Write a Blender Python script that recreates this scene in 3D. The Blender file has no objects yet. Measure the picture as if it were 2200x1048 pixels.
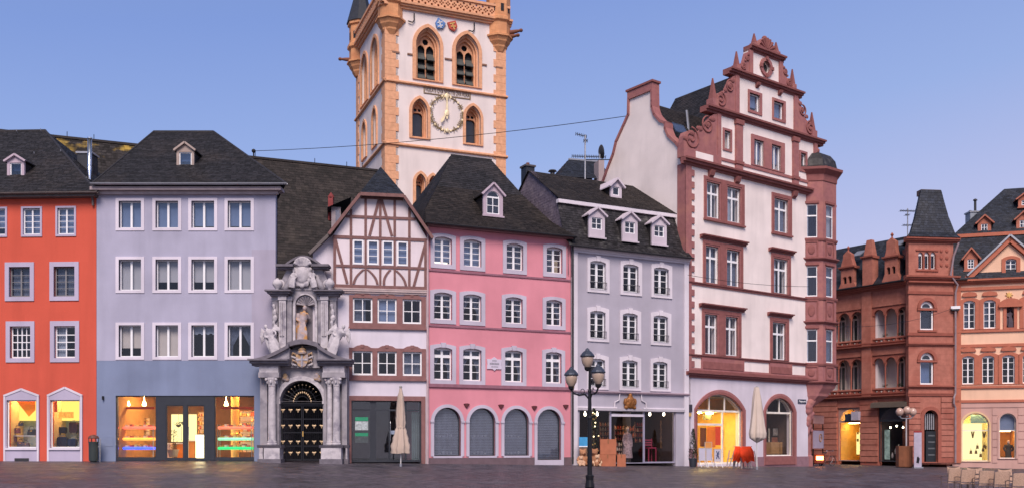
import bpy, math, random
from math import sin, cos, pi, sqrt, atan2, radians
from mathutils import Vector
from mathutils.geometry import tessellate_polygon
random.seed(7)
SC = bpy.context.scene
COL = SC.collection

# ------------------------------------------------------------------ camera
FPX, CX, HY, EYE = 2080.0, 1100.0, 955.0, 1.6      # focal length, principal x, horizon y (photo pixels), eye height
cam = bpy.data.cameras.new('camera'); camo = bpy.data.objects.new('camera', cam); COL.objects.link(camo)
camo.location = (0, 0, EYE); camo.rotation_euler = (pi/2, 0, 0)
cam.sensor_width = 36; cam.lens = 36*FPX/2200; cam.shift_y = (HY-524)/2200
cam.clip_start = 0.1; cam.clip_end = 6000
SC.camera = camo

# ------------------------------------------------------------------ sky, sun, exposure
world = bpy.data.worlds.new('World'); SC.world = world; world.use_nodes = True
wn, wl = world.node_tree.nodes, world.node_tree.links
wn.clear()
SUN_EL, SUN_AZ = 45.0, 180.0          # degrees; azimuth clockwise from +Y (the view direction)
SKY_STOPS = [(0.0, (4.0, 3.6, 5.0)), (1.0, (0.9, 1.4, 3.4)), (0.14, (3.7, 3.6, 5.3)), (0.28, (2.25, 2.95, 5.3)), (0.42, (1.5, 2.2, 4.8))]
sky = wn.new('ShaderNodeTexSky'); sky.sky_type = 'NISHITA'; sky.sun_disc = False
sky.sun_elevation = radians(SUN_EL); sky.sun_rotation = radians(SUN_AZ)
sky.air_density = 1.0; sky.dust_density = 0.4; sky.ozone_density = 3.0
bg = wn.new('ShaderNodeBackground'); bg.inputs['Strength'].default_value = 0.1
wo = wn.new('ShaderNodeOutputWorld')
# blue hour: the clear sky's own gradient, leaning to lavender towards the horizon all the way round
tcw = wn.new('ShaderNodeTexCoord'); sep = wn.new('ShaderNodeSeparateXYZ'); wl.new(tcw.outputs['Generated'], sep.inputs[0])
rampw = wn.new('ShaderNodeValToRGB'); tilt = wn.new('ShaderNodeMath'); tilt.operation = 'MULTIPLY_ADD'; tilt.inputs[1].default_value = -0.13       # paler towards the right, where the afterglow is
wl.new(sep.outputs['X'], tilt.inputs[0]); wl.new(sep.outputs['Z'], tilt.inputs[2]); wl.new(tilt.outputs[0], rampw.inputs[0])
el = rampw.color_ramp.elements
for e, (p, c) in zip([el[0], el[1], el.new(0.2), el.new(0.32), el.new(0.45)], SKY_STOPS): e.position = p; e.color = (*c, 1)
mxw = wn.new('ShaderNodeMix'); mxw.data_type = 'RGBA'; mxw.inputs[0].default_value = 0.82
wl.new(sky.outputs[0], mxw.inputs[6]); wl.new(rampw.outputs[0], mxw.inputs[7])
wl.new(mxw.outputs[2], bg.inputs[0]); wl.new(bg.outputs[0], wo.inputs[0])
sun = bpy.data.lights.new('sun', 'SUN'); sun.energy = 2.8; sun.angle = radians(30); sun.color = (1.0, 0.85, 0.77)
suno = bpy.data.objects.new('sun', sun); COL.objects.link(suno)
def aim_sun(el, az):
    d = Vector((sin(radians(az))*cos(radians(el)), cos(radians(az))*cos(radians(el)), sin(radians(el))))
    suno.rotation_euler = d.to_track_quat('Z', 'Y').to_euler()
aim_sun(SUN_EL, SUN_AZ)
SC.view_settings.view_transform = 'Standard'; SC.view_settings.look = 'None'
SC.view_settings.exposure = 0.6; SC.view_settings.gamma = 1.0; SC.view_settings.use_curve_mapping = False
SC.render.engine = 'CYCLES'; SC.cycles.use_denoising = True
SC.cycles.max_bounces = 8; SC.cycles.transparent_max_bounces = 16; SC.cycles.sample_clamp_indirect = 4.0

# ------------------------------------------------------------------ materials
MATS = {}
def rgb(h):
    """photo hex -> linear"""
    h = h.lstrip('#'); r = []
    for i in (0, 2, 4):
        c = int(h[i:i+2], 16)/255
        r.append(c/12.92 if c <= 0.04045 else ((c+0.055)/1.055)**2.4)
    return tuple(r)
def mat(name, col, rough=0.8, var=0.12, scale=3.0, bump=0.0, bscale=40.0, metal=0.0, col2=None, mix2=(0.5, 0.7), scale2=1.2,
        streak=0.0, spec=0.3, emit=0.0, emit_col=None, island=0.0, brick=None, coat=0.0):
    """Principled material: base colour with soft noise variation, optional second colour in patches, vertical streaks, bump"""
    if name in MATS: return MATS[name]
    m = bpy.data.materials.new(name); m.use_nodes = True; MATS[name] = m
    n, l = m.node_tree.nodes, m.node_tree.links; n.clear()
    out = n.new('ShaderNodeOutputMaterial'); p = n.new('ShaderNodeBsdfPrincipled'); l.new(p.outputs[0], out.inputs[0])
    p.inputs['Roughness'].default_value = rough; p.inputs['Metallic'].default_value = metal
    p.inputs['Specular IOR Level'].default_value = spec
    if coat: p.inputs['Coat Weight'].default_value = coat
    geo = n.new('ShaderNodeNewGeometry')
    def noise(s, detail=4.0, vec=None):
        t = n.new('ShaderNodeTexNoise'); t.inputs['Scale'].default_value = s; t.inputs['Detail'].default_value = detail
        l.new(vec if vec else geo.outputs['Position'], t.inputs['Vector']); return t.outputs['Fac']
    def ramp(fac, a, b):
        r = n.new('ShaderNodeMapRange'); r.inputs[1].default_value = a; r.inputs[2].default_value = b; r.clamp = True
        l.new(fac, r.inputs[0]); return r.outputs[0]
    def mixc(fac, a, b):
        x = n.new('ShaderNodeMix'); x.data_type = 'RGBA'
        for k, v in ((0, fac), (6, a), (7, b)):
            if hasattr(v, 'links'): l.new(v, x.inputs[k])
            elif k == 0: x.inputs[0].default_value = v
            else: x.inputs[k].default_value = (*v, 1)
        return x.outputs[2]
    c = mixc(ramp(noise(scale), 0.3, 0.7), tuple(x*(1-var) for x in col), tuple(min(1, x*(1+var)) for x in col))
    if col2: c = mixc(ramp(noise(scale2, 6), *mix2), c, col2)
    if island:       # each slate its own shade
        hv = n.new('ShaderNodeMapRange'); hv.inputs[3].default_value = 1-island; hv.inputs[4].default_value = 1+island; l.new(geo.outputs['Random Per Island'], hv.inputs[0])
        x = n.new('ShaderNodeMix'); x.data_type = 'RGBA'; x.blend_type = 'MULTIPLY'; x.inputs[0].default_value = 1
        l.new(c, x.inputs[6]); l.new(hv.outputs[0], x.inputs[7]); c = x.outputs[2]
    if brick:
        b = n.new('ShaderNodeTexBrick'); tc = n.new('ShaderNodeTexCoord'); mp = n.new('ShaderNodeMapping')
        mp.inputs['Rotation'].default_value = (radians(-90), 0, 0) if brick.get('wall', True) else (0, 0, 0)
        l.new(tc.outputs['Object'], mp.inputs[0]); l.new(mp.outputs[0], b.inputs['Vector'])
        b.inputs['Scale'].default_value = 1; b.inputs['Brick Width'].default_value = brick['w']; b.inputs['Row Height'].default_value = brick['h']
        b.inputs['Mortar Size'].default_value = brick.get('m', 0.01); b.inputs['Color1'].default_value = (1, 1, 1, 1)
        b.inputs['Color2'].default_value = (brick.get('v', 0.85),)*3+(1,); b.inputs['Mortar'].default_value = (brick.get('j', 0.7),)*3+(1,)
        x = n.new('ShaderNodeMix'); x.data_type = 'RGBA'; x.blend_type = 'MULTIPLY'; x.inputs[0].default_value = 1
        l.new(c, x.inputs[6]); l.new(b.outputs['Color'], x.inputs[7]); c = x.outputs[2]
    if streak:
        mp = n.new('ShaderNodeMapping'); mp.inputs['Scale'].default_value = (1.1, 1.1, 0.14); l.new(geo.outputs['Position'], mp.inputs[0])
        f = ramp(noise(1.6, 5, mp.outputs[0]), 0.45, 0.8)
        mm = n.new('ShaderNodeMath'); mm.operation = 'MULTIPLY'; mm.inputs[1].default_value = streak; l.new(f, mm.inputs[0])
        c = mixc(mm.outputs[0], c, tuple(x*0.55 for x in col))
    l.new(c, p.inputs['Base Color'])
    if bump:
        bn = n.new('ShaderNodeBump'); bn.inputs['Strength'].default_value = bump; bn.inputs['Distance'].default_value = 0.02
        l.new(noise(bscale, 5), bn.inputs['Height']); l.new(bn.outputs[0], p.inputs['Normal'])
    if emit:
        if emit_col: p.inputs['Emission Color'].default_value = (*emit_col, 1)
        else: l.new(c, p.inputs['Emission Color'])
        p.inputs['Emission Strength'].default_value = emit
    return m
def glass(name, tint=(0.75, 0.8, 0.85), refl=1.0, rough=0.0):
    if name in MATS: return MATS[name]
    m = bpy.data.materials.new(name); m.use_nodes = True; MATS[name] = m
    n, l = m.node_tree.nodes, m.node_tree.links; n.clear()
    out = n.new('ShaderNodeOutputMaterial'); mx = n.new('ShaderNodeMixShader'); tr = n.new('ShaderNodeBsdfTransparent'); gl = n.new('ShaderNodeBsdfGlossy')
    lw = n.new('ShaderNodeLayerWeight'); lw.inputs['Blend'].default_value = 0.5
    pw5 = n.new('ShaderNodeMath'); pw5.operation = 'POWER'; pw5.inputs[1].default_value = 4.0; l.new(lw.outputs['Facing'], pw5.inputs[0])
    fr = n.new('ShaderNodeMath'); fr.operation = 'MULTIPLY_ADD'; fr.inputs[1].default_value = 0.5; fr.inputs[2].default_value = 0.04; l.new(pw5.outputs[0], fr.inputs[0])
    mu = n.new('ShaderNodeMath'); mu.operation = 'MULTIPLY'; mu.inputs[1].default_value = refl; mu.use_clamp = True
    nz = n.new('ShaderNodeTexNoise'); nz.inputs['Scale'].default_value = 1.3; bp = n.new('ShaderNodeBump'); bp.inputs['Strength'].default_value = 0.04
    g = n.new('ShaderNodeNewGeometry'); l.new(g.outputs['Position'], nz.inputs['Vector']); l.new(nz.outputs['Fac'], bp.inputs['Height']); l.new(bp.outputs[0], gl.inputs['Normal'])
    tr.inputs[0].default_value = (*tint, 1); gl.inputs['Roughness'].default_value = rough
    l.new(fr.outputs[0], mu.inputs[0]); l.new(mu.outputs[0], mx.inputs[0]); l.new(tr.outputs[0], mx.inputs[1]); l.new(gl.outputs[0], mx.inputs[2]); l.new(mx.outputs[0], out.inputs[0])
    return m
def lit(name, col, strength):
    """a surface that gives off light: lamps and backlit panels"""
    if name in MATS: return MATS[name]
    m = bpy.data.materials.new(name); m.use_nodes = True; MATS[name] = m
    n, l = m.node_tree.nodes, m.node_tree.links; n.clear()
    out = n.new('ShaderNodeOutputMaterial'); e = n.new('ShaderNodeEmission'); e.inputs[0].default_value = (*col, 1); e.inputs[1].default_value = strength
    l.new(e.outputs[0], out.inputs[0]); return m

# ------------------------------------------------------------------ mesh builder
class MB:
    def __init__(s): s.v = []; s.f = []
    def add(s, vs, fs):
        o = len(s.v); s.v += [tuple(x) for x in vs]; s.f += [tuple(i+o for i in f) for f in fs]; return s
    def box(s, x0, x1, y0, y1, z0, z1):
        return s.add([(x0,y0,z0),(x1,y0,z0),(x1,y1,z0),(x0,y1,z0),(x0,y0,z1),(x1,y0,z1),(x1,y1,z1),(x0,y1,z1)],
                     [(0,3,2,1),(4,5,6,7),(0,1,5,4),(1,2,6,5),(2,3,7,6),(3,0,4,7)])
    def quad(s, a, b, c, d): return s.add([a, b, c, d], [(0, 1, 2, 3)])
    def plate(s, outer, holes=(), y0=0.0, y1=0.3):
        """polygon in the x-z plane with holes, front face at y0, back at y1"""
        loops = [list(outer)]+[list(h) for h in holes]
        flat = [p for lp in loops for p in lp]
        tris = tessellate_polygon([[Vector((p[0], p[1], 0)) for p in lp] for lp in loops])
        n = len(flat); o = len(s.v)
        s.v += [(p[0], y0, p[1]) for p in flat]+[(p[0], y1, p[1]) for p in flat]
        for t in tris:
            a, b, c = t
            ar = (flat[b][0]-flat[a][0])*(flat[c][1]-flat[a][1])-(flat[c][0]-flat[a][0])*(flat[b][1]-flat[a][1])
            if ar < 0: b, c = c, b
            s.f.append((o+a, o+b, o+c)); s.f.append((o+n+a, o+n+c, o+n+b))
        k = 0
        for lp in loops:
            m = len(lp)
            ar = sum(lp[i][0]*lp[(i+1) % m][1]-lp[(i+1) % m][0]*lp[i][1] for i in range(m))
            for i in range(m):
                j = (i+1) % m
                q = (o+k+i, o+k+j, o+n+k+j, o+n+k+i)
                hole = lp is not loops[0]
                s.f.append(q[::-1] if (ar > 0) != hole else q)
            k += m
        return s
    def tube(s, pts, r, n=8, cap=True, flat=1.0):
        pts = [Vector(p) for p in pts]; rs = r if isinstance(r, (list, tuple)) else [r]*len(pts)
        o = len(s.v); prev = None
        for i, p in enumerate(pts):
            d = (pts[min(i+1, len(pts)-1)]-pts[max(i-1, 0)]).normalized()
            up = prev if prev is not None else (Vector((0, 1, 0)) if abs(d.y) < 0.9 else Vector((1, 0, 0)))
            a = d.cross(up)
            if a.length < 1e-6: a = d.cross(Vector((1, 0, 0.3)))
            a.normalize(); b = a.cross(d).normalized(); prev = b
            for k in range(n):
                t = 2*pi*k/n; q = p+a*(cos(t)*rs[i])+b*(sin(t)*rs[i]*flat); s.v.append(tuple(q))
        for i in range(len(pts)-1):
            for k in range(n):
                s.f.append((o+i*n+k, o+i*n+(k+1) % n, o+(i+1)*n+(k+1) % n, o+(i+1)*n+k))
        if cap:
            s.f.append(tuple(o+k for k in range(n))[::-1]); s.f.append(tuple(o+(len(pts)-1)*n+k for k in range(n)))
        return s
    def lathe(s, prof, cx=0, cy=0, n=16, a0=0.0, a1=2*pi, sx=1.0, sy=1.0):
        """prof: list of (r, z) bottom to top"""
        o = len(s.v); full = abs(a1-a0-2*pi) < 1e-6; m = n if full else n+1
        for r, z in prof:
            for k in range(m):
                t = a0+(a1-a0)*k/n; s.v.append((cx+cos(t)*r*sx, cy+sin(t)*r*sy, z))
        for i in range(len(prof)-1):
            for k in range(n):
                k2 = (k+1) % m
                s.f.append((o+i*m+k, o+i*m+k2, o+(i+1)*m+k2, o+(i+1)*m+k))
        if full:
            s.f.append(tuple(o+k for k in range(m))[::-1]); s.f.append(tuple(o+(len(prof)-1)*m+k for k in range(m)))
        return s
    def ell(s, c, r, n=10, m=7):
        """ellipsoid"""
        prof = [(sin(pi*i/m), -cos(pi*i/m)) for i in range(m+1)]
        o = len(s.v)
        for pr, pz in prof:
            for k in range(n):
                t = 2*pi*k/n; s.v.append((c[0]+cos(t)*pr*r[0], c[1]+sin(t)*pr*r[1], c[2]+pz*r[2]))
        for i in range(m):
            for k in range(n): s.f.append((o+i*n+k, o+i*n+(k+1) % n, o+(i+1)*n+(k+1) % n, o+(i+1)*n+k))
        return s
    def prof_u(s, prof, u0, u1):
        """extrude a (y,z) profile polyline (closed) along x from u0 to u1; profile counter-clockwise seen from +x"""
        n = len(prof); o = len(s.v)
        s.v += [(u0, y, z) for y, z in prof]+[(u1, y, z) for y, z in prof]
        for i in range(n): s.f.append((o+i, o+(i+1) % n, o+n+(i+1) % n, o+n+i))
        s.f.append(tuple(o+i for i in range(n))[::-1]); s.f.append(tuple(o+n+i for i in range(n))); return s
    def beam(s, p, q, w, y0, y1):
        """straight bar in the x-z plane from p to q, width w"""
        dx, dz = q[0]-p[0], q[1]-p[1]; L = sqrt(dx*dx+dz*dz) or 1; nx, nz = -dz/L*w/2, dx/L*w/2
        return s.plate([(p[0]-nx, p[1]-nz), (q[0]-nx, q[1]-nz), (q[0]+nx, q[1]+nz), (p[0]+nx, p[1]+nz)], (), y0, y1)
    def build(s, name, material, parent=None, smooth=False, label=None, kind=None):
        me = bpy.data.meshes.new(name); me.from_pydata(s.v, [], s.f); me.materials.append(material)
        if smooth: me.shade_smooth()
        return link(name, me, parent, label, kind)
def link(name, me, parent=None, label=None, kind=None):
    o = bpy.data.objects.new(name, me); COL.objects.link(o); o.parent = parent
    if label: o['label'] = label
    if kind: o['kind'] = kind
    return o
def thing(name, label, cat, loc, rz=0.0, group=None):
    o = bpy.data.objects.new(name, None); COL.objects.link(o); o.location = loc; o.rotation_euler = (0, 0, rz); o.empty_display_size = 0.2
    o['label'] = label; o['category'] = cat
    if group: o['group'] = group
    return o
def tag(o, label, cat, group=None):
    o['label'] = label; o['category'] = cat
    if group: o['group'] = group
    return o
def smooth_by(o, ang=35):
    o.data.shade_smooth() 
    return o

# ------------------------------------------------------------------ photo pixel -> place
def ground_z(x, y):
    d = min(max(y, -60), 47.0)
    return 0.82+0.033*(d-46.2)-0.019*(x+12) if x > -12 else 0.82+0.033*(d-46.2)
def at(px, py, d): return Vector(((px-CX)/FPX*d, d, EYE+(HY-py)/FPX*d))
class Fac:
    """a facade plane through two pixel columns at given depths; local x along it, y into the building, z up from zb"""
    def __init__(s, p0, d0, p1, d1, zb):
        s.a = Vector(((p0-CX)/FPX*d0, d0)); s.b = Vector(((p1-CX)/FPX*d1, d1)); s.t = (s.b-s.a).normalized(); s.L = (s.b-s.a).length
        s.n = Vector((-s.t.y, s.t.x)); s.zb = zb; s.rz = atan2(s.t.y, s.t.x)
    def empty(s, name, label, cat): return thing(name, label, cat, (s.a.x, s.a.y, s.zb), s.rz)
    def uz(s, px, py, v=0.0):
        k = (px-CX)/FPX                        # ray (k,1)*d = a + t*u + n*v
        ax, ay = s.a.x+s.n.x*v, s.a.y+s.n.y*v
        u = (k*ay-ax)/(s.t.x-k*s.t.y); d = ay+s.t.y*u
        return u, EYE+(HY-py)/FPX*d-s.zb
    def u(s, px, v=0.0): return s.uz(px, 0, v)[0]
    def z(s, px, py, v=0.0): return s.uz(px, py, v)[1]
    def rect(s, x0, x1, y0, y1, v=0.0):
        """pixel box -> (u0,u1,z0,z1)"""
        xm, ym = (x0+x1)/2, (y0+y1)/2
        return s.u(x0, v), s.u(x1, v), s.z(xm, y1, v), s.z(xm, y0, v)
    def row(s, boxes, v=0.0):
        """pixel boxes of one storey -> boxes with a common sill and head"""
        r = [s.rect(*b, v) for b in boxes]; a = sum(q[2] for q in r)/len(r); b = sum(q[3] for q in r)/len(r)
        return [(q[0], q[1], a, b) for q in r]
    def world(s, u, v, z): p = s.a+s.t*u+s.n*v; return Vector((p.x, p.y, s.zb+z))
def R(r): return [(r[0], r[2]), (r[1], r[2]), (r[1], r[3]), (r[0], r[3])]
def grow(r, a, b=None, c=None, d=None):
    b = a if b is None else b; c = a if c is None else c; d = a if d is None else d
    return (r[0]-a, r[1]+b, r[2]-c, r[3]+d)
def arch(u0, u1, z0, zs, rise=None, n=14, pointed=False):
    """outline of an arched opening: sill z0, spring zs; counter-clockwise"""
    w = (u1-u0)/2; c = (u0+u1)/2; rise = w if rise is None else rise
    pts = [(u0, z0), (u1, z0)]
    if pointed:
        rad = (w*w+rise*rise)/(2*w)
        a = math.acos((rad-w)/rad) if rad > w else pi/2
        pts += [(u1-rad+rad*cos(a*i/(n//2)), zs+rad*sin(a*i/(n//2))) for i in range(n//2+1)]
        pts += [(u0+rad-rad*cos(a*(1-i/(n//2))), zs+rad*sin(a*(1-i/(n//2)))) for i in range(1, n//2+1)]
    else:
        rad = (w*w+rise*rise)/(2*rise); a = math.asin(min(1, w/rad)); a = a if rise <= w else pi-a; zc = zs+rise-rad
        pts += [(c+rad*sin(a*(1-2*i/n)), zc+rad*cos(a*(1-2*i/n))) for i in range(n+1)]
    out = []
    for p in pts:
        if not out or abs(p[0]-out[-1][0])+abs(p[1]-out[-1][1]) > 1e-4: out.append(p)
    return out
# ------------------------------------------------------------------ the materials of the place
def plaster(name, hexc, **k):
    a = dict(rough=0.9, var=0.1, scale=0.55, bump=0.35, bscale=30, streak=0.3, spec=0.15); a.update(k)
    return mat(name, rgb(hexc), **a)
def stone(name, hexc, **k):
    a = dict(rough=0.85, var=0.12, scale=4, bump=0.5, bscale=25, streak=0.2, spec=0.2); a.update(k)
    return mat(name, rgb(hexc), **a)
M_WHITE = mat('white_window_paint', (0.78, 0.78, 0.8), rough=0.5, var=0.03, scale=6)
M_WHITEST = plaster('white_stone_trim', '#d2cbd6')
M_DARKROOM = mat('unlit_room', (0.022, 0.022, 0.028), rough=0.9)  # near-black backdrop colour stands in for the shade inside unlit rooms
M_GLASS = glass('window_glass', (0.86, 0.9, 0.95), 1.7)
M_GLASSB = glass('reflecting_window_glass', (0.86, 0.9, 0.95), 3.0)
M_SHOPGLASS = glass('shop_glass', (0.95, 0.95, 0.95), 0.45)
M_BLIND = mat('pale_blind', rgb('#a8a4a6'), rough=0.9, var=0.03)
M_BLINDB = mat('bluish_blind', rgb('#6f7d99'), rough=0.9, var=0.05)
M_BLINDC = mat('cream_blind', rgb('#bfb2a8'), rough=0.9, var=0.03)
M_CURT = mat('net_curtain', rgb('#5c6272'), rough=0.95, var=0.25, scale=9)
M_CURTW = mat('white_curtain', rgb('#9a9faa'), rough=0.95, var=0.15, scale=9)
M_SLATE = mat('slate', (0.016, 0.015, 0.018), rough=0.6, island=0.5, var=0.45, scale=7, col2=(0.028, 0.023, 0.023), scale2=0.5, spec=0.4)
M_SLATEBR = mat('brown_slate', (0.019, 0.015, 0.014), rough=0.65, island=0.5, var=0.4, scale=7, col2=(0.034, 0.027, 0.023), scale2=0.5, spec=0.3)
M_SLATEBL = mat('blue_slate', (0.016, 0.020, 0.031), rough=0.6, island=0.5, var=0.35, scale=7, col2=(0.028, 0.031, 0.039), scale2=0.6, spec=0.4)
M_SLATELI = mat('weathered_slate', (0.023, 0.021, 0.023), rough=0.6, island=0.5, var=0.45, scale=7, col2=(0.073, 0.070, 0.067), mix2=(0.56, 0.68), scale2=1.6, spec=0.3)
M_MOSS = mat('mossy_slate', (0.025, 0.022, 0.022), rough=0.75, island=0.5, var=0.4, scale=6, col2=(0.3, 0.2, 0.04), mix2=(0.5, 0.62), scale2=0.7, spec=0.2)
M_HUNG = mat('pale_hung_slate', rgb('#6f6572'), rough=0.7, var=0.35, scale=9, col2=rgb('#8d8189'), scale2=2, spec=0.3)
M_ZINC = mat('zinc', (0.33, 0.34, 0.37), rough=0.45, metal=0.6, var=0.1)
M_STEEL = mat('steel_pipe', (0.7, 0.72, 0.75), rough=0.25, metal=1.0, var=0.05)
M_LEAD = mat('dark_metal', (0.05, 0.05, 0.055), rough=0.5, metal=0.4, var=0.1)
M_IRON = mat('wrought_iron', (0.02, 0.02, 0.024), rough=0.45, metal=0.5, var=0.1)
M_GOLD = mat('gilding', (0.85, 0.52, 0.16), rough=0.35, metal=0.7, var=0.1)
M_ANTHR = mat('anthracite_frame', (0.032, 0.036, 0.046), rough=0.45, var=0.08)
M_GUTTER = mat('brown_gutter', (0.12, 0.1, 0.095), rough=0.6, var=0.15)
# ------------------------------------------------------------------ pieces shared by the houses
WR = random.Random(21)
def panes(fr, P, cells, y=0.16, gm=None):
    for (a, b, c, d) in cells:
        j = [y+WR.uniform(-0.005, 0.005) for _ in range(4)]      # old panes never sit quite flat
        MB().add([(a, j[0], c), (b, j[1], c), (b, j[2], d), (a, j[3], d)], [(0, 1, 2, 3)]).build('pane', gm or M_GLASS, P)
def window(P, op, cols=2, rows=(1,), depth=0.14, fw=0.06, mul=0.07, bar=0.03, surround=None, sm=None, sproud=0.05, sill=None, sillm=None,
           back='dark', gm=None, frame_mat=None, transom=None, arch_rise=0, keystone=False, split_bar=True, lbl=None):
    """a casement in the opening op=(u0,u1,z0,z1): window > pane, surround, sill, curtain.
    cols: panes across; rows: relative heights bottom to top; surround=(l,r,b,t) widths; transom: row index under a thick bar"""
    u0, u1, z0, z1 = op; fm = frame_mat or M_WHITE
    outer = R(op) if not arch_rise else arch(u0, u1, z0, z1-arch_rise, arch_rise, n=10)
    iu0, iu1, iz0, iz1 = u0+fw, u1-fw, z0+fw*1.3, z1-fw
    H = iz1-iz0; tot = sum(rows)
    zs = [iz0]
    for r in rows: zs.append(zs[-1]+H*r/tot)
    us = [iu0+(iu1-iu0)*i/cols for i in range(cols+1)]
    cells = []
    for i in range(cols):
        for j in range(len(rows)):
            a = us[i]+(0 if i == 0 else ((mul if (cols % 2 == 0 and i == cols//2) else bar)/2))
            b = us[i+1]-(0 if i == cols-1 else ((mul if (cols % 2 == 0 and i+1 == cols//2) else bar)/2))
            tb = lambda k: (mul*1.3 if k == transom else bar)/2
            c = zs[j]+(0 if j == 0 else tb(j)); d = zs[j+1]-(0 if j == len(rows)-1 else tb(j+1))
            if arch_rise and j == len(rows)-1: d -= arch_rise*0.75
            cells.append((a, b, c, d))
    w = MB().plate(outer, [R(c) for c in cells], depth, depth+0.06).build('window', fm, P, label=lbl)
    panes(w, w, cells, depth+0.025, gm)
    if surround:
        l, r, b, t = surround
        o = grow(op, l, r, b, t)
        if arch_rise:
            op2 = arch(o[0], o[1], o[2], o[3]-arch_rise*0.9, arch_rise*0.9, n=10)
        else: op2 = R(o)
        MB().plate(op2, [outer], -sproud, 0.10).build('surround', sm, w)
        if keystone:
            c = (u0+u1)/2; k = 0.09
            MB().plate([(c-k, z1-0.02), (c+k, z1-0.02), (c+k*1.5, o[3]+0.06), (c-k*1.5, o[3]+0.06)], (), -sproud-0.04, 0.02).build('keystone', sm, w)
    if sill: MB().box(u0-sill, u1+sill, -0.13, depth, z0-0.09, z0-0.003).build('sill', sillm or sm or fm, w)
    yb = depth+0.16
    if back in ('blind', 'blindb', 'blindc', 'curtw', 'curt'):
        m = {'blind': M_BLIND, 'blindb': M_BLINDB, 'blindc': M_BLINDC, 'curtw': M_CURTW, 'curt': M_CURT}[back]
        if 'curt' in back and WR.random() < 0.35:      # drawn half aside
            k = WR.uniform(0.35, 0.7); pleat(u0, u0+(u1-u0)*k, z0, z1, yb, 0.02).build('curtain', m, w)
        else:
            zl = z0+(z1-z0)*(WR.choice((0, 0, 0.12, 0.3)) if 'blind' in back else 0)
            pleat(u0, u1, zl, z1, yb, 0.02 if 'curt' in back else 0.0).build('curtain' if 'curt' in back else 'blind', m, w)
    elif back == 'drape':     # two curtains gathered to the sides
        for sgn in (0, 1):
            drape(u0, u1, z0, z1, yb, sgn).build('curtain', M_CURT, w)
    elif back == 'valance':
        n = 14; top = z1; pts = [(u0, top), (u0, top-0.28*(z1-z0))]
        for i in range(1, n+1): pts.append((u0+(u1-u0)*i/n, top-(0.2+0.08*abs(sin(pi*i/3.5)))*(z1-z0)))
        pts.append((u1, top))
        MB().plate(pts[::-1], (), yb, yb+0.01).build('curtain', M_CURTW, w)
    elif back == 'halfcurt':
        pleat(u0, u0+(u1-u0)*0.42, z0, z1, yb, 0.02).build('curtain', M_CURTW, w)
    return w
def pleat(u0, u1, z0, z1, y, amp):
    m = MB(); n = max(2, int((u1-u0)/0.03)) if amp else 1
    for i in range(n+1):
        u = u0+(u1-u0)*i/n; yy = y+(amp*sin(i*1.9) if amp else 0); m.v += [(u, yy, z0), (u, yy, z1)]
    for i in range(n): m.f.append((2*i, 2*i+2, 2*i+3, 2*i+1))
    return m
def drape(u0, u1, z0, z1, y, right):
    m = MB(); n, k = 9, 8; c = (u0+u1)/2; H = z1-z0
    for j in range(k+1):
        f = j/k; z = z1-H*f
        wd = (u1-u0)/2*(1.0 if f < 0.15 else 1.0-0.75*min(1, (f-0.15)/0.5)) if f < 0.65 else (u1-u0)/2*(0.25+0.12*(f-0.65))
        for i in range(n+1):
            u = (u0+wd*i/n) if not right else (u1-wd*i/n); m.v.append((u, y+0.02*sin(i*2.1), z))
    for j in range(k):
        for i in range(n): m.f.append((j*(n+1)+i, j*(n+1)+i+1, (j+1)*(n+1)+i+1, (j+1)*(n+1)+i))
    return m
def slates(P, bl, br, tr, tl, m, course=0.17, wid=0.24, name='slates', lift=0.018, jit=1.0, base=True):
    """a roof face as overlapping slates between bottom-left, bottom-right, top-right, top-left"""
    bl, br, tr, tl = map(Vector, (bl, br, tr, tl)); mb = MB()
    ax = (br-bl); ax = ax.normalized() if ax.length > 1e-4 else (tr-tl).normalized()
    nrm = ax.cross((tl+tr)/2-(bl+br)/2).normalized()
    H = ((tl-bl)-ax*((tl-bl).dot(ax))).length; rows = max(1, int(round(H/course)))
    rnd = random.Random(int(abs(bl.x*37+bl.z*91+tl.z*13)*100))
    for r in range(rows):
        t0, t1 = r/rows, min(1.0, (r+1.25)/rows)
        Lb, Rb, Lt, Rt = bl.lerp(tl, t0), br.lerp(tr, t0), bl.lerp(tl, t1), br.lerp(tr, t1)
        s0 = (Lb-bl).dot(ax); w0 = (Rb-Lb).length; st = (Lt-bl).dot(ax); wt = (Rt-Lt).length
        ob = Lb-ax*s0; ot = Lt-ax*st
        x = s0-rnd.random()*wid
        lo, hi = min(s0, st), max(s0+w0, st+wt)
        x = lo-rnd.random()*wid
        while x < hi:
            x2 = x+wid*(0.8+0.4*rnd.random())
            c = lambda q, a, b: min(max(q, a), b)
            b0, b1 = c(x+0.006, s0, s0+w0), c(x2-0.006, s0, s0+w0); u0, u1 = c(x+0.006, st, st+wt), c(x2-0.006, st, st+wt)
            x = x2
            if b1-b0 < 0.01 and u1-u0 < 0.01: continue
            e = nrm*(lift*(1+0.5*jit*(rnd.random()-0.5))); e2 = nrm*(lift*(1+0.8*jit*(rnd.random()-0.5))); dz = (tl-bl).normalized()*(0.02*jit*(rnd.random()-0.5))
            A, B, C, D = ob+ax*b0+e+dz, ob+ax*b1+e2+dz, ot+ax*u1+nrm*0.002, ot+ax*u0+nrm*0.002
            k = len(mb.v); mb.v += [tuple(A), tuple(B), tuple(C), tuple(D), tuple(A-e), tuple(B-e2)]
            mb.f += [(k, k+1, k+2, k+3), (k+4, k+5, k+1, k)]
    o = mb.build(name, m, P, kind='stuff')
    return o
def roof_face(P, bl, br, tr, tl, m, **k):
    """roof plane (underlay) > slates"""
    mb = MB(); mb.quad(bl, br, tr, tl); o = mb.build('roof', m, P); slates(o, bl, br, tr, tl, m, **k); return o
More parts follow.
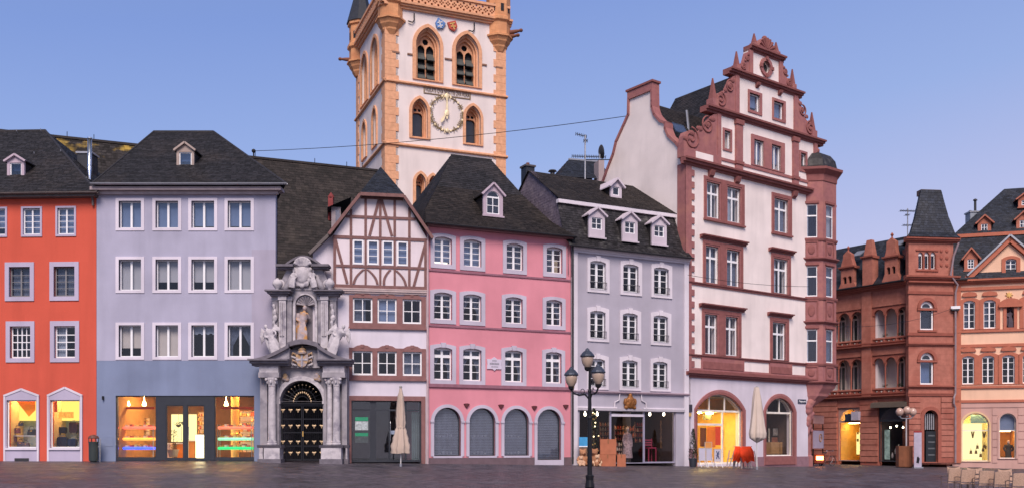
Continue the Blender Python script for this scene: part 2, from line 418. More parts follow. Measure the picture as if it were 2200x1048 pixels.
def hip_roof(P, u0, u1, v0, v1, ze, zr, r0, r1, vr, m, back=0.0, **k):
    """hipped roof: eave rectangle, ridge from r0 to r1 at depth vr"""
    roof_face(P, (u0, v0, ze), (u1, v0, ze), (r1, vr, zr), (r0, vr, zr), m, **k)
    roof_face(P, (u1, v0, ze), (u1+back, v1, ze), (r1, vr, zr), (r1, vr, zr), m, **k)
    roof_face(P, (u0, v1, ze), (u0, v0, ze), (r0, vr, zr), (r0, vr, zr), m, **k)
    MB().quad((u1+back, v1, ze), (u0, v1, ze), (r0, vr, zr), (r1, vr, zr)).build('roof', m, P)
    mb = MB()
    for a, b in (((r0, vr, zr), (r1, vr, zr)), ((u0, v0, ze), (r0, vr, zr)), ((u1, v0, ze), (r1, vr, zr))): mb.tube([a, b], 0.06, 6)
    mb.build('ridge_capping', m, P)
def gutter(P, u0, u1, y, z, r=0.08, m=None):
    mb = MB(); n = 8; o = 0
    prof = [(y+r*cos(pi+pi*i/n), z+r*sin(pi+pi*i/n)) for i in range(n+1)]+[(y+(r-0.015)*cos(2*pi-pi*i/n), z+(r-0.015)*sin(2*pi-pi*i/n)) for i in range(n+1)]
    mb.prof_u(prof, u0, u1); return mb.build('gutter', m or M_ZINC, P)
def cornice(P, u0, u1, z, m, steps=((0.05, 0.1), (0.12, 0.08), (0.2, 0.08)), name='cornice', y=0.05):
    """stepped moulding starting at z and going up, each step (projection, height)"""
    prof = [(y, z)]
    zz = z
    for i, (p, h) in enumerate(steps):
        prof += [(-p, zz), (-p-0.015, zz+h)]; zz += h
    prof += [(y, zz)]
    return MB().prof_u(prof[::-1], u0, u1).build(name, m, P)
def band(P, u0, u1, z0, z1, m, proud=0.05, name='string_course'): return MB().box(u0, u1, -proud, 0.03, z0, z1).build(name, m, P)
def shell(P, W, D, H, m, holes=(), front=None, th=0.3, skirt=0.6, interior=True):
    """house body: front wall with openings, side walls, back wall and a dark interior behind the panes"""
    outer = front or [(0, -skirt), (W, -skirt), (W, H), (0, H)]
    w = MB().plate(outer, holes, 0.0, th).build('wall', m, P)
    MB().box(0, th, th, D, -skirt, H).build('side_wall', m, P); MB().box(W-th, W, th, D, -skirt, H).build('side_wall', m, P)
    MB().box(0, W, D, D+th, -skirt, H).build('back_wall', m, P)
    if interior:
        MB().box(th, W-th, 1.6, 1.65, 0, H).build('interior_wall', M_DARKROOM, P)
    return w
def dormer(P, c, w, z0, z1, zp, y0, y1, m_front, m_roof, win, cols=2, rows=(1, 1), over=0.12, archw=0, back='dark', gm=None, m_side=None):
    """gabled dormer: front at y0, running back to y1. dormer > front, side, roof, window > pane"""
    hw = w/2
    fr = MB().plate([(c-hw, z0), (c+hw, z0), (c+hw, z1), (c, zp), (c-hw, z1)], [R(win) if not archw else arch(win[0], win[1], win[2], win[3]-archw, archw, 10)], y0, y0+0.12).build('dormer', m_front, P)
    for sgn in (-1, 1): MB().box(c+sgn*(hw-0.03)-0.03, c+sgn*(hw-0.03)+0.03, y0+0.12, y1, z0, z1).build('dormer_cheek', m_side or m_roof, fr)
    mb = MB(); e = over; sl = (zp-z1)/hw
    for sgn in (-1, 1):
        a = (c, y0-e, zp+0.05); b = (c+sgn*(hw+e), y0-e, z1-e*sl+0.05); a2 = (c, y1, zp+0.05); b2 = (c+sgn*(hw+e), y1, z1-e*sl+0.05); t = 0.06
        vs = [a, b, b2, a2]; mb.add(vs+[(x, y, z-t) for x, y, z in vs], [(0, 1, 2, 3), (7, 6, 5, 4), (0, 4, 5, 1), (1, 5, 6, 2), (2, 6, 7, 3), (3, 7, 4, 0)])
    mb.build('dormer_roof', m_roof, fr)
    mb = MB()      # raking trim on the front
    for sgn in (-1, 1): mb.beam((c, zp), (c+sgn*(hw+e*0.9), z1-e*0.9*sl), 0.09, y0-e-0.02, y0)
    mb.build('dormer_trim', m_front, fr)
    MB().box(c-hw-0.06, c+hw+0.06, y0-0.07, y0, z0-0.06, z0+0.02).build('dormer_sill', m_front, fr)
    u0, u1, a, b = win; fw = 0.05
    outer = R(win) if not archw else arch(u0, u1, a, b-archw, archw, 10)
    us = [u0+fw+(u1-u0-2*fw)*i/cols for i in range(cols+1)]; tot = sum(rows); zs = [a+fw]
    top = b-fw-(archw if archw else 0)
    for r in rows: zs.append(zs[-1]+(top-a-fw)*r/tot)
    cells = [R((us[i]+(0.02 if i else 0), us[i+1]-(0.02 if i < cols-1 else 0), zs[j]+(0.015 if j else 0), zs[j+1]-(0.015 if j < len(rows)-1 else 0))) for i in range(cols) for j in range(len(rows))]
    if archw: cells.append(arch(u0+fw, u1-fw, b-archw+0.03, b-archw+0.05, archw-fw-0.03, 10))
    MB().plate(outer, cells, y0+0.05, y0+0.1).build('dormer_window', M_WHITE, fr)
    for cl in cells: MB().plate(cl, (), y0+0.07, y0+0.08).build('pane', gm or M_GLASS, fr)
    MB().box(c-hw+0.06, c+hw-0.06, y0+0.35, y0+0.37, z0, z1).build('dormer_blind', {'blindb': M_BLINDB, 'blind': M_BLIND}.get(back, M_DARKROOM), fr)  # a blind where set; otherwise a dark sheet painted for the unlit inside
    return fr
def blob(parts, name, m, P, vox=0.03, label=None):
    """several rounded solids grown together into one continuous surface"""
    o = parts.build(name, m, P, label=label); r = o.modifiers.new('remesh', 'REMESH'); r.mode = 'VOXEL'; r.voxel_size = vox; r.use_smooth_shade = True
    return o
def spiral(c, r0, r1, turns, a0, y, n=26, sgn=1):
    return [(c[0]+(r0+(r1-r0)*i/n)*cos(a0+sgn*2*pi*turns*i/n), y, c[1]+(r0+(r1-r0)*i/n)*sin(a0+sgn*2*pi*turns*i/n)) for i in range(n+1)]
# ------------------------------------------------------------------ the square
def cobble_mat():
    m = bpy.data.materials.new('cobbles'); m.use_nodes = True; n, l = m.node_tree.nodes, m.node_tree.links; n.clear()
    out = n.new('ShaderNodeOutputMaterial'); p = n.new('ShaderNodeBsdfPrincipled'); l.new(p.outputs[0], out.inputs[0])
    g = n.new('ShaderNodeNewGeometry')
    b = n.new('ShaderNodeTexBrick'); b.inputs['Scale'].default_value = 1; b.inputs['Brick Width'].default_value = 0.24; b.inputs['Row Height'].default_value = 0.17
    b.inputs['Mortar Size'].default_value = 0.012; b.inputs['Mortar Smooth'].default_value = 0.4
    b.inputs['Color1'].default_value = (0.036, 0.032, 0.043, 1); b.inputs['Color2'].default_value = (0.115, 0.095, 0.115, 1); b.inputs['Mortar'].default_value = (0.025, 0.022, 0.026, 1)
    nz = n.new('ShaderNodeTexNoise'); nz.inputs['Scale'].default_value = 0.9; nz.inputs['Detail'].default_value = 6
    wp = n.new('ShaderNodeVectorMath'); wp.operation = 'MULTIPLY_ADD'; wp.inputs[1].default_value = (0.25,)*3
    n2 = n.new('ShaderNodeTexNoise'); n2.inputs['Scale'].default_value = 0.6; l.new(g.outputs['Position'], n2.inputs['Vector'])
    l.new(n2.outputs['Color'], wp.inputs[0]); l.new(g.outputs['Position'], wp.inputs[2]); l.new(wp.outputs[0], b.inputs['Vector'])
    l.new(g.outputs['Position'], nz.inputs['Vector'])
    mx = n.new('ShaderNodeMix'); mx.data_type = 'RGBA'; mx.blend_type = 'MULTIPLY'; mx.inputs[0].default_value = 0.8
    cr = n.new('ShaderNodeMapRange'); cr.inputs[1].default_value = 0.3; cr.inputs[2].default_value = 0.7; cr.inputs[3].default_value = 0.3; cr.inputs[4].default_value = 1.45
    l.new(nz.outputs['Fac'], cr.inputs[0]); l.new(b.outputs['Color'], mx.inputs[6]); l.new(cr.outputs[0], mx.inputs[7]); l.new(mx.outputs[2], p.inputs['Base Color'])
    # damp patches vary the gloss; each stone is slightly domed and tilted
    rr = n.new('ShaderNodeMapRange'); rr.inputs[1].default_value = 0.35; rr.inputs[2].default_value = 0.65; rr.inputs[3].default_value = 0.36; rr.inputs[4].default_value = 0.65
    l.new(nz.outputs['Fac'], rr.inputs[0]); l.new(rr.outputs[0], p.inputs['Roughness']); p.inputs['Specular IOR Level'].default_value = 0.4
    v = n.new('ShaderNodeTexNoise'); v.inputs['Scale'].default_value = 5.5; v.inputs['Detail'].default_value = 3; l.new(g.outputs['Position'], v.inputs['Vector'])
    ad = n.new('ShaderNodeMath'); ad.operation = 'MULTIPLY_ADD'; ad.inputs[1].default_value = -0.6; l.new(b.outputs['Fac'], ad.inputs[0]); l.new(v.outputs['Fac'], ad.inputs[2])
    v2 = n.new('ShaderNodeTexNoise'); v2.inputs['Scale'].default_value = 1.7; v2.inputs['Detail'].default_value = 2; l.new(g.outputs['Position'], v2.inputs['Vector'])
    ad2 = n.new('ShaderNodeMath'); ad2.operation = 'MULTIPLY_ADD'; ad2.inputs[1].default_value = 2.2; l.new(v2.outputs['Fac'], ad2.inputs[0]); l.new(ad.outputs[0], ad2.inputs[2]); ad = ad2
    bp = n.new('ShaderNodeBump'); bp.inputs['Strength'].default_value = 0.6; bp.inputs['Distance'].default_value = 0.025; l.new(ad.outputs[0], bp.inputs['Height']); l.new(bp.outputs[0], p.inputs['Normal'])
    return m
mb = MB()
xs = [-900, -300, -90, -60, -45, -30, -20, -12, -6, 0, 6, 12, 18, 24, 30, 36, 42, 60, 90, 300, 900]; ys = [-300, -60, -20, 0, 15, 25, 35, 45, 47, 60, 90, 300, 1500]
def gz(x, y): return ground_z(min(max(x, -45), 45), y)
for y in ys:
    for x in xs: mb.v.append((x, y, gz(x, y)))
nx = len(xs)
for j in range(len(ys)-1):
    for i in range(nx-1): mb.f.append((j*nx+i, j*nx+i+1, (j+1)*nx+i+1, (j+1)*nx+i))
mb.build('market_square', cobble_mat(), kind='structure')
# granite drainage strip along the houses
M_STRIP = stone('paving_strip', '#6b5c66', rough=0.5)
# ------------------------------------------------------------------ orange corner house (left edge)
def room(P, u0, u1, z0, z1, y0, y1, mwall, mfloor=None, mceil=None, mback=None):
    """shop interior: floor, ceiling, side walls, back wall"""
    MB().quad((u0, y0, z0), (u1, y0, z0), (u1, y1, z0), (u0, y1, z0)).build('shop_floor', mfloor or mwall, P)
    MB().quad((u0, y1, z1), (u1, y1, z1), (u1, y0, z1), (u0, y0, z1)).build('shop_ceiling', mceil or mwall, P)
    MB().quad((u0, y0, z0), (u0, y1, z0), (u0, y1, z1), (u0, y0, z1)).build('shop_side_wall', mwall, P)
    MB().quad((u1, y1, z0), (u1, y0, z0), (u1, y0, z1), (u1, y1, z1)).build('shop_side_wall', mwall, P)
    MB().quad((u0, y1, z0), (u1, y1, z0), (u1, y1, z1), (u0, y1, z1)).build('shop_back_wall', mback or mwall, P)
M_WARM = lit('warm_shop_lamp', (1.0, 0.68, 0.25), 25.20)
M_WARM2 = lit('soft_warm_lamp', (1.0, 0.55, 0.16), 45.0)
M_YELLOWPANEL = lit('backlit_yellow_panel', (1.0, 0.72, 0.14), 1.0)
M_CREAMPANEL = lit('backlit_cream_panel', (1.0, 0.84, 0.36), 1.1)
M_SHOPWALL = mat('shop_wall', (0.55, 0.42, 0.25), rough=0.8, var=0.1)
M_SHOPFLOOR = mat('shop_floor', (0.25, 0.2, 0.16), rough=0.5, var=0.15)
F = Fac(-110, 46.6, 207, 46.25, 0.80)
P = F.empty('orange_house', 'orange plastered house with slate hip roof and pointed shop windows at the left edge', 'house')
W, H = F.L, F.z(100, 419)
m_or = plaster('orange_plaster', '#c85a48', var=0.05)
m_os = plaster('lavender_stone_frame', '#b3abc0', var=0.06)
r1 = F.row([(-27, 12, 450, 505), (50, 87, 449, 505), (124, 160, 446, 503)])
r2 = F.row([(-74, -30, 574, 638), (20, 65, 574, 638), (116, 161, 571, 635)])
r3 = F.row([(-74, -30, 702, 770), (22, 66, 701, 769), (117, 162, 698, 767)])
sh = F.row([(15.5, 79, 859, 961), (109, 172, 858, 961)])
shell(P, W, 9, H, m_or, [R(q) for q in r1+r2+r3+sh])
for q in r1: window(P, q, 2, (1, 1, 1, 1), depth=0.07, fw=0.05, bar=0.02, surround=(0.09, 0.09, 0.1, 0.09), sm=m_os, back='blindb', gm=M_GLASSB)
for i, q in enumerate(r2): window(P, q, 2, (1, 1, 1, 1), surround=(0.2, 0.2, 0.2, 0.22), sm=m_os, bar=0.025, back='curt', gm=M_GLASS, frame_mat=mat('grey_window_paint', (0.2, 0.2, 0.21), rough=0.6))
for i, q in enumerate(r3): window(P, q, 4 if i < 2 else 2, (1, 1, 1, 1), surround=(0.2, 0.2, 0.2, 0.24), sm=m_os, bar=0.04, mul=0.05, back='curtw' if i == 2 else 'dark')
# pointed shop windows
for k, (q, ap) in enumerate(zip(sh, (834, 831))):
    c = (q[0]+q[1])/2; zs = q[3]; zp = F.z(46, ap); o = 0.14
    fr = MB().plate([(q[0]-o, -0.3), (q[1]+o, -0.3), (q[1]+o, zs+0.22), (c, zp), (q[0]-o, zs+0.22)], [R(q)], -0.06, 0.1).build('window', m_os, P)
    MB().beam((q[0]-o, zs+0.2), (c, zp-0.03), 0.1, -0.09, -0.055).beam((q[1]+o, zs+0.2), (c, zp-0.03), 0.1, -0.09, -0.055).box(q[0]-o, q[0]-o+0.09, -0.09, -0.055, -0.2, zs+0.2).box(q[1]+o-0.09, q[1]+o, -0.09, -0.055, -0.2, zs+0.2).build('surround', M_WHITEST, fr)
    MB().box(q[0]-0.05, q[1]+0.05, -0.13, 0.08, q[2]-0.1, q[2]-0.002).build('sill', M_WHITEST, fr)
    MB().plate(R(q), [R(grow(q, -0.05))], 0.06, 0.12).build('window_frame', M_WHITE, fr)
    MB().plate(R(grow(q, -0.05)), (), 0.085, 0.095).build('pane', M_SHOPGLASS, fr)
    room(P, q[0]-0.05, q[1]+0.05, q[2]-0.02, q[3]+0.15, 0.31, 1.5, M_SHOPWALL, M_SHOPFLOOR, mat('cream_ceiling', (0.7, 0.6, 0.4)), mat('shop_back_grey', rgb('#8ea0ac'), rough=0.8))
    MB().box(q[0]+0.1, q[1]-0.1, 0.5, 1.1, q[3]+0.09, q[3]+0.12).build('shop_lamp', lit('orange_shop_lamp', (1.0, 0.6, 0.2), 16.20), P)
    zm = q[2]+(q[3]-q[2])*0.58
    MB().box(q[0]-0.04, q[1]+0.04, 1.1, 1.14, zm, q[3]+0.14).build('backlit_panel', M_YELLOWPANEL, P)
MB().box(sh[0][0]+0.4, sh[0][1]-0.35, -0.075, 0, 0.02, 0.17).build('cellar_grille', M_LEAD, P)
# roof
ze = H-0.02; zr = F.z(60, 281, 5.2); vr = 5.2
ov = 0.45
ru1 = F.u(97, vr)
hip_roof(P, -6, W+0.25, -ov, 10.5, ze, zr, -2, ru1, vr, M_SLATE)
MB().box(-0.1, W+0.1, -ov+0.05, 0.02, ze-0.16, ze-0.04).build('eaves_board', M_GUTTER, P)
gutter(P, -3, W+0.3, -ov-0.05, ze+0.02, 0.09, M_GUTTER)
MB().tube([(W-0.12, -0.25, ze-0.05), (W-0.12, -0.12, ze-0.3), (W-0.12, -0.1, ze-0.55)], 0.055).build('downpipe', M_GUTTER, P)
v = 1.0; q = F.rect(21, 46, 350, 386, v); c = (q[0]+q[1])/2
dormer(P, c, q[1]-q[0]+0.28, q[2]-0.14, q[3]+0.12, F.z(33, 333, v), v, v+3.2, plaster('dormer_white', '#b9a8b4'), M_SLATE, q, 1, (1,), back='blindb')
for (px, py) in ((78, 335), (135, 330), (92, 285), (40, 287)):
    t = (py-281)/(419-281); vv = vr*(1-t)-ov*t; u = F.u(px, vv); z = F.z(px, py, vv)
    MB().tube([(u, vv-0.05, z-0.05), (u, vv-0.2, z+0.05), (u, vv-0.22, z+0.14)], 0.02, 6).build('roof_hook', M_ZINC, P)
# steel flue and slated chimney between the two roofs
z0 = F.zb
pa, pb = at(194, 388, 48.0), at(192, 296, 48.0)
s = thing('steel_flue', 'polished steel flue pipe rising between the orange and the grey house roofs', 'flue', (pa.x, pa.y, pa.z-1.5))
MB().tube([(0, 0, 0), (0, 0, 1.45), (-0.03, 0, 1.6), (-0.03, 0, pb.z-pa.z+1.5)], 0.105, 14).build('pipe', M_STEEL, s, smooth=True)
for r, a, b in ((0.115, 2.2, 2.26), (0.125, pb.z-pa.z+1.44, pb.z-pa.z+1.5)): MB().lathe([(r, a), (r, b)], -0.03).build('collar', M_STEEL, s)
pa, pb = at(179, 395, 50.5), at(179, 328, 50.5)
s = thing('slated_chimney', 'dark slate clad chimney behind the steel flue pipe', 'chimney', (pa.x, pa.y, pa.z-2))
MB().box(-0.32, 0.42, 0, 0.8, 0, pb.z-pa.z+1.95).build('stack', M_SLATEBL, s); MB().box(-0.38, 0.48, -0.05, 0.85, pb.z-pa.z+1.95, pb.z-pa.z+2.05).build('cap', M_ZINC, s)
# litter bin
p = at(201, 989, 45.6); g = ground_z(p.x, p.y)
s = thing('litter_bin', 'dark green litter bin with rounded hood against the orange house wall', 'bin', (p.x, p.y, g))
m_bin = mat('bin_green', (0.035, 0.045, 0.045), rough=0.45)
MB().lathe([(0.2, 0.05), (0.21, 0.06), (0.22, 0.9), (0.235, 0.91), (0.235, 0.96)], n=20).build('body', m_bin, s, smooth=False)
MB().lathe([(0.24, 1.1), (0.245, 1.14), (0.2, 1.22), (0.08, 1.28), (0.0, 1.29)], n=20).build('hood', mat('bin_hood', (0.12, 0.05, 0.04), rough=0.5), s)
for a in range(4): MB().box(-0.02, 0.02, -0.235, -0.215, 0.93, 1.14).build('hood_post', m_bin, s).rotation_euler = (0, 0, a*pi/2+pi/4)
MB().lathe([(0.15, 0), (0.15, 0.06)], n=16).build('foot', m_bin, s)
MB().tube([(0.3, 0, 0), (0.3, 0, 1.1)], 0.025, 8).box(0.2, 0.3, -0.02, 0.02, 0.7, 0.74).build('mounting_post', M_ZINC, s)
# goods in the pointed windows: things of their own
def place(F, px, py, v): u, z = F.uz(px, py, v); return F.world(u, v, z), F.rz
def suitcase(F, px0, px1, py0, py1, v, col, lbl):
    u0, u1, z0, z1 = F.rect(px0, px1, py0, py1, v); w, h = u1-u0, z1-z0; p = F.world((u0+u1)/2, v, z0)
    s = thing('suitcase', lbl, 'suitcase', p, F.rz, 'suitcases in the shop window')
    m = mat('case_'+col, rgb(col), rough=0.4, var=0.1)
    k = w*0.12; mb = MB().plate([(-w/2+k, 0.03), (w/2-k, 0.03), (w/2, 0.03+k), (w/2, h*0.86-k), (w/2-k, h*0.86), (-w/2+k, h*0.86), (-w/2, h*0.86-k), (-w/2, 0.03+k)], (), 0, 0.22); mb.build('shell', m, s)
    for i in range(4): MB().box(-w*0.36+i*w*0.2, -w*0.30+i*w*0.2, -0.012, 0.01, h*0.1, h*0.78).build('rib', m, s)
    MB().tube([(-w*0.15, 0.1, h*0.85), (-w*0.15, 0.1, h), (w*0.15, 0.1, h), (w*0.15, 0.1, h*0.85)], 0.012, 6).build('handle', M_ZINC, s)
    for i in (-1, 1): MB().tube([(i*w*0.35-0.02, 0.1, 0.025), (i*w*0.35+0.02, 0.1, 0.025)], 0.028, 8).build('wheel', M_LEAD, s)
suitcase(F, 122, 143, 934, 959, 0.6, '#20283c', 'larger dark blue suitcase at the bottom of the right pointed window')
suitcase(F, 145, 162, 939, 959, 0.55, '#1c2a44', 'smaller dark blue suitcase at the bottom of the right pointed window')
suitcase(F, 125, 140, 914, 931, 0.85, '#1a2030', 'small black trolley case on the shelf of the right pointed window')
suitcase(F, 148, 165, 902, 930, 0.85, '#33232c', 'brown black suitcase hung high in the right pointed window')
def handbag(F, px0, px1, py0, py1, v, col, lbl):
    u0, u1, z0, z1 = F.rect(px0, px1, py0, py1, v); w, h = u1-u0, z1-z0; p = F.world((u0+u1)/2, v, z0)
    s = thing('handbag', lbl, 'handbag', p, F.rz, 'handbags in the shop window')
    m = mat('bag_'+col, rgb(col), rough=0.6, var=0.3, scale=15)
    MB().plate([(-w/2, 0), (w/2, 0), (w*0.42, h*0.62), (-w*0.42, h*0.62)], (), 0, 0.12).build('body', m, s)
    MB().tube([(-w*0.28, 0.06, h*0.6), (-w*0.24, 0.06, h*0.88), (0, 0.06, h), (w*0.24, 0.06, h*0.88), (w*0.28, 0.06, h*0.6)], 0.014, 6).build('strap', m, s)
    MB().box(-w*0.1, w*0.1, -0.015, 0, h*0.42, h*0.5).build('clasp', M_GOLD, s)
for (a, b, c, d, col, l) in ((58, 76, 914, 934, '#2a3038', 'black handbag on the bracket shelf of the left pointed window'), (30, 42, 912, 930, '#6a4650', 'rose patterned handbag on the left of the left pointed window'),
        (36, 50, 941, 959, '#4c4a58', 'grey patterned handbag standing lowest in the left pointed window'), (48, 62, 945, 959, '#5d5560', 'pale patterned handbag standing lowest right in the left pointed window'),
        (40, 47, 904, 914, '#334', 'tiny dark purse hung high in the left pointed window') if False else (39, 49, 903, 914, '#303848', 'tiny dark purse hung high in the left pointed window'), (24, 34, 930, 948, '#7a5a68', 'pink purse at the lower left of the left pointed window')):
    handbag(F, a, b, c, d, 0.7, col, l)
u0, u1, z0, z1 = F.rect(20, 76, 934, 936, 0.7)
tag(MB().box(u0, u1, 0, 0.3, 0, 0.03).build('glass_shelf', M_CREAMPANEL if False else mat('shelf_white', (0.6, 0.62, 0.65), rough=0.3), None), 'thin pale shelf carrying handbags in the left pointed window', 'shelf').location = F.world(0, 0.62, z0)
bpy.data.objects['glass_shelf'].rotation_euler = (0, 0, F.rz)
pts = [F.uz(x, y, 0.5) for x, y in ((36, 861), (76, 861), (76, 880), (62, 894))]
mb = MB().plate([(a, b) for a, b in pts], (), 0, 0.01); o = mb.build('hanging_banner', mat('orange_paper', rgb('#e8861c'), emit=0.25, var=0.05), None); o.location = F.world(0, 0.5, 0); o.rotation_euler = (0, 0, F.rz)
tag(o, 'orange triangular paper banner in the left pointed window', 'banner')
for (x0, x1, y0, y1, c, l) in ((110, 123, 860, 884, '#b0532c', 'red and lilac poster at the upper left of the right pointed window'), (126, 158, 884, 897, '#e0a040', 'yellow sale strip banner across the right pointed window')):
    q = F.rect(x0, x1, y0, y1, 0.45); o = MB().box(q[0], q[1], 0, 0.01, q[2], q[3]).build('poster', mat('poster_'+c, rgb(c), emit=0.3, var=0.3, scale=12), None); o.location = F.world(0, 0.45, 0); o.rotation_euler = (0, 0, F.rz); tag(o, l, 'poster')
# ------------------------------------------------------------------ lavender grey house with the anthracite shop front
F = Fac(207.5, 46.25, 592, 46.25, 0.82)
P = F.empty('grey_house', 'lavender grey house with hipped slate roof, twelve white framed windows and lit dark shop front', 'house')
W, H = F.L, F.z(400, 408)
m_up = plaster('lavender_grey_plaster', '#a6a4b7'); m_lo = plaster('slate_blue_plaster', '#7a859f')
xs = [(255.5, 303.5), (334.5, 383), (411.5, 460.5), (489.5, 539)]
rows = [F.row([(a, b, y0, y1) for a, b in xs]) for y0, y1 in ((432, 490), (557, 623), (698, 766))]
shop = F.rect(248.5, 546, 849, 989.5); shop = (shop[0], shop[1], 0.03, shop[3])
zs = F.z(400, 774)
hs = [R(q) for r in rows for q in r]
w = MB().plate([(0, zs), (W, zs), (W, H), (0, H)], hs, 0, 0.3).build('wall', m_up, P)
MB().plate([(0, -0.6), (shop[0], -0.6), (shop[0], shop[3]), (shop[1], shop[3]), (shop[1], -0.6), (W, -0.6), (W, zs-0.002), (0, zs-0.002)], (), 0.006, 0.3).build('lower_wall', m_lo, P)
BK = 0.27      # the right side wall runs back at a slant
MB().box(0, 0.3, 0.3, 10, -0.6, H).build('side_wall', m_up, P)
MB().add([(W-0.3, 0.3, -0.6), (W, 0.3, -0.6), (W-BK*10, 10, -0.6), (W-0.3-BK*10, 10, -0.6), (W-0.3, 0.3, H), (W, 0.3, H), (W-BK*10, 10, H), (W-0.3-BK*10, 10, H)], [(0, 3, 2, 1), (4, 5, 6, 7), (0, 1, 5, 4), (1, 2, 6, 5), (2, 3, 7, 6), (3, 0, 4, 7)]).build('side_wall', m_up, P)
MB().box(0, W-BK*10, 10, 10.3, -0.6, H).build('back_wall', m_up, P)
MB().box(0.3, W-0.3, 1.6, 1.65, shop[3]+0.6, H).build('interior_wall', M_DARKROOM, P)
pt = F.rect(541, 592, 536, 772); MB().box(pt[0], W+0.003, -0.012, 0.01, zs+0.05, pt[3]).build('plaster_patch', plaster('patch_plaster', '#a39dae'), P)
bk = [['blindb']*4, ['blind']*4, ['blindc', 'blindc', 'valance', 'drape']]
for r, bs in zip(rows, bk):
    for q, b in zip(r, bs): window(P, q, 2, (1,), fw=0.05, mul=0.1, surround=(0.15, 0.15, 0.13, 0.13), sm=M_WHITEST, sproud=0.035, depth=0.18, back=b, gm=M_GLASSB if b == 'blindb' else M_GLASS)
# shop front: dark portal with double door, glazed bays left and right
D0, D1 = F.u(334), F.u(460)
zt = shop[3]
sf = MB().plate(R((D0, D1, 0.03, zt)), [R((F.u(355.5), F.u(394), 0.1, F.z(400, 869))), R((F.u(401), F.u(439), 0.1, F.z(400, 869)))], 0.05, 0.14).build('shop_door_frame', M_ANTHR, P)
for a, b in ((355.5, 394), (401, 439)):
    u0, u1 = F.u(a), F.u(b); z1 = F.z(400, 869)
    dr = MB().plate(R((u0+0.003, u1-0.003, 0.1, z1-0.003)), [R((u0+0.05, u1-0.05, 0.17, z1-0.05))], 0.07, 0.13).build('shop_door', M_ANTHR, P)
    MB().plate(R((u0+0.05, u1-0.05, 0.17, z1-0.05)), (), 0.095, 0.105).build('pane', M_SHOPGLASS, dr)
    x = u1-0.1 if a < 380 else u0+0.1
    MB().tube([(x, 0.03, 1.0), (x, 0.0, 1.05), (x, 0.0, 1.6), (x, 0.03, 1.65)], 0.012, 6).build('handle', M_STEEL, dr)
for a, b in ((shop[0], D0), (D1, shop[1])):
    fr = MB().plate(R((a, b, 0.03, zt)), [R((a+0.04, b-0.02, 0.2, zt-0.05))], 0.08, 0.14).build('shop_window', M_ANTHR, P)
    MB().plate(R((a+0.04, b-0.02, 0.2, zt-0.05)), (), 0.1, 0.11).build('pane', M_SHOPGLASS, fr)
m_ora = mat('orange_shop_ceiling', (0.7, 0.33, 0.1), rough=0.7)
room(P, shop[0]+0.02, shop[1]-0.02, 0.06, zt+0.25, 0.31, 5.5, mat('ochre_shop_wall', (0.42, 0.26, 0.13), rough=0.8), mat('shop_tiles', (0.3, 0.2, 0.13), rough=0.3), m_ora, mat('dark_shop_wall', (0.16, 0.1, 0.07), rough=0.8))
for i in range(5):
    u = shop[0]+0.8+i*1.3; MB().box(u, u+0.7, 2.0, 2.5, zt+0.17, zt+0.2).build('ceiling_lamp', M_WARM2, P)
for u in (F.u(275, 1.5), F.u(310, 1.5), F.u(486, 1.5)): MB().lathe([(0.09, zt-0.42), (0.1, zt-0.36), (0.05, zt-0.2), (0.012, zt-0.18), (0.012, zt+0.2)], u, 1.5, 10).build('pendant_lamp', M_WARM, P)
for a, b in ((250, 333), (462, 545)):
    u0, u1, z0, z1 = F.rect(a+12, b-2, 873, 878, 1.2); MB().box(u0, u1, 1.2, 1.3, z0, z1).build('ceiling_rail', mat('red_rail', (0.5, 0.09, 0.03), rough=0.5), P)
# backlit cream wall panel seen through the doors, bright counter front
q = F.rect(368, 422, 889, 948, 5.3); MB().box(q[0], q[1], 5.3, 5.36, q[2], q[3]).build('backlit_panel', M_CREAMPANEL, P)
q = F.rect(421, 438, 932, 981, 1.0)
s = thing('lit_display_pillar', 'glowing white display pillar just inside the right shop door of the grey house', 'display', F.world((q[0]+q[1])/2, 1.0, 0.06), F.rz)
hw = (q[1]-q[0])/2; MB().box(-hw, hw, 0, 0.35, 0.05, q[3]-0.1).build('light_box', lit('white_light_box', (1.0, 0.88, 0.5), 6.0), s); MB().box(-hw-0.02, hw+0.02, -0.02, 0.37, q[3]-0.1, q[3]-0.07).build('top', M_WHITE, s); MB().box(-hw+0.02, hw-0.02, 0.02, 0.33, 0, 0.05).build('plinth', M_ANTHR, s)
# display racks: shelf trays with coloured light
def rack(F, px0, px1, v, trays, lbl):
    u0, u1 = F.u(px0, v), F.u(px1, v); w = u1-u0
    s = thing('display_rack', lbl, 'shelf', F.world(u0, v, 0.06), F.rz, 'lit display racks in the shop windows')
    zts = []
    for (py, col, st) in trays:
        z = F.z((px0+px1)/2, py, v)-0.06; zts.append(z)
        r = 0.09; n = 12
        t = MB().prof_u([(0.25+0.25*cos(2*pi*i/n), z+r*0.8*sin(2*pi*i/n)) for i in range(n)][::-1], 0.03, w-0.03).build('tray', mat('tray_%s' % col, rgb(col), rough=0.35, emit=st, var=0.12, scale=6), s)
        for k in range(7):
            uu = 0.12+(w-0.3)*k/6.5; hh = 0.06+0.05*random.random()
            MB().box(uu, uu+0.13, 0.1, 0.35, z+0.07, z+0.075+hh).build('boxed_goods', mat('goods_%d' % (k % 4), [(0.5, 0.3, 0.1), (0.6, 0.5, 0.4), (0.4, 0.1, 0.08), (0.55, 0.45, 0.2)][k % 4], rough=0.5), t)
    for x in (0.02, w-0.02):
        for y in (0.06, 0.44): MB().tube([(x, y, 0), (x, y, max(zts)+0.18)], 0.02, 6).build('upright', M_ZINC, s)
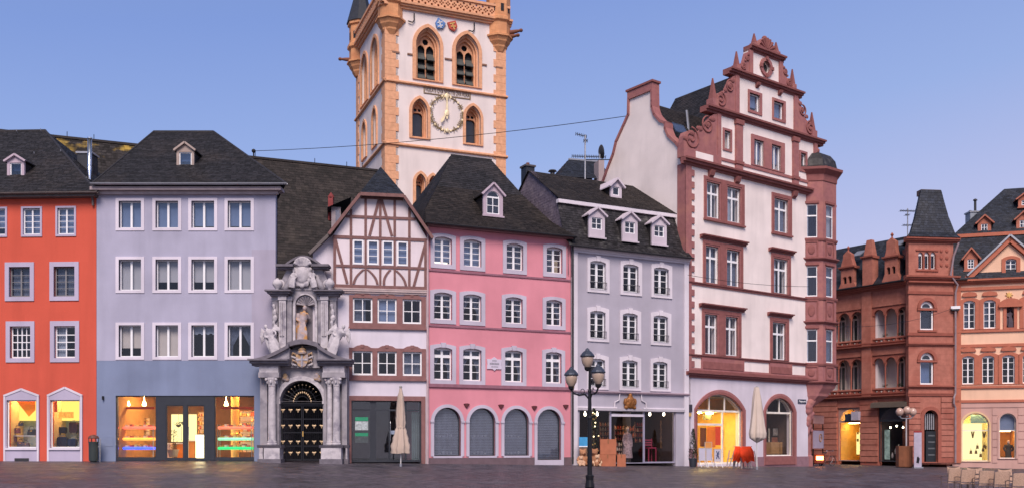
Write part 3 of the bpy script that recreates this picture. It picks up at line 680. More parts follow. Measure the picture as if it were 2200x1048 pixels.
rack(F, 252, 329, 0.75, ((918, '#ef6a55', 1.0), (942, '#f0a040', 1.2), (962, '#3a55e0', 1.5)), 'display rack with red, amber and blue glowing trays in the left shop window')
rack(F, 466, 541, 0.75, ((918, '#ef7a60', 0.7), (942, '#7fd0a8', 1.0), (962, '#18b060', 1.5)), 'display rack with red, mint and green glowing trays in the right shop window')
def wall_shelf(F, px0, px1, py0, py1, v, n, lbl, bright):
    u0, u1, z0, z1 = F.rect(px0, px1, py0, py1, v); w, h = u1-u0, z1-z0
    s = thing('wall_shelf', lbl, 'shelf', F.world(u0, v, z0), F.rz)
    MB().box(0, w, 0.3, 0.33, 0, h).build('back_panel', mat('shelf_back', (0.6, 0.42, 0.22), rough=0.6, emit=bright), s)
    for i in range(n+1): MB().box(0, w, 0, 0.3, h*i/n-0.012, h*i/n+0.012).build('shelf_board', mat('shelf_board', (0.35, 0.2, 0.1), rough=0.6), s)
    for i in range(n):
        for k in range(4):
            if random.random() < 0.8: MB().box(w*(k+0.12)/4, w*(k+0.85)/4, 0.06, 0.22, h*i/n+0.013, h*(i+0.55+0.3*random.random())/n).build('boxed_goods', mat('goods_%d' % ((k+i) % 4), (0.5, 0.4, 0.3)), s)
wall_shelf(F, 264, 283, 897, 940, 3.5, 6, 'left tall lit shelf of boxes behind the left rack', 0.5)
wall_shelf(F, 297, 316, 897, 940, 3.5, 6, 'right tall lit shelf of boxes behind the left rack', 0.5)
wall_shelf(F, 513, 545, 882, 970, 3.2, 8, 'tall shelf of small goods at the right end of the grey shop', 0.25)
wall_shelf(F, 424, 437, 884, 930, 4.0, 5, 'narrow lit shelf above the bright display pillar', 0.6)
p = F.world(F.u(505, 2.2), 2.2, 0.06); s = thing('shop_column', 'warm lit round column in the right half of the grey shop', 'column', p, F.rz)
MB().lathe([(0.26, 0), (0.26, 0.1), (0.2, 0.12), (0.2, zt+0.1)], n=18).build('shaft', mat('warm_column', (0.8, 0.5, 0.2), rough=0.5), s); MB().lathe([(0.205, 1.2), (0.22, 1.22), (0.22, 1.3), (0.205, 1.32)], n=18).build('ring', M_GOLD, s)
# plant and counters seen through the left door
def potted(F, px, py, v, w, h, lbl, leafc, potc, seed=1):
    p, _ = place(F, px, py, v); s = thing('potted_plant', lbl, 'plant', p, F.rz); rnd = random.Random(seed)
    MB().lathe([(w*0.22, 0), (w*0.3, h*0.24), (w*0.32, h*0.25), (w*0.32, h*0.28), (w*0.26, h*0.28)], n=14).build('pot', mat('pot_'+potc, rgb(potc), rough=0.6), s)
    MB().tube([(0, 0, h*0.2), (0.01, 0, h*0.5), (0, 0.01, h*0.9)], [0.02, 0.016, 0.008], 6).build('stem', mat('stem', (0.1, 0.07, 0.04)), s)
    mb = MB()
    for i in range(170):
        a = rnd.random()*2*pi; f = rnd.random(); z = h*(0.3+0.7*f); r = w*0.5*(1-f*0.75)*sqrt(rnd.random()); L = 0.07+0.05*rnd.random()
        c = Vector((cos(a)*r, sin(a)*r, z)); d = Vector((cos(a), sin(a), rnd.uniform(-0.4, 0.9))).normalized(); t = d.cross(Vector((0, 0, 1))).normalized()*L*0.3
        mb.add([c, c+d*L*0.5+t, c+d*L, c+d*L*0.5-t], [(0, 1, 2, 3)])
    mb.build('foliage', mat('leaf_'+leafc, rgb(leafc), rough=0.6, var=0.4, scale=20), s, kind='stuff')
potted(F, 372, 981, 1.6, 0.9, 1.35, 'palm like plant seen through the left shop door of the grey house', '#2c3a18', '#8a8078', 3)
for (a, b, y0, y1, col, l) in ((380, 393, 951, 981, '#d07a20', 'orange counter front seen through the left shop door'), (356, 366, 951, 981, '#c8b8b0', 'white counter front at the left edge of the left shop door'), (403, 420, 945, 981, '#c08040', 'low wooden counter seen through the right shop door')):
    q = F.rect(a, b, y0, y1, 2.6); s = thing('shop_counter', l, 'counter', F.world(q[0], 2.6, 0.06), F.rz); w = q[1]-q[0]
    MB().box(0, w, 0, 0.5, 0.08, q[3]-0.1).build('front', mat('counter_'+col, rgb(col), rough=0.5), s); MB().box(-0.03, w+0.03, -0.04, 0.54, q[3]-0.1, q[3]-0.05).build('top', M_WHITE, s); MB().box(0.04, w-0.04, 0.05, 0.45, 0, 0.08).build('plinth', M_ANTHR, s)
q = F.rect(375, 392, 902, 917, 3.0)
s = thing('hanging_basket', 'dark leafy hanging basket in front of the glowing panel inside the grey shop', 'plant', F.world((q[0]+q[1])/2, 3.0, q[2])); mb = MB(); rnd = random.Random(5)
for i in range(60):
    a = rnd.random()*6.28; r = 0.05+0.2*rnd.random(); z = 0.12+0.15*rnd.random(); mb.add([(cos(a)*r, sin(a)*r, z), (cos(a)*r+0.05, sin(a)*r, z+0.03), (cos(a+.2)*(r+0.08), sin(a+.2)*(r+0.08), z-0.03)], [(0, 1, 2)])
mb.build('foliage', mat('leaf_dark', (0.03, 0.05, 0.015)), s, kind='stuff'); MB().lathe([(0.03, 0), (0.11, 0.05), (0.14, 0.13)], n=10).build('basket', M_LEAD, s); MB().tube([(0, 0, 0.1), (0, 0, 1.2)], 0.006, 5).build('cord', M_LEAD, s)
# small items on the lower wall
q = F.rect(224, 243, 937, 958); MB().plate(R(q), [R(grow(q, -0.03))], -0.008, 0.02).box(q[0]+0.03, q[1]-0.03, -0.004, 0.02, q[2]+0.03, q[3]-0.03).build('meter_door', m_lo, P)
q = F.rect(221, 224, 850, 858); MB().box(q[0], q[1], -0.12, 0.02, q[2], q[3]).build('lamp_bracket', M_IRON, P)
# roof
ze = H+0.05; vr = 5.0; zr = F.z(394, 283, vr)
hip_roof(P, F.u(197, -0.5), F.u(615, -0.5), -0.5, 10.6, ze+0.1, zr, F.u(331, vr), F.u(458, vr), vr, M_SLATE, back=-BK*10.6-1.3)
MB().box(-0.15, W+0.35, -0.42, 0.32, ze-0.16, ze).build('eaves_board', mat('eaves_paint', rgb('#9c8f92'), rough=0.7), P)
MB().box(-0.05, W+0.15, -0.2, -0.001, ze-0.3, ze-0.17).build('eaves_moulding', mat('eaves_paint2', rgb('#b0a3a6'), rough=0.7), P)
gutter(P, F.u(195, -0.55), F.u(617, -0.55), -0.56, ze+0.12, 0.09, M_ZINC)
v = 1.3; q = F.rect(384.5, 411.5, 327, 361, v); c = (q[0]+q[1])/2
dormer(P, c, q[1]-q[0]+0.24, q[2]-0.12, q[3]+0.14, F.z(398, 307, v), v, v+2.8, mat('dormer_grey_wood', rgb('#a09088'), rough=0.7), M_SLATE, q, 1, (1,), back='blindb', gm=M_GLASSB)
for px in (328, 458):
    t = (337-283)/(403-283); vv = vr*(1-t)-0.5*t; u = F.u(px, vv); z = F.z(px, 337, vv)
    MB().box(u-0.16, u+0.16, vv-0.12, vv-0.05, z-0.02, z+0.02).build('snow_hook', M_ZINC, P)
# ------------------------------------------------------------------ baroque church portal
F = Fac(549, 45.75, 755, 45.75, 0.80)
P = F.empty('church_portal', 'grey baroque stone portal with gilded iron gate, niche statue and reclining angels', 'gate')
M_GS = stone('grey_portal_stone', '#9a959b', var=0.15, col2=rgb('#6d6a76'), scale2=1.5, streak=0.35)
M_GL = stone('pale_carved_stone', '#bcb6ba', var=0.15, col2=rgb('#8a8590'), scale2=3, streak=0.2)
M_GC = stone('weathered_cornice_stone', '#6f6a72', var=0.2, streak=0.3)
M_GOLDST = mat('gilded_stone', rgb('#b0906c'), rough=0.6, var=0.25, scale=9, col2=rgb('#9a8f94'), scale2=6, mix2=(0.45, 0.6))
X = lambda px: F.u(px); Z = lambda py: F.z(650, py)
# back wall with the arch
a0, a1, zs, zt = X(602), X(694), Z(860), Z(817)
MB().plate([(X(566), -0.3), (X(747), -0.3), (X(747), Z(770)), (X(566), Z(770))], [arch(a0, a1, -0.1, zs, zt-zs, 20)], 0.0, 0.5).build('wall', M_GS, P)
# upper storey wall with niche
n0, n1 = X(634), X(676)
MB().plate([(X(584), Z(771)), (X(723), Z(771)), (X(723), Z(622)), (X(584), Z(622))], [arch(n0, n1, Z(741), Z(652), Z(632)-Z(652), 14)], 0.15, 0.5).build('upper_wall', M_GS, P)
MB().box(n0-0.05, n1+0.05, 0.5, 0.56, Z(745), Z(628)).build('niche_back', M_GC, P)
mb = MB()     # shell in the niche head
c = (n0+n1)/2; zc = Z(653)
for i in range(9):
    t0, t1 = pi*i/9+0.03, pi*(i+1)/9-0.03; r = (n1-n0)/2*0.98
    mb.tube([(c+0.06*cos((t0+t1)/2), 0.45, zc+0.05*sin((t0+t1)/2)), (c+r*cos((t0+t1)/2), 0.17, zc+r*sin((t0+t1)/2)*0.95)], [0.02, 0.085], 6)
mb.build('niche_shell', M_GL, P, kind='stuff')
MB().plate(arch(n0-0.12, n1+0.12, Z(741), Z(652), Z(629)-Z(652), 14), [arch(n0, n1, Z(741)+0.0, Z(652), Z(632)-Z(652), 14)], 0.04, 0.16).build('niche_frame', M_GL, P)
# archivolt ring and imposts
MB().plate(arch(a0-0.2, a1+0.2, zs-0.03, zs, zt-zs+0.22, 24), [arch(a0, a1, zs-0.025, zs+0.01, zt-zs, 20)], -0.1, 0.02).build('arch_ring', M_GL, P)
for a, b in ((a0-0.24, a0+0.02), (a1-0.02, a1+0.24)):
    MB().box(a, b, -0.12, 0.1, zs-0.15, zs-0.02).build('impost', M_GL, P); MB().box(a+0.03, b-0.03, -0.06, 0.1, -0.2, zs-0.15).build('jamb', M_GS, P)
# pedestals, columns, capitals
def column(px, w, y):
    u = X(px); zb, zt2, zc2 = Z(955), Z(829), Z(812)
    MB().lathe([(w*1.25, zb), (w*1.3, zb+0.06), (w*1.1, zb+0.11), (w*1.15, zb+0.16), (w, zb+0.2), (w, zb+0.6), (w*0.86, zt2-0.05), (w*0.95, zt2-0.03), (w*0.95, zt2)], u, y, 18).build('column', M_GL, P, smooth=False)
    cap = MB().lathe([(w*0.88, zt2), (w*0.95, zt2+0.05), (w*1.25, zt2+0.25), (w*1.35, zc2-0.06), (w*1.35, zc2-0.002)], u, y, 12)
    for k in range(6):
        t = 2*pi*k/6+pi/6; cap.ell((u+cos(t)*w*1.15, y+sin(t)*w*1.15, zt2+0.17), (0.06, 0.06, 0.1), 6, 5)
    for k in (-1, 1): cap.ell((u+k*w*1.2, y-w, zc2-0.09), (0.07, 0.07, 0.07), 8, 6)
    cap.build('capital', M_GL, P, kind='stuff')
for px, w, y in ((589.5, 0.19, -0.45), (711.5, 0.14, -0.35), (727, 0.17, -0.5)): column(px, w, y)
for px0, px1, y0, y1 in ((561, 576, -0.2, 0.1), (736, 747, -0.2, 0.1), (596, 601, -0.16, 0.0), (697, 703, -0.16, 0.0)):
    MB().box(X(px0), X(px1), y0, y1, Z(955), Z(812)).build('pilaster', M_GS, P)
def pedestal(px0, px1, y0):
    u0, u1 = X(px0), X(px1)
    MB().box(u0, u1, y0, 0.05, -0.25, Z(990)+0.12).build('plinth', M_GC, P)
    MB().box(u0+0.06, u1-0.06, y0+0.06, 0.05, Z(990)+0.12, Z(961)).build('pedestal', M_GL, P)
    MB().prof_u([(0.05, Z(961)), (0.05, Z(955)), (y0-0.02, Z(955)), (y0+0.05, Z(961))], u0-0.02, u1+0.02).build('pedestal_cap', M_GC, P)
pedestal(572, 611, -0.75); pedestal(693, 741, -0.75); pedestal(557, 571, -0.35); pedestal(742, 751, -0.35)
# entablature blocks, cornices with sloping broken pediment
for px0, px1, sg in ((562, 606, 1), (697, 746, -1)):
    u0, u1 = X(px0), X(px1)
    MB().box(u0, u1, -0.62, 0.05, Z(812)+0.002, Z(801)).build('architrave', M_GS, P)
    MB().box(u0+0.04, u1-0.04, -0.58, 0.05, Z(801), Z(786)).build('frieze', M_GL, P)
    lo, hi = (X(549), X(628)) if sg == 1 else (X(757), X(688))
    mb = MB(); z0 = Z(787)
    for (pr, h0, h1) in ((0.68, 0.0, 0.1), (0.84, 0.1, 0.22), (0.98, 0.22, 0.3)):
        ex = (pr-0.68)*0.7*(-sg); mb.box(min(lo+ex*0.6, hi), max(lo+ex*0.6, hi), -pr, 0.05, z0+h0, z0+h1-0.002)
    mb.build('cornice', M_GC, P)
    # curved raking segment rising to the middle
    pts = [(lo+(hi-lo)*i/8, z0+0.3+(Z(742)-z0-0.3)*(i/8)**1.5) for i in range(9)]
    poly = pts+[(p[0], p[1]-0.17) for p in pts[::-1]]
    MB().plate(poly, (), -0.8, 0.05).build('pediment_segment', M_GC, P)
    MB().plate([(lo, z0+0.298)]+pts+[(hi, z0+0.298)], (), -0.6, 0.04).build('pediment_field', M_GS, P)
# central curved cornice and cartouche
pts = [(X(622)+(X(688)-X(622))*i/14, Z(748)+0.16*sin(pi*i/14)) for i in range(15)]
MB().plate(pts+[(p[0], p[1]+0.22) for p in pts[::-1]], (), -0.6, 0.15).build('middle_cornice', M_GC, P)
MB().plate([(X(615), Z(790)), (X(690), Z(790)), (X(686), Z(752)), (X(620), Z(752))], (), -0.2, 0.02).build('central_block', M_GS, P)
cu, cz = X(652), Z(772)      # coat of arms: shield, crown, mantling
sh_ = MB().plate([(cu-0.28, cz+0.22), (cu-0.3, cz-0.05), (cu-0.18, cz-0.3), (cu, cz-0.4), (cu+0.18, cz-0.3), (cu+0.3, cz-0.05), (cu+0.28, cz+0.22)], (), -0.34, -0.18).build('coat_of_arms', M_GOLDST, P)
MB().plate([(cu-0.04, cz-0.34), (cu+0.04, cz-0.34), (cu+0.04, cz+0.2), (cu-0.04, cz+0.2)], (), -0.38, -0.34).build('heraldic_pale', M_GL, sh_)
MB().box(cu-0.26, cu+0.26, -0.37, -0.34, cz-0.06, cz+0.02).build('heraldic_bar', M_GL, sh_)
MB().lathe([(0.2, cz+0.24), (0.22, cz+0.32), (0.17, cz+0.4), (0.2, cz+0.46), (0.06, cz+0.56), (0.04, cz+0.62)], cu, -0.28, 12).build('crown', M_GOLDST, sh_)
for k in (-1, 1):
    for i in range(4):
        z0 = cz+0.2-0.17*i; MB().tube([(cu+k*0.28, -0.24, z0), (cu+k*(0.44+0.05*(i % 2)), -0.3, z0+0.1), (cu+k*(0.5-0.03*i), -0.26, z0-0.08)], [0.07, 0.06, 0.02], 7).build('mantling_leaf', M_GL if i % 2 else M_GOLDST, sh_, smooth=True)
for px, k in ((615, 1), (683, -1)):
    mb = MB()
    for i in range(7): mb.ell((X(px)+0.13*cos(i*2.4)*(i*0.13), -0.12, Z(812)+0.15*sin(i*2.4)*(i*0.17)), (0.12, 0.08, 0.1), 8, 6)
    blob(mb, 'gilded_spandrel_ornament', M_GOLDST, P, 0.035)
# upper storey pilasters, cornices
for px0, px1, y in ((585, 597, -0.02), (601, 616, -0.2), (617, 627, -0.05), (684, 690, -0.05), (691, 706, -0.2), (709, 722, -0.02)):
    MB().box(X(px0), X(px1), y, 0.16, Z(748), Z(645)).build('upper_pilaster', M_GS if y > -0.1 else M_GL, P)
    MB().box(X(px0)-0.03, X(px1)+0.03, y-0.04, 0.16, Z(645)+0.002, Z(637)).build('upper_capital', M_GL, P)
for px in (591, 715):
    mb = MB()
    for i in range(6): mb.ell((X(px)+0.03*sin(i*2.3), -0.06, Z(720)+i*0.27), (0.13-0.03*(i % 3), 0.1, 0.17), 8, 6).ell((X(px)+0.08*cos(i*1.9), -0.12, Z(718)+i*0.27), (0.06, 0.06, 0.08), 7, 5)
    blob(mb, 'fruit_garland', M_GL, P, 0.04)
for px in (608, 698):
    mb = MB()
    for i in range(5): a = -pi*i/4; mb.tube([(X(px)+0.1*cos(a), -0.2+0.06*sin(a), Z(722)), (X(px)+0.1*cos(a), -0.2+0.06*sin(a), Z(650))], 0.028, 6)
    mb.build('fluted_shaft', M_GL, P, kind='stuff')
for px0, px1 in ((574, 630), (677, 739)):
    for j, (pr, a, b) in enumerate(((0.28, 0, 0.1), (0.4, 0.102, 0.2), (0.52, 0.202, 0.27))):
        MB().box(X(px0)+0.1*(2-j), X(px1)-0.1*(2-j), -pr, 0.16, Z(637)+a, Z(637)+b).build('upper_cornice', M_GC, P)
# attic with cartouche, volutes and segmental crown
MB().plate([(X(600), Z(622)+0.003), (X(707), Z(622)+0.003), (X(703), Z(600)), (X(690), Z(575)), (X(617), Z(575)), (X(604), Z(600))], (), 0.1, 0.5).build('attic_wall', M_GS, P)
for px0, px1 in ((595, 632), (671, 708)):
    for j, (pr, a, b) in enumerate(((0.15, 0, 0.09), (0.3, 0.092, 0.2))): MB().box(X(px0)+0.06*(1-j), X(px1)-0.06*(1-j), -pr, 0.4, Z(578)+a, Z(578)+b).build('attic_cornice', M_GC, P)
pts = [(X(608)+(X(696)-X(608))*i/16, Z(571)+(Z(549)-Z(571))*sin(pi*i/16)) for i in range(17)]
MB().plate(pts[::-1]+[(X(608), Z(571)-0.02), (X(696), Z(571)-0.02)], (), 0.12, 0.45).build('segmental_crown', M_GS, P)
MB().plate(pts[::-1]+[(X(651.9)+(p[0]-X(651.9))*0.86, Z(571)+(p[1]-Z(571))*0.78) for p in pts], (), -0.1, 0.11).build('crown_moulding', M_GC, P)
mb = MB()
for i in range(7):
    t = pi*(i+0.5)/7; mb.tube([(X(651)+0.1*cos(t), -0.05, Z(573)+0.02), (X(651)+0.42*cos(t), -0.12, Z(573)+0.1+0.36*sin(t))], [0.04, 0.085], 7)
blob(mb, 'palmette', M_GL, P, 0.035)
mb = MB().ell((X(649), -0.02, Z(590)), (0.33, 0.16, 0.4), 16, 10)
for i in range(12):
    t = 2*pi*i/12; mb.ell((X(649)+0.42*cos(t), 0.02, Z(590)+0.5*sin(t)), (0.13, 0.1, 0.13), 8, 6)
blob(mb, 'oval_cartouche', M_GL, P, 0.035)
for px, k in ((612, 1), (694, -1)):
    MB().tube(spiral((X(px-k*10), Z(611)), 0.2, 0.03, 1.6, pi/2, 0.0, 30, -k), 0.06, 6).build('volute', M_GL, P, smooth=True)
    u0, u1 = X(px), X(px+k*14); MB().tube([(u0, 0, Z(622)), (u0+(u1-u0)*.4, 0, Z(612)), (u0+(u1-u0)*.8, 0.02, Z(600)), (u1, 0.05, Z(590))], [0.16, 0.15, 0.1, 0.08], 8).build('scroll_buttress', M_GS, P, smooth=True)
    MB().lathe([(0.1, Z(624)), (0.08, Z(622)), (0.1, Z(620)), (0.22, Z(613)), (0.24, Z(609)), (0.18, Z(603)), (0.08, Z(600)), (0.06, Z(598))], X(px-k*15), -0.1, 14).build('urn', M_GL, P, smooth=True)
# carved figures
def figure(name, c, h, lean, m, lbl, vox=0.035, wings=False, recline=0):
    """robed stone figure, one continuous surface; recline>0 leans it back on the pediment"""
    mb = MB(); hd = h/7.3; x, y, z = c
    def pt(dx, dz, dy=0.0):
        a = recline; return (x+dx*cos(a)+dz*sin(a), y+dy, z-dx*sin(a)+dz*cos(a))
    mb.ell(pt(lean*0.1*h, h*0.93), (hd*0.42, hd*0.45, hd*0.55), 12, 9)
    for k in (-1, 1): mb.ell(pt(lean*0.1*h+k*hd*0.06, h*0.9, -hd*0.4), (hd*0.12, hd*0.1, hd*0.1), 6, 5)
    mb.tube([pt(lean*0.1*h, h*0.88), pt(lean*0.06*h, h*0.8)], [hd*0.22, hd*0.35], 8)
    mb.tube([pt(lean*0.06*h, h*0.82), pt(lean*0.02*h, h*0.62), pt(-lean*0.03*h, h*0.5), pt(-lean*0.06*h, h*0.3), pt(0, h*0.02)], [hd*0.75, hd*0.85, hd*0.8, hd*0.95, hd*0.95], 12)
    for k in range(7):      # folds of the robe
        t = -0.9+0.3*k; mb.tube([pt(t*hd*0.6, h*0.55, -hd*0.6), pt(t*hd*0.8+lean*0.05*h, h*0.28, -hd*0.85), pt(t*hd, h*0.0, -hd*0.75)], [0.035, 0.055, 0.06], 6)
    mb.tube([pt(-hd*0.8, h*0.79), pt(-hd*1.25, h*0.64, -0.05), pt(-hd*0.6, h*0.58, -hd*0.9)], [hd*0.3, hd*0.24, hd*0.17], 8)
    mb.tube([pt(hd*0.8, h*0.79), pt(hd*1.35, h*0.66, -0.05), pt(hd*1.0, h*0.78 if lean > 0 else h*0.56, -hd*0.8)], [hd*0.3, hd*0.24, hd*0.17], 8)
    mb.tube([pt(-hd*0.9, h*0.8, 0.05), pt(-hd*1.3, h*0.5, 0.02), pt(-hd*1.2, h*0.1, 0)], [hd*0.4, hd*0.45, hd*0.3], 8)
    if wings:
        for k in (-1, 1):
            for f in range(4): mb.tube([pt(k*hd*0.5, h*0.76, 0.1), pt(k*hd*(1.5+0.3*f), h*(0.95-0.08*f), 0.15), pt(k*hd*(1.7+0.35*f), h*(0.6-0.05*f), 0.15)], [hd*0.2, hd*0.28, hd*0.08], 6)
    return blob(mb, name, m, None, vox, lbl)
pw = lambda px, py, v: F.world(F.u(px, v), v, F.z(px, py, v))
M_GILT = mat('worn_gilding', (0.55, 0.4, 0.24), rough=0.5, metal=0.3, var=0.2, scale=20)
M_STAT = mat('gilded_statue_stone', rgb('#a89a9c'), rough=0.6, var=0.2, scale=7, col2=rgb('#b8864a'), scale2=3.5, mix2=(0.45, 0.6))
c = pw(650, 738, 0.28); tag(figure('niche_statue', c, Z(655)-Z(738), 0.6, M_STAT, None, 0.035), 'robed saint statue with gilded cloak standing in the portal niche', 'statue')
c = pw(597, 762, -0.35); tag(figure('angel_statue', c, 1.55, -0.5, M_GL, None, 0.04, True, -0.35), 'winged stone angel reclining on the left half of the portal pediment', 'statue')
c = pw(712, 762, -0.35); tag(figure('angel_statue', c, 1.55, 0.5, M_GL, None, 0.04, True, 0.35), 'winged stone angel reclining on the right half of the portal pediment', 'statue')
for px, k, l in ((628, -1, 'left'), (676, 1, 'right')):
    c = pw(px, 618, -0.1); tag(figure('putto_statue', c, 0.85, k*0.6, M_GL, None, 0.03, False, -k*0.15), 'small stone putto holding the %s side of the oval cartouche' % l, 'statue')
# iron gate: two leaves with bars and gilded rosettes, fanlight above the transom
uc = (a0+a1)/2
zt2 = Z(866)
G = thing('iron_gate', 'black wrought iron double gate with gilded ornaments filling the portal arch', 'gate', F.world(uc, 0.2, 0), F.rz)
hw = (a1-a0)/2
MB().box(-hw, hw, -0.05, 0.05, zt2-0.05, zt2+0.05).build('transom', M_IRON, G)
for sg in (-1, 1):
    lf = MB().plate(R((min(0.01*sg, (hw-0.02)*sg), max(0.01*sg, (hw-0.02)*sg), 0.06, zt2-0.06)), [R((min(0.07*sg, (hw-0.08)*sg), max(0.07*sg, (hw-0.08)*sg), 0.14+i*(zt2-0.2)/4, 0.08+(i+1)*(zt2-0.2)/4)) for i in range(4)], -0.03, 0.03).build('gate_leaf', M_IRON, G)
    for k in range(1, 9):
        x = sg*(0.07+(hw-0.15)*k/9); MB().tube([(x, 0, 0.1), (x, 0, zt2-0.08)], 0.013, 5).build('bar', M_IRON, lf)
    for py in (880, 914, 948, 972):
        for j in range(3):
            x = sg*(0.2+j*0.36); z = Z(py)
            mb = MB().ell((x, -0.05, z), (0.085, 0.03, 0.055), 8, 6).ell((x-0.07, -0.045, z+0.03), (0.045, 0.02, 0.035), 7, 5).ell((x+0.07, -0.045, z+0.03), (0.045, 0.02, 0.035), 7, 5).ell((x, -0.05, z-0.08), (0.03, 0.02, 0.05), 7, 5)
            blob(mb, 'gilded_rosette', M_GILT, lf, 0.016)
    MB().box(sg*0.03-0.02, sg*0.03+0.02, -0.06, -0.03, 1.2, 1.45).build('lock', M_GOLD if sg > 0 else M_IRON, lf)
R0 = zt-zt2
for i in range(1, 14):
    t = pi*i/14; MB().tube([(0.3*cos(t), 0, zt2+0.05+0.28*sin(t)), (hw*0.97*cos(t), 0, zt2+0.02+R0*0.97*sin(t))], 0.013, 5).build('fan_bar', M_IRON, G)
    MB().ell((hw*0.42*cos(t), -0.04, zt2+R0*0.5*sin(t)), (0.035, 0.02, 0.05), 7, 5).build('gilded_leaf', M_GILT, G)
    if 2 < i < 12: MB().ell((hw*0.82*cos(t), -0.04, zt2+R0*0.84*sin(t)), (0.03, 0.02, 0.035), 7, 5).build('gilded_leaf', M_GILT, G)
for f in (0.3, 0.62): MB().tube([(hw*f*cos(pi*i/18), 0, zt2+0.03+R0*f*sin(pi*i/18)) for i in range(19)], 0.018, 6).build('fan_ring', M_IRON, G)
MB().box(-hw-0.1, hw+0.1, 3.0, 3.1, -0.3, Z(810)).build('passage_back', M_DARKROOM, G)
for sg in (-1, 1): MB().box(sg*(hw+0.05)-0.04, sg*(hw+0.05)+0.04, 0.3, 3.0, -0.3, Z(812)).build('passage_wall', M_GC, G)
MB().box(-hw-0.1, hw+0.1, 0.3, 3.0, Z(811), Z(808)).build('passage_ceiling', M_GC, G)
# ------------------------------------------------------------------ half timbered house
F = Fac(716, 46.1, 917, 46.9, 0.76)
P = F.empty('half_timbered_house', 'narrow white half timbered gable house with brown beams between portal and pink house', 'house')
M_BEAM = mat('brown_beam', rgb('#765653'), rough=0.75, var=0.15, scale=6, bump=0.3)
M_BST = stone('brown_sandstone', '#84605e')
M_INF = plaster('white_infill', '#d6cbcf')
W = F.L
zb = F.z(815, 616)          # underside of the timber storey
jet = -0.12
# --- lower storeys
ra = F.row([(758, 800, 639, 692), (811, 852, 641, 694), (865, 905, 643, 696)])
rb = F.row([(757, 800, 753, 805), (811, 852, 754, 806), (865, 906, 756, 807)])
gsh = F.rect(755, 905, 860, 990); gsh = (gsh[0], gsh[1], 0.05, gsh[3])
m_w = plaster('half_timber_white', '#cfc8d2')
zg = F.z(815, 623)
MB().plate([(-0.25, -0.6), (gsh[0], -0.6), (gsh[0], gsh[3]), (gsh[1], gsh[3]), (gsh[1], -0.6), (W, -0.6), (W, zg), (-0.25, zg)], [R(q) for q in ra+rb], 0, 0.3).build('wall', m_w, P)
MB().box(W-0.3, W, 0.3, 9, -0.6, zb).build('side_wall', m_w, P); MB().box(-0.25, 0.05, 0.3, 9, -0.6, zb).build('side_wall', m_w, P)
MB().box(0.0, W, 1.6, 1.65, gsh[3]+0.5, zb+2.2).build('interior_wall', M_DARKROOM, P)
bks = [['curt', 'blindb', 'dark'], ['dark', 'dark', 'curt']]
for row, bk, (y0, y1) in ((ra, bks[0], (630, 704)), (rb, bks[1], (742, 814))):
    s = F.rect(750, 915, y0, y1); c3 = [(q[0]+q[1])/2 for q in row]
    top = [(s[1], s[3]-0.12)]
    for c in c3[::-1]: top += [(c+0.42, s[3]-0.12), (c+0.25, s[3]-0.02), (c, s[3]+0.02), (c-0.25, s[3]-0.02), (c-0.42, s[3]-0.12)]
    top += [(s[0], s[3]-0.12)]
    MB().plate([(s[0], s[2]), (s[1], s[2])]+top, [R(q) for q in row], -0.06, 0.08).build('window_surround', M_BST, P)
    MB().box(s[0]-0.03, s[1]+0.03, -0.12, 0.02, s[2]-0.07, s[2]+0.02).build('string_course', M_BST, P)
    for q, b, c in zip(row, bk, c3):
        window(P, q, 2, (1, 1), fw=0.07, mul=0.045, bar=0.035, depth=0.03, back=b, gm=M_GLASSB if b == 'blindb' else M_GLASS)
        MB().plate([(c-0.06, s[3]-0.12), (c+0.06, s[3]-0.12), (c+0.09, s[3]+0.03), (c-0.09, s[3]+0.03)], (), -0.09, -0.055).build('keystone', M_BST, P)
# shop front
s = F.rect(748, 914, 850, 993)
MB().plate([(s[0], -0.3), (gsh[0], -0.3), (gsh[0], gsh[3]), (gsh[1], gsh[3]), (gsh[1], -0.3), (s[1], -0.3), (s[1], s[3]), (s[0], s[3])], (), -0.06, 0.1).build('shop_surround', M_BST, P)
zt = gsh[3]; zm = F.z(830, 880)
us = [gsh[0], F.u(797), F.u(806), F.u(872), gsh[1]]
cells = [(us[0]+0.05, us[1]-0.04, 0.12, zm-0.04), (us[2]+0.04, F.u(836)-0.02, 0.12, zm-0.04), (F.u(836)+0.05, us[3]-0.04, 0.12, zm-0.04), (us[3]+0.04, us[4]-0.08, 0.12, zm-0.04),
         (us[0]+0.05, us[1]-0.04, zm+0.04, zt-0.05), (us[2]+0.04, us[3]-0.04, zm+0.04, zt-0.05), (us[3]+0.04, us[4]-0.08, zm+0.04, zt-0.05)]
sf = MB().plate(R((gsh[0], gsh[1], 0.02, zt)), [R(q) for q in cells], 0.06, 0.14).build('shop_front', M_ANTHR, P)
for q in cells: MB().plate(R(q), (), 0.09, 0.1).build('pane', M_GLASS, sf)
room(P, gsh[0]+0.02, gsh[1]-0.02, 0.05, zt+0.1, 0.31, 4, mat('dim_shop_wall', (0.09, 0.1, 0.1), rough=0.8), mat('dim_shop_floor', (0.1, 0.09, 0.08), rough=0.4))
MB().tube([(F.u(839), 0.03, 1.0), (F.u(839), 0.0, 1.05), (F.u(839), 0.0, 1.9), (F.u(839), 0.03, 1.95)], 0.015, 6).build('door_handle', M_STEEL, sf)
m_grn = mat('green_notice', rgb('#2f8a66'), rough=0.5, var=0.1); m_ntw = mat('grey_notice', rgb('#a9b2b4'), rough=0.5, var=0.35, scale=9)
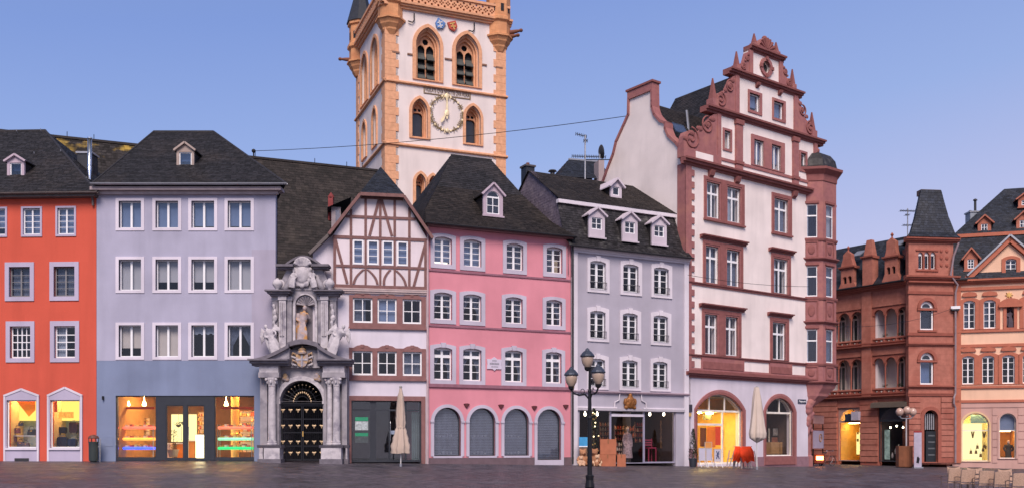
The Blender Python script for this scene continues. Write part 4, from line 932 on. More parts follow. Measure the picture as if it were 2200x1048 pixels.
for y0, y1, mm in ((895, 903, m_grn), (904, 923, m_ntw), (929, 936, m_grn), (937, 950, mat('dark_notice', rgb('#4d5458'), var=0.3, scale=12))):
    q = F.rect(763, 791, y0, y1); MB().box(q[0], q[1], 0.078, 0.086, q[2], q[3]).build('window_notice', mm, sf)
q = F.rect(884, 903, 884, 984, 0.6); pleat(q[0], q[1], 0.1, q[3], 0.6, 0.03).build('curtain', mat('greenish_curtain', rgb('#6f7a74'), rough=0.9), P)
q = F.rect(838, 850, 924, 932, 0.5); MB().box(q[0], q[1], 0.5, 0.52, q[2], q[3]).build('white_sign', M_WHITE, P)
# jetty moulding
cornice(P, 0.02, W-0.01, F.z(816, 631), mat('cream_jetty', rgb('#c8b4b0'), rough=0.7), ((0.1, 0.09), (0.17, 0.08), (0.2, 0.06)), 'jetty_moulding')
# --- timber storey and gable
zE = F.z(716, 500, jet)+0.0; zT = F.z(820, 420, jet)
gu = lambda px: F.u(px, jet)
# gable outline: eaves at z1 both sides, truncated at zT (half hip)
zEl = F.z(712, 503, jet); zEr = F.z(920, 513, jet); zEv = (zEl+zEr)/2
gl, gr = gu(776), gu(866)
wins = F.row([(758.5, 780.5, 515, 567), (790, 813, 516, 568), (822, 845, 517.5, 569.5), (853.5, 876, 519, 571)], jet)
MB().plate([(0, zb), (W, zb), (W, zEv), (gr, zT), (gl, zT), (0, zEv)], [R(q) for q in wins], jet+0.03, 0.25).build('gable_infill', M_INF, P)
for i, q in enumerate(wins):
    window(P, q, 1, (1, 1, 1), fw=0.06, bar=0.025, depth=jet+0.0, back='blindb' if i in (0, 1, 2, 3) else 'dark', gm=M_GLASSB)
def B(px0, py0, px1, py1, w=0.12, name='beam', y=jet-0.015):
    p, q = F.uz(px0, py0, jet), F.uz(px1, py1, jet)
    MB().beam(p, q, w, y, jet+0.06).build(name, M_BEAM, P)
def HB(px0, px1, py, w, dy=-0.02):      # level beam: one height along the front
    z = F.z((px0+px1)/2, py, jet); MB().box(gu(px0), gu(px1), jet+dy, jet+0.06, z-w/2, z+w/2).build('beam', M_BEAM, P)
HB(714.5, 917, 512, 0.14); HB(716.5, 917, 573, 0.12); HB(716, 917, 617, 0.2, -0.03); HB(742, 893, 467.5, 0.12); HB(776, 866, 426, 0.14)
for px, y0, y1, w in ((719, 614, 508, 0.13), (754, 612, 508, 0.12), (785.5, 614, 508, 0.1), (817, 615, 509, 0.1), (848, 616, 510, 0.1), (879.5, 617, 512, 0.12), (914, 618, 514, 0.12)): B(px, y0, px, y1, w, 'post', jet-0.012)
for px, y0, y1 in ((754, 505, 450), (785.5, 507, 428), (817, 508, 428), (848, 508, 428), (879.5, 510, 446)): B(px, y0, px, y1, 0.12, 'post', jet-0.012)
B(814, 430, 794, 506, 0.13, 'brace', jet-0.008); B(820, 430, 842, 507, 0.13, 'brace', jet-0.008)
B(720, 512, 746, 608, 0.13, 'brace', jet-0.008); B(914, 523, 889, 614, 0.13, 'brace', jet-0.008)
def curve(px0, py0, px1, py1, bulge):
    a, b = F.uz(px0, py0, jet), F.uz(px1, py1, jet); n = 7; pts = []
    for i in range(n+1):
        f = i/n; k = bulge*sin(pi*f); pts.append((a[0]+(b[0]-a[0])*f+k, a[1]+(b[1]-a[1])*f))
    MB().plate([(x-0.06, z) for x, z in pts]+[(x+0.06, z) for x, z in pts[::-1]], (), jet-0.01, jet+0.06).build('curved_brace', M_BEAM, P)
for a in ((781, 578, 760, 609, -0.1), (790, 578, 811, 610, 0.1), (838, 579, 825, 611, -0.1), (851, 580, 872, 613, 0.1)): curve(*a)
# verge boards and roof
y0 = jet-0.35; sl = (zT-zEv)/(gl-0)
uL, zL = F.uz(706, 500, y0); uR, zR = F.uz(930, 514, y0); zl = (zL+zR)/2
tl, tr = F.u(774, y0), F.u(868, y0); zt_ = F.z(821, 419, y0)
pk_v = 2.4; pu, pz = F.uz(818, 359, pk_v)
D = 8.0
for (a, b) in (((uL, zl), (tl, zt_)), ((uR, zl), (tr, zt_))):
    MB().beam(a, b, 0.14, y0-0.03, y0+0.05).build('verge_board', M_BEAM, P)
MB().beam((tl, zt_), (tr, zt_), 0.16, y0-0.04, y0+0.05).build('verge_board', M_BEAM, P)
roof_face(P, (tl, y0, zt_+0.08), (tr, y0, zt_+0.08), (pu, pk_v, pz), (pu, pk_v, pz), M_SLATEBL, wid=0.2, course=0.14)
roof_face(P, (uR, y0, zl), (uR, D, zl), (pu, D, pz), (pu, pk_v, pz), M_SLATEBL)
MB().add([(uR, y0, zl), (pu, pk_v, pz), (tr, y0, zt_+0.08)], [(0, 1, 2)]).build('roof', M_SLATEBL, P)
MB().add([(uL, y0, zl), (tl, y0, zt_+0.08), (pu, pk_v, pz)], [(0, 1, 2)]).build('roof', M_SLATEBL, P)
roof_face(P, (uL, D, zl), (uL, y0, zl), (pu, pk_v, pz), (pu, D, pz), M_SLATEBL)
# lean-to wing on the left: white wall under a falling eave
wl_, wz = F.uz(668, 541, 0.4)
MB().plate([(F.u(672, 0.3), 5.5), (0.02, 5.5), (0.02, F.z(712, 503, 0.3)), (F.u(672, 0.3), F.z(672, 540, 0.3))], (), 0.3, 0.6).build('wing_wall', m_w, P)
a, b = F.uz(664, 544, -0.1), F.uz(712, 498, -0.1)
MB().beam(a, b, 0.14, -0.1, 0.6).build('wing_eave', M_GUTTER, P)
MB().add([(a[0], -0.1, a[1]+0.08), (b[0], -0.1, b[1]+0.08), (b[0], 5, b[1]+0.08), (a[0], 5, a[1]+0.08)], [(0, 1, 2, 3)]).build('roof', M_SLATE, P)
# small roof dormer on the left slope
q = F.rect(712, 732, 445, 485, 1.6)
dm = MB().box(q[0], q[1], 1.6, 4, q[2]-0.6, q[3]).build('dormer', mat('dormer_grey_wood2', rgb('#8f8488'), rough=0.7), P)
MB().add([(q[0]-0.2, 1.3, q[3]-0.1), (q[1]+0.5, 1.3, q[3]+0.45), (q[1]+0.5, 4, q[3]+0.45), (q[0]-0.2, 4, q[3]-0.1)], [(0, 1, 2, 3)]).build('dormer_roof', M_SLATEBL, dm)
MB().box(q[0]+0.2, q[1]-0.05, 1.57, 1.6, q[2]+0.15, q[3]-0.15).build('dormer_window', M_GLASSB, dm)
p0 = at(711, 440, 48.6); s = thing('chimney_pot', 'small red clay chimney beside the half timbered roof', 'chimney', (p0.x, p0.y, p0.z-0.8)); MB().box(-0.12, 0.12, -0.12, 0.12, 0, 1.15).build('stack', stone('clay', '#8a4444'), s); MB().lathe([(0.17, 1.15), (0.15, 1.22), (0.03, 1.4)], n=8).build('cap', stone('clay2', '#7c3c3c'), s)
MB().tube([(W+0.03, -0.12, -0.1), (W+0.03, -0.12, zEv-0.1)], 0.05, 8).build('downpipe', mat('pale_pipe', rgb('#b8a0a4')), P)
# ------------------------------------------------------------------ pink house
F = Fac(918, 46.9, 1226, 50.0, 0.74)
P = F.empty('pink_house', 'pink plastered house with bell cast slate roof, grey window frames and four shop arches', 'house')
W = F.L; H = (F.z(918, 482)+F.z(1222, 511))/2
m_pk = plaster('pink_plaster', '#cf8893', streak=0.15); m_ps = plaster('lilac_stone_frame', '#bab3c1'); m_bandp = stone('mauve_band', '#8d6370')
# openings (inside the grey frames)
c1 = [(933, 970.5, 507, 566), (996, 1034, 513, 572), (1088, 1123.5, 524, 580), (1174, 1208, 533, 588)]
c2 = [(932, 971, 627, 685), (995, 1034, 631, 689), (1085.5, 1122.5, 638, 695), (1173, 1207, 645, 700)]
c3 = [(932, 971, 744, 814), (994.5, 1034, 747, 817), (1084.5, 1122.5, 752, 820), (1172, 1206, 757, 824)]
r1, r2, r3 = F.row(c1), F.row(c2), F.row(c3)
ar = []
for a, b, zt_, bt in ((932, 990, 874, 977.5), (1008, 1064, 876, 978), (1083, 1136, 877, 979), (1154, 1205, 878.5, 991)):
    u0, u1, z0, z1 = F.rect(a, b, zt_, bt); ar.append((u0, u1, z0, z1))
zt_ = sum(q[3] for q in ar)/4; zsill = sum(q[2] for q in ar[:3])/3
ar = [(q[0], q[1], zsill if i < 3 else 0.1, zt_) for i, q in enumerate(ar)]
rise = (ar[0][1]-ar[0][0])/2*0.98
shell(P, W, 9, H, m_pk, [R(q) for q in r1+r2+r3]+[arch(q[0], q[1], q[2], q[3]-rise, rise, 18) for q in ar], interior=False)
MB().box(0.3, W-0.3, 1.6, 1.65, F.z(1070, 840), H).build('interior_wall', M_DARKROOM, P)
bk1 = ['blindb', 'blindb', 'curt', 'curt']
warmw = mat('self_glowing_curtain', rgb('#a08a70'), rough=0.9, emit=0.25, var=0.25, scale=6)  # curtain glows by itself, lamplight put into its emission
for rows_, row, bks, tr in (((1, 1, 1, 1), r1, bk1, None), ((1, 1, 1, 1), r2, ['drape']*4, None), ((1, 1, 1, 1), r3, ['drape']*4, 3)):
    for i, (q, b) in enumerate(zip(row, bks)):
        w = window(P, q, 2, rows_, fw=0.055, mul=0.11, bar=0.028, depth=0.16, surround=(0.2, 0.2, 0.2, 0.16), sm=m_ps, arch_rise=0.1, back=b, gm=M_GLASSB if b == 'blindb' else M_GLASS, transom=tr, keystone=row is r3)
        if row is r1 and i in (0, 2, 3): MB().box(q[0]+0.1, q[1]-0.1, 0.36, 0.37, q[2], q[2]+(0.75 if i else 0.3)).build('lit_curtain', warmw if i else lit('table_lamp', (1.0, 0.85, 0.6), 2.00), w)
# bands under the sills
for y0, y1, pr, h in ((576, 601, 0.05, 0.09), (694, 714, 0.05, 0.09), (823, 831, 0.09, 0.16)):
    z = (F.z(919, y0)+F.z(1222, y1))/2; band(P, 0, W, z-h, z, m_bandp, pr)
# plain arcade
for i, q in enumerate(ar):
    k = 0.16; z0 = q[2]-0.02
    s = MB().plate(arch(q[0]-k, q[1]+k, z0 if i < 3 else -0.2, q[3]-rise, rise+k, 20), [arch(q[0], q[1], z0+0.02, q[3]-rise, rise, 18)], -0.05, 0.12).build('shop_arch', m_ps, P)
    for u in (q[0]-k, q[1]): MB().box(u-0.03 if u < q[0] else u-0.0, u+k+(0.0 if u < q[0] else 0.03), -0.09, 0.05, q[3]-rise-0.05, q[3]-rise+0.05).build('impost', m_ps, s)
    if i < 3:
        MB().box(q[0]-0.05, q[1]+0.05, -0.1, 0.15, z0-0.08, z0+0.012).build('sill', m_ps, s)
    MB().plate(arch(q[0], q[1], q[2], q[3]-rise, rise, 18), [arch(q[0]+0.05, q[1]-0.05, q[2]+0.05, q[3]-rise, rise-0.05, 18)], 0.14, 0.2).build('window_frame', M_LEAD, s)
    MB().plate(arch(q[0]+0.05, q[1]-0.05, q[2]+0.05, q[3]-rise, rise-0.05, 18), (), 0.17, 0.178).build('pane', M_GLASS, s)
    # roller grille of thin bars behind the glass
    gr = MB(); c = (q[0]+q[1])/2; hw = (q[1]-q[0])/2
    n = 22
    for j in range(1, n):
        x = -hw+2*hw*j/n; zz = q[3]-rise+sqrt(max(0, 1-(x/hw)**2))*rise; gr.box(c+x-0.011, c+x+0.011, 0.235, 0.245, q[2], zz-0.03)
    nz = 30
    for j in range(1, nz):
        z = q[2]+(q[3]-q[2])*j/nz; d = z-(q[3]-rise); hx = hw*sqrt(max(0, 1-(d/rise)**2)) if d > 0 else hw; gr.box(c-hx+0.03, c+hx-0.03, 0.247, 0.257, z-0.011, z+0.011)
    gr.build('roller_grille', mat('grille_metal', (0.32, 0.31, 0.34), rough=0.55, metal=0.2), s, kind='stuff')
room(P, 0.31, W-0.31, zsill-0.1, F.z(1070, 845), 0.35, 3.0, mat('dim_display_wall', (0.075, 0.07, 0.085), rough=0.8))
for i, q in enumerate(ar[:3]):
    for j, zz in ((0, q[2]+0.03), (1, q[2]+0.9)):
        s = thing('display_shelf', 'dim %s display shelf behind the grille of the %s pink arch' % ('lower', ('first', 'second', 'third')[i]) if j == 0 else 'dim upper display shelf behind the grille of the %s pink arch' % ('first', 'second', 'third')[i], 'shelf', F.world(q[0], 0.6, zz), F.rz)
        w = q[1]-q[0]; MB().box(0.05, w-0.05, 0, 0.4, 0, 0.03).build('board', mat('dim_board', (0.25, 0.23, 0.24)), s)
        for x in (0.1, w-0.13): MB().box(x, x+0.03, 0.3, 0.4, -0.03, 0).build('bracket', M_LEAD, s)
        for k in range(6):
            x = 0.12+(w-0.3)*k/5.5; h = 0.06+0.12*random.random(); MB().lathe([(0.03, 0.03), (0.06, 0.03+h*0.5), (0.05, 0.03+h)], x+0.06, 0.2, 8).build('ware', mat('ware_%d' % (k % 3), [(0.5, 0.45, 0.45), (0.35, 0.3, 0.3), (0.55, 0.5, 0.4)][k % 3]), s)
# socle of dark stone, broken at the door
for a, b in ((0, ar[3][0]-0.18), (ar[3][1]+0.18, W)): MB().box(a, b, -0.08, 0.02, -0.5, zsill-0.09).build('socle', stone('socle_stone', '#6b5a60'), P)
# brown leaf ornaments between the arches
for px, py in ((1002, 870), (1076, 872), (1147.5, 875), (1215, 872.5)):
    u, z = F.uz(px, py); mb = MB().plate([(u-0.15, z+0.08), (u-0.13, z+0.02), (u, z-0.14), (u+0.13, z+0.02), (u+0.15, z+0.08), (u+0.05, z+0.1), (u-0.05, z+0.1)][::-1], (), -0.07, 0.01)
    mb.build('leaf_ornament', stone('brown_ornament', '#5a3034'), P)
# ornate name plaque
q = F.rect(1045.5, 1077, 771, 792); c = (q[0]+q[1])/2; zc = (q[2]+q[3])/2; hw = (q[1]-q[0])/2; hh = (q[3]-q[2])/2
s = MB().plate([(c-hw, zc-hh), (c-0.1, zc-hh), (c, zc-hh-0.08), (c+0.1, zc-hh), (c+hw, zc-hh), (c+hw*0.93, zc), (c+hw, zc+hh), (c+0.16, zc+hh), (c+0.1, zc+hh+0.05), (c, zc+hh+0.11), (c-0.1, zc+hh+0.05), (c-0.16, zc+hh), (c-hw, zc+hh), (c-hw*0.93, zc)], (), -0.06, 0.01).build('name_plaque', plaster('plaque_white', '#c9c0cf'), P)
rnd = random.Random(4); mb = MB()
for r_, (w_, h_) in enumerate(((0.3, 0.07), (0.62, 0.11), (0.44, 0.05))):
    x = c-w_*hw; z = zc+0.17-r_*0.15
    while x < c+w_*hw: k = 0.02+0.03*rnd.random(); mb.box(x, x+k, -0.064, -0.058, z-h_/2, z+h_*(0.3+0.2*rnd.random())); x += k+0.014
mb.build('worn_lettering', mat('grey_lettering', (0.22, 0.21, 0.25)), s, kind='stuff')
# downpipe between pink and lavender
MB().tube([(W+0.08, -0.35, H+0.05), (W+0.06, -0.14, H-0.35), (W+0.06, -0.12, -0.1)], 0.055, 8).build('downpipe', M_LEAD, P)
MB().tube([(0.0, -0.1, -0.1), (0.0, -0.1, H-0.05)], 0.04, 8).build('downpipe', mat('pale_pipe', rgb('#b8a0a4')), P)
# bell cast roof
vr = 4.6; ze = H+0.0; ru0, zr0 = F.uz(969, 334, vr); ru1, zr1 = F.uz(1056, 345, vr); zr = (zr0+zr1)/2
o = 0.45; m1 = 0.9; zm = ze+0.55      # flare: lower, flatter skirt
u0, u1 = -0.25, W+0.1
lo = lambda u, v: (u, v, ze)
A = [(u0, -o), (u1, -o), (u1, 9.6), (u0, 9.6)]; Bv = [(u0+0.45, m1), (u1-0.75, m1), (u1-0.75, 8.3), (u0+0.45, 8.3)]
zm = ze+0.95
for i in range(4):
    j = (i+1) % 4; roof_face(P, (*A[i], ze), (*A[j], ze), (*Bv[j], zm), (*Bv[i], zm), M_SLATEBR)
rg = [(ru0, vr), (ru1, vr)]
top = [(rg[0], rg[1]), (rg[1], rg[1]), (rg[1], rg[0]), (rg[0], rg[0])]
zk = zm+(zr-zm)*0.42     # the right hip bends once more
f = 0.45
C = [(Bv[0][0]+(rg[0][0]-Bv[0][0])*f, Bv[0][1]+(vr-Bv[0][1])*f), (Bv[1][0]+(rg[1][0]-Bv[1][0])*f*1.06, Bv[1][1]+(vr-Bv[1][1])*f), (Bv[2][0]+(rg[1][0]-Bv[2][0])*f*1.06, Bv[2][1]+(vr-Bv[2][1])*f), (Bv[3][0]+(rg[0][0]-Bv[3][0])*f, Bv[3][1]+(vr-Bv[3][1])*f)]
for i in range(4):
    j = (i+1) % 4; roof_face(P, (*Bv[i], zm), (*Bv[j], zm), (*C[j], zk), (*C[i], zk), M_SLATEBR)
    a, b = top[i]; roof_face(P, (*C[i], zk), (*C[j], zk), (*b, zr), (*a, zr), M_SLATEBR if i != 0 else M_SLATE)
MB().tube([(*rg[0], zr), (*rg[1], zr)], 0.07, 6).build('ridge_capping', M_SLATELI, P)
MB().box(-0.1, W+0.02, -0.3, 0.02, ze-0.1, ze-0.01).build('eaves_board', mat('pink_eaves', rgb('#8a6a6c')), P)
gutter(P, u0, u1, -o-0.06, ze+0.0, 0.07, M_LEAD)
v = 0.75; q = F.rect(1045.5, 1073.5, 411, 460, v); c = (q[0]+q[1])/2
dormer(P, c, q[1]-q[0]+0.36, q[2]-0.1, q[3]-0.12, F.z(1059, 394, v), v, v+3.0, plaster('dormer_white', '#b9a8b4'), M_SLATEBR, q, 2, (1, 1), archw=0.3)
# ------------------------------------------------------------------ lavender house with mansard
F = Fac(1229, 50.0, 1479, 53.4, 0.56)
P = F.empty('lavender_house', 'pale lavender house with mansard roof, white dormers and dark glazed shop front', 'house')
W = F.L; H = (F.z(1229, 528)+F.z(1479, 556))/2
m_lv = plaster('lavender_plaster', '#a9a4af', streak=0.15); m_wt = plaster('white_frame_stone', '#d3ccd3')
def rr(bx): return F.row(bx)
r1 = rr([(1267, 1301, 561, 621), (1338, 1371, 567, 627), (1404, 1436, 574, 633)])
r2 = rr([(1267, 1300, 666, 725), (1337, 1369, 672, 730), (1403, 1434, 678, 736)])
r3 = rr([(1267, 1299, 768, 829), (1336, 1369, 773, 830), (1402, 1433, 777, 834)])
shop = F.rect(1245, 1452, 881, 993); shop = (shop[0], shop[1], 0.06, shop[3])
MB().plate([(0, -0.6), (shop[0], -0.6), (shop[0], shop[3]), (shop[1], shop[3]), (shop[1], -0.6), (W, -0.6), (W, H), (0, H)], [R(q) for q in r1+r2+r3], 0, 0.3).build('wall', m_lv, P)
for a in (0, W-0.3): MB().box(a, a+0.3, 0.3, 8, -0.6, H).build('side_wall', m_lv, P)
MB().box(0, W, 8, 8.3, -0.6, H).build('back_wall', m_lv, P); MB().box(0.3, W-0.3, 1.6, 1.65, shop[3]+0.5, H).build('interior_wall', M_DARKROOM, P)
for row in (r1, r2, r3):
    for q in row:
        w = window(P, q, 2, (1, 1, 1, 1), fw=0.06, mul=0.13, bar=0.03, depth=0.12, surround=(0.17, 0.22, 0.17, 0.2), sm=m_wt, sproud=0.06, arch_rise=0.1, keystone=True, back='dark')
        ir = MB(); z0 = q[2]+0.04
        b = MB().tube([(q[0]-0.02, -0.12, z0+0.32), (q[1]+0.02, -0.12, z0+0.32)], 0.013, 6); 
        for k in range(11): x = q[0]+(q[1]-q[0])*k/10; b.tube([(x, -0.12, z0), (x, -0.12, z0+0.32)], 0.008, 5)
        b.tube([(q[0]-0.02, -0.12, z0), (q[1]+0.02, -0.12, z0)], 0.01, 6)
        for x in (q[0]-0.02, q[1]+0.02): b.tube([(x, -0.12, z0+0.32), (x, 0.05, z0+0.32)], 0.012, 5)
        b.build('window_railing', M_IRON, w, kind='stuff')
# white corner pilasters, eaves cornice
MB().box(-0.02, 0.3, -0.07, 0.05, -0.3, H).build('pilaster', m_wt, P); MB().box(W-0.32, W-0.02, -0.07, 0.05, -0.3, H).build('pilaster', m_wt, P)
cornice(P, 0, W, H-0.3, m_wt, ((0.09, 0.1), (0.16, 0.08), (0.26, 0.1)), 'eaves_cornice')
z = (F.z(1241, 838)+F.z(1458, 844))/2; cornice(P, 0, W, z-0.12, plaster('pink_white_band', '#c0a9b2'), ((0.1, 0.06), (0.17, 0.06)), 'string_course')
# fascia with scrolled centre panel and gilt crest
f0 = F.rect(1319, 1387, 845, 876); c = (f0[0]+f0[1])/2
for sg in (-1, 1):
    pts = [(c+sg*(f0[1]-f0[0])/2, f0[2]), (c+sg*(f0[1]-f0[0])*0.49, f0[2]+0.3), (c+sg*(f0[1]-f0[0])*0.36, f0[2]+0.42), (c+sg*(f0[1]-f0[0])*0.34, f0[3])]
    MB().tube([(a, -0.06, b) for a, b in pts], 0.035, 6).build('fascia_moulding', m_wt, P)
zf = F.z(1350, 878)
for a, b in ((0.3, c-0.85), (c+0.85, W-0.32)): MB().box(a, b, -0.07, 0.02, zf+0.03, zf+0.1).build('fascia_moulding', m_wt, P)
MB().prof_u([(0.02, zf-0.1), (0.02, zf+0.02), (-0.14, zf+0.02), (-0.1, zf-0.1)], 0.3, W-0.32).build('fascia_cornice', m_wt, P)
q = F.rect(1341, 1368, 842, 879, -0.15); cu = (q[0]+q[1])/2; z0 = q[2]; h = q[3]-q[2]
mb = MB().ell((cu, -0.12, z0+h*0.3), (0.34, 0.14, 0.24), 14, 9).ell((cu, -0.14, z0+h*0.55), (0.25, 0.15, 0.22), 12, 9).ell((cu, -0.14, z0+h*0.8), (0.12, 0.1, 0.14), 10, 7).tube([(cu, -0.14, z0+h*0.85), (cu+0.02, -0.14, z0+h*1.02)], [0.06, 0.02], 7)
for sg in (-1, 1): mb.ell((cu+sg*0.3, -0.12, z0+h*0.45), (0.11, 0.1, 0.2)).ell((cu+sg*0.25, -0.12, z0+h*0.12), (0.14, 0.1, 0.1)).ell((cu+sg*0.1, -0.24, z0+h*0.4), (0.07, 0.06, 0.12))
blob(mb, 'gilded_crest', mat('dark_gilding', rgb('#8a5a30'), rough=0.5, var=0.4, scale=14, metal=0.3), P, 0.03)
# shop front in three glazed bays
us = [shop[0], F.u(1313.5), F.u(1385.5), shop[1]]; zt = shop[3]
m_fr = mat('pale_shop_frame', rgb('#8f8ca0'), rough=0.5)
for i in range(3):
    a, b = us[i], us[i+1]
    fr = MB().plate(R((a, b, 0.06, zt)), [R((a+0.05, b-0.05, 0.14 if i != 1 else 0.1, zt-0.06))], 0.08, 0.16).build('shop_window' if i != 1 else 'shop_door', m_fr, P)
    MB().plate(R((a+0.05, b-0.05, 0.14, zt-0.06)), (), 0.11, 0.12).build('pane', M_SHOPGLASS, fr)
q = F.rect(1314, 1384, 888, 893); MB().box(us[1]+0.05, us[2]-0.05, 0.05, 0.3, zt-0.32, zt-0.18).build('awning_box', M_WHITEST, P)
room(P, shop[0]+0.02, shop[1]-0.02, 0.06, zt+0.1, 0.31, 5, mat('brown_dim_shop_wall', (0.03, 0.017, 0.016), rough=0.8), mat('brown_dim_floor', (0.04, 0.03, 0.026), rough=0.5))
for px in (1257, 1283, 1396, 1426):
    u, z = F.uz(px, 888, 0.6); MB().lathe([(0.02, z-0.12), (0.06, z-0.08), (0.07, z), (0.03, z+0.1), (0.01, z+0.12), (0.008, zt+0.1)], u, 0.6, 10).build('pendant_lamp', lit('pendant_bulb', (1.0, 0.85, 0.65), 5.40), P)
for k in range(3): MB().box(us[0]+0.8+k*2.0, us[0]+1.2+k*2.0, 0.75, 0.95, zt+0.05, zt+0.08).build('ceiling_lamp', lit('dim_warm_lamp', (1.0, 0.6, 0.3), 30.0), P)
# goods inside the shop
def stand(px0, px1, py0, py1, v, cols, lbl, rows=4, per=4):
    u0, u1, z0, z1 = F.rect(px0, px1, py0, py1, v); w, h = u1-u0, z1-z0
    s = thing('goods_stand', lbl, 'shelf', F.world(u0, v, z0), F.rz)
    for x in (0.02, w-0.02): MB().box(x-0.02, x+0.02, 0.1, 0.14, 0, h).build('upright', mat('stand_wood', (0.2, 0.12, 0.08)), s)
    rnd = random.Random(px0)
    for i in range(rows):
        zz = h*(i+0.1)/rows; MB().box(0, w, 0, 0.25, zz-0.015, zz+0.005).build('shelf_board', mat('stand_wood', (0.2, 0.12, 0.08)), s)
        for k in range(per):
            x = w*(k+0.15)/per; cc = cols[rnd.randrange(len(cols))]
            MB().lathe([(w/per*0.2, zz+0.005), (w/per*0.36, zz+h/rows*0.3), (w/per*0.2, zz+h/rows*0.5), (w/per*0.26, zz+h/rows*0.62), (w/per*0.05, zz+h/rows*0.75)], x+w/per*0.35, 0.12, 8).build('toy', mat('toy_'+cc, rgb(cc), rough=0.8, var=0.2), s)
stand(1322, 1344, 912, 945, 1.6, ('#a04030', '#c08060', '#803838', '#d0a080'), 'red and brown toy shelf on the left behind the lavender shop door', 3)
stand(1348, 1366, 912, 940, 1.6, ('#b06040', '#d0b090', '#903030'), 'toy shelf in the middle behind the lavender shop door', 2, 3)
stand(1366, 1384, 905, 950, 2.4, ('#903028', '#b86848', '#c8a080', '#703030'), 'warm toned toy shelf at the right behind the lavender shop door', 4, 4)
stand(1290, 1311, 905, 945, 2.2, ('#6a3028', '#a06848', '#807060'), 'dim toy shelf in the left bay of the lavender shop', 4, 4)
stand(1422, 1437, 902, 962, 1.2, ('#7a5a40', '#a08060', '#505040'), 'tall narrow goods shelf in the right bay of the lavender shop', 6, 3)
stand(1326, 1340, 948, 978, 1.4, ('#c0a090', '#904030', '#d0c0b0'), 'low toy shelf beside the mannequin in the lavender shop', 3, 3)
q = F.rect(1403, 1417, 904, 935, 2.2); s = thing('wood_panel', 'upright orange brown wooden panel in the right bay of the lavender shop', 'panel', F.world(q[0], 2.2, q[2]), F.rz)
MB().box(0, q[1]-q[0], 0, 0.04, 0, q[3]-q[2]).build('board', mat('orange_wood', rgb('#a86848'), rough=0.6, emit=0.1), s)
for k in range(3): MB().box((q[1]-q[0])*k/3+0.01, (q[1]-q[0])*(k+0.9)/3, -0.02, 0, 0.03, q[3]-q[2]-0.03).build('plank', mat('orange_wood', rgb('#a86848')), s)
q = F.rect(1391, 1408, 943, 978, 1.0); w = q[1]-q[0]; h = q[3]-q[2]
s = thing('red_chair', 'dark red wooden chair in the right bay of the lavender shop', 'chair', F.world(q[0], 0.9, 0.06), F.rz); m = mat('red_chair_paint', rgb('#8a3048'), rough=0.5)
hz = q[2]
for x in (0, w-0.05):
    for y in (0, 0.4): MB().box(x, x+0.05, y, y+0.05, 0, hz+h*0.4 if y == 0 else hz+h).build('leg', m, s)
MB().box(0, w, 0, 0.45, hz+h*0.38, hz+h*0.45).build('seat', m, s)
for k in range(3): MB().box(0.05, w-0.05, 0.41, 0.44, hz+h*(0.55+0.15*k), hz+h*(0.64+0.15*k)).build('back_slat', m, s)
q = F.rect(1343, 1357, 915, 983, 1.0); c0 = (q[0]+q[1])/2; hh = q[3]-0.06
mb = MB().tube([(0, 0, 0.25), (0, 0, hh*0.45), (0, 0, hh*0.62), (0, 0, hh*0.8), (0, 0, hh*0.84)], [0.3, 0.24, 0.17, 0.2, 0.06], 14).tube([(-0.2, 0, hh*0.78), (-0.28, 0, hh*0.6), (-0.24, -0.1, hh*0.45)], [0.07, 0.06, 0.04], 8).tube([(0.2, 0, hh*0.78), (0.28, 0, hh*0.6), (0.24, -0.1, hh*0.45)], [0.07, 0.06, 0.04], 8)
s = thing('dress_form', 'shop mannequin in a pale striped dress behind the lavender shop door', 'mannequin', F.world(c0, 1.1, 0.06), F.rz)
blob(mb, 'dress', mat('pale_dress', rgb('#8d7a80'), rough=0.9, var=0.4, scale=12), s, 0.03); MB().ell((0, 0, hh*0.92), (0.09, 0.1, 0.13)).tube([(0, 0, hh*0.83), (0, 0, hh*0.88)], 0.05, 8).build('head', mat('pale_head', rgb('#c8b8b0'), rough=0.6), s); MB().lathe([(0.18, 0), (0.18, 0.02), (0.02, 0.04), (0.02, 0.3)], n=12).build('stand', M_ZINC, s)
# ---- mansard roof
zc0 = (F.z(1211, 440, 0.9)+F.z(1456, 466, 0.9))/2; ze = H
y1 = 0.9; o = 0.35; vr = 4.2; zr = (F.z(1172, 378, vr)+F.z(1384, 398, vr))/2
prof = [(-o, ze-0.02), (0.25, ze+0.55), (y1, zc0)]       # concave lower slope
ul, ur = -0.35, W+0.05
for i in range(2):
    (a, za), (b, zb_) = prof[i], prof[i+1]; roof_face(P, (ul, a, za), (ur-0.05*i, a, za), (ur-0.05*(i+1), b, zb_), (ul, b, zb_), M_SLATELI, wid=0.2, course=0.14)
MB().box(ul-0.02, ur, y1-0.16, y1+0.1, zc0-0.03, zc0+0.17).build('mansard_cornice', m_wt, P)
roof_face(P, (ul, y1-0.18, zc0+0.18), (ur-0.1, y1-0.18, zc0+0.18), (ur-0.1, vr, zr), (ul, vr, zr), M_SLATEBR)
MB().quad((ur-0.1, 7.6, zc0), (ul, 7.6, zc0), (ul, vr, zr), (ur-0.1, vr, zr)).build('roof', M_SLATEBR, P)
MB().quad((ur, 8.6, ze), (ul, 8.6, ze), (ul, 7.6, zc0), (ur, 7.6, zc0)).build('roof', M_SLATELI, P)
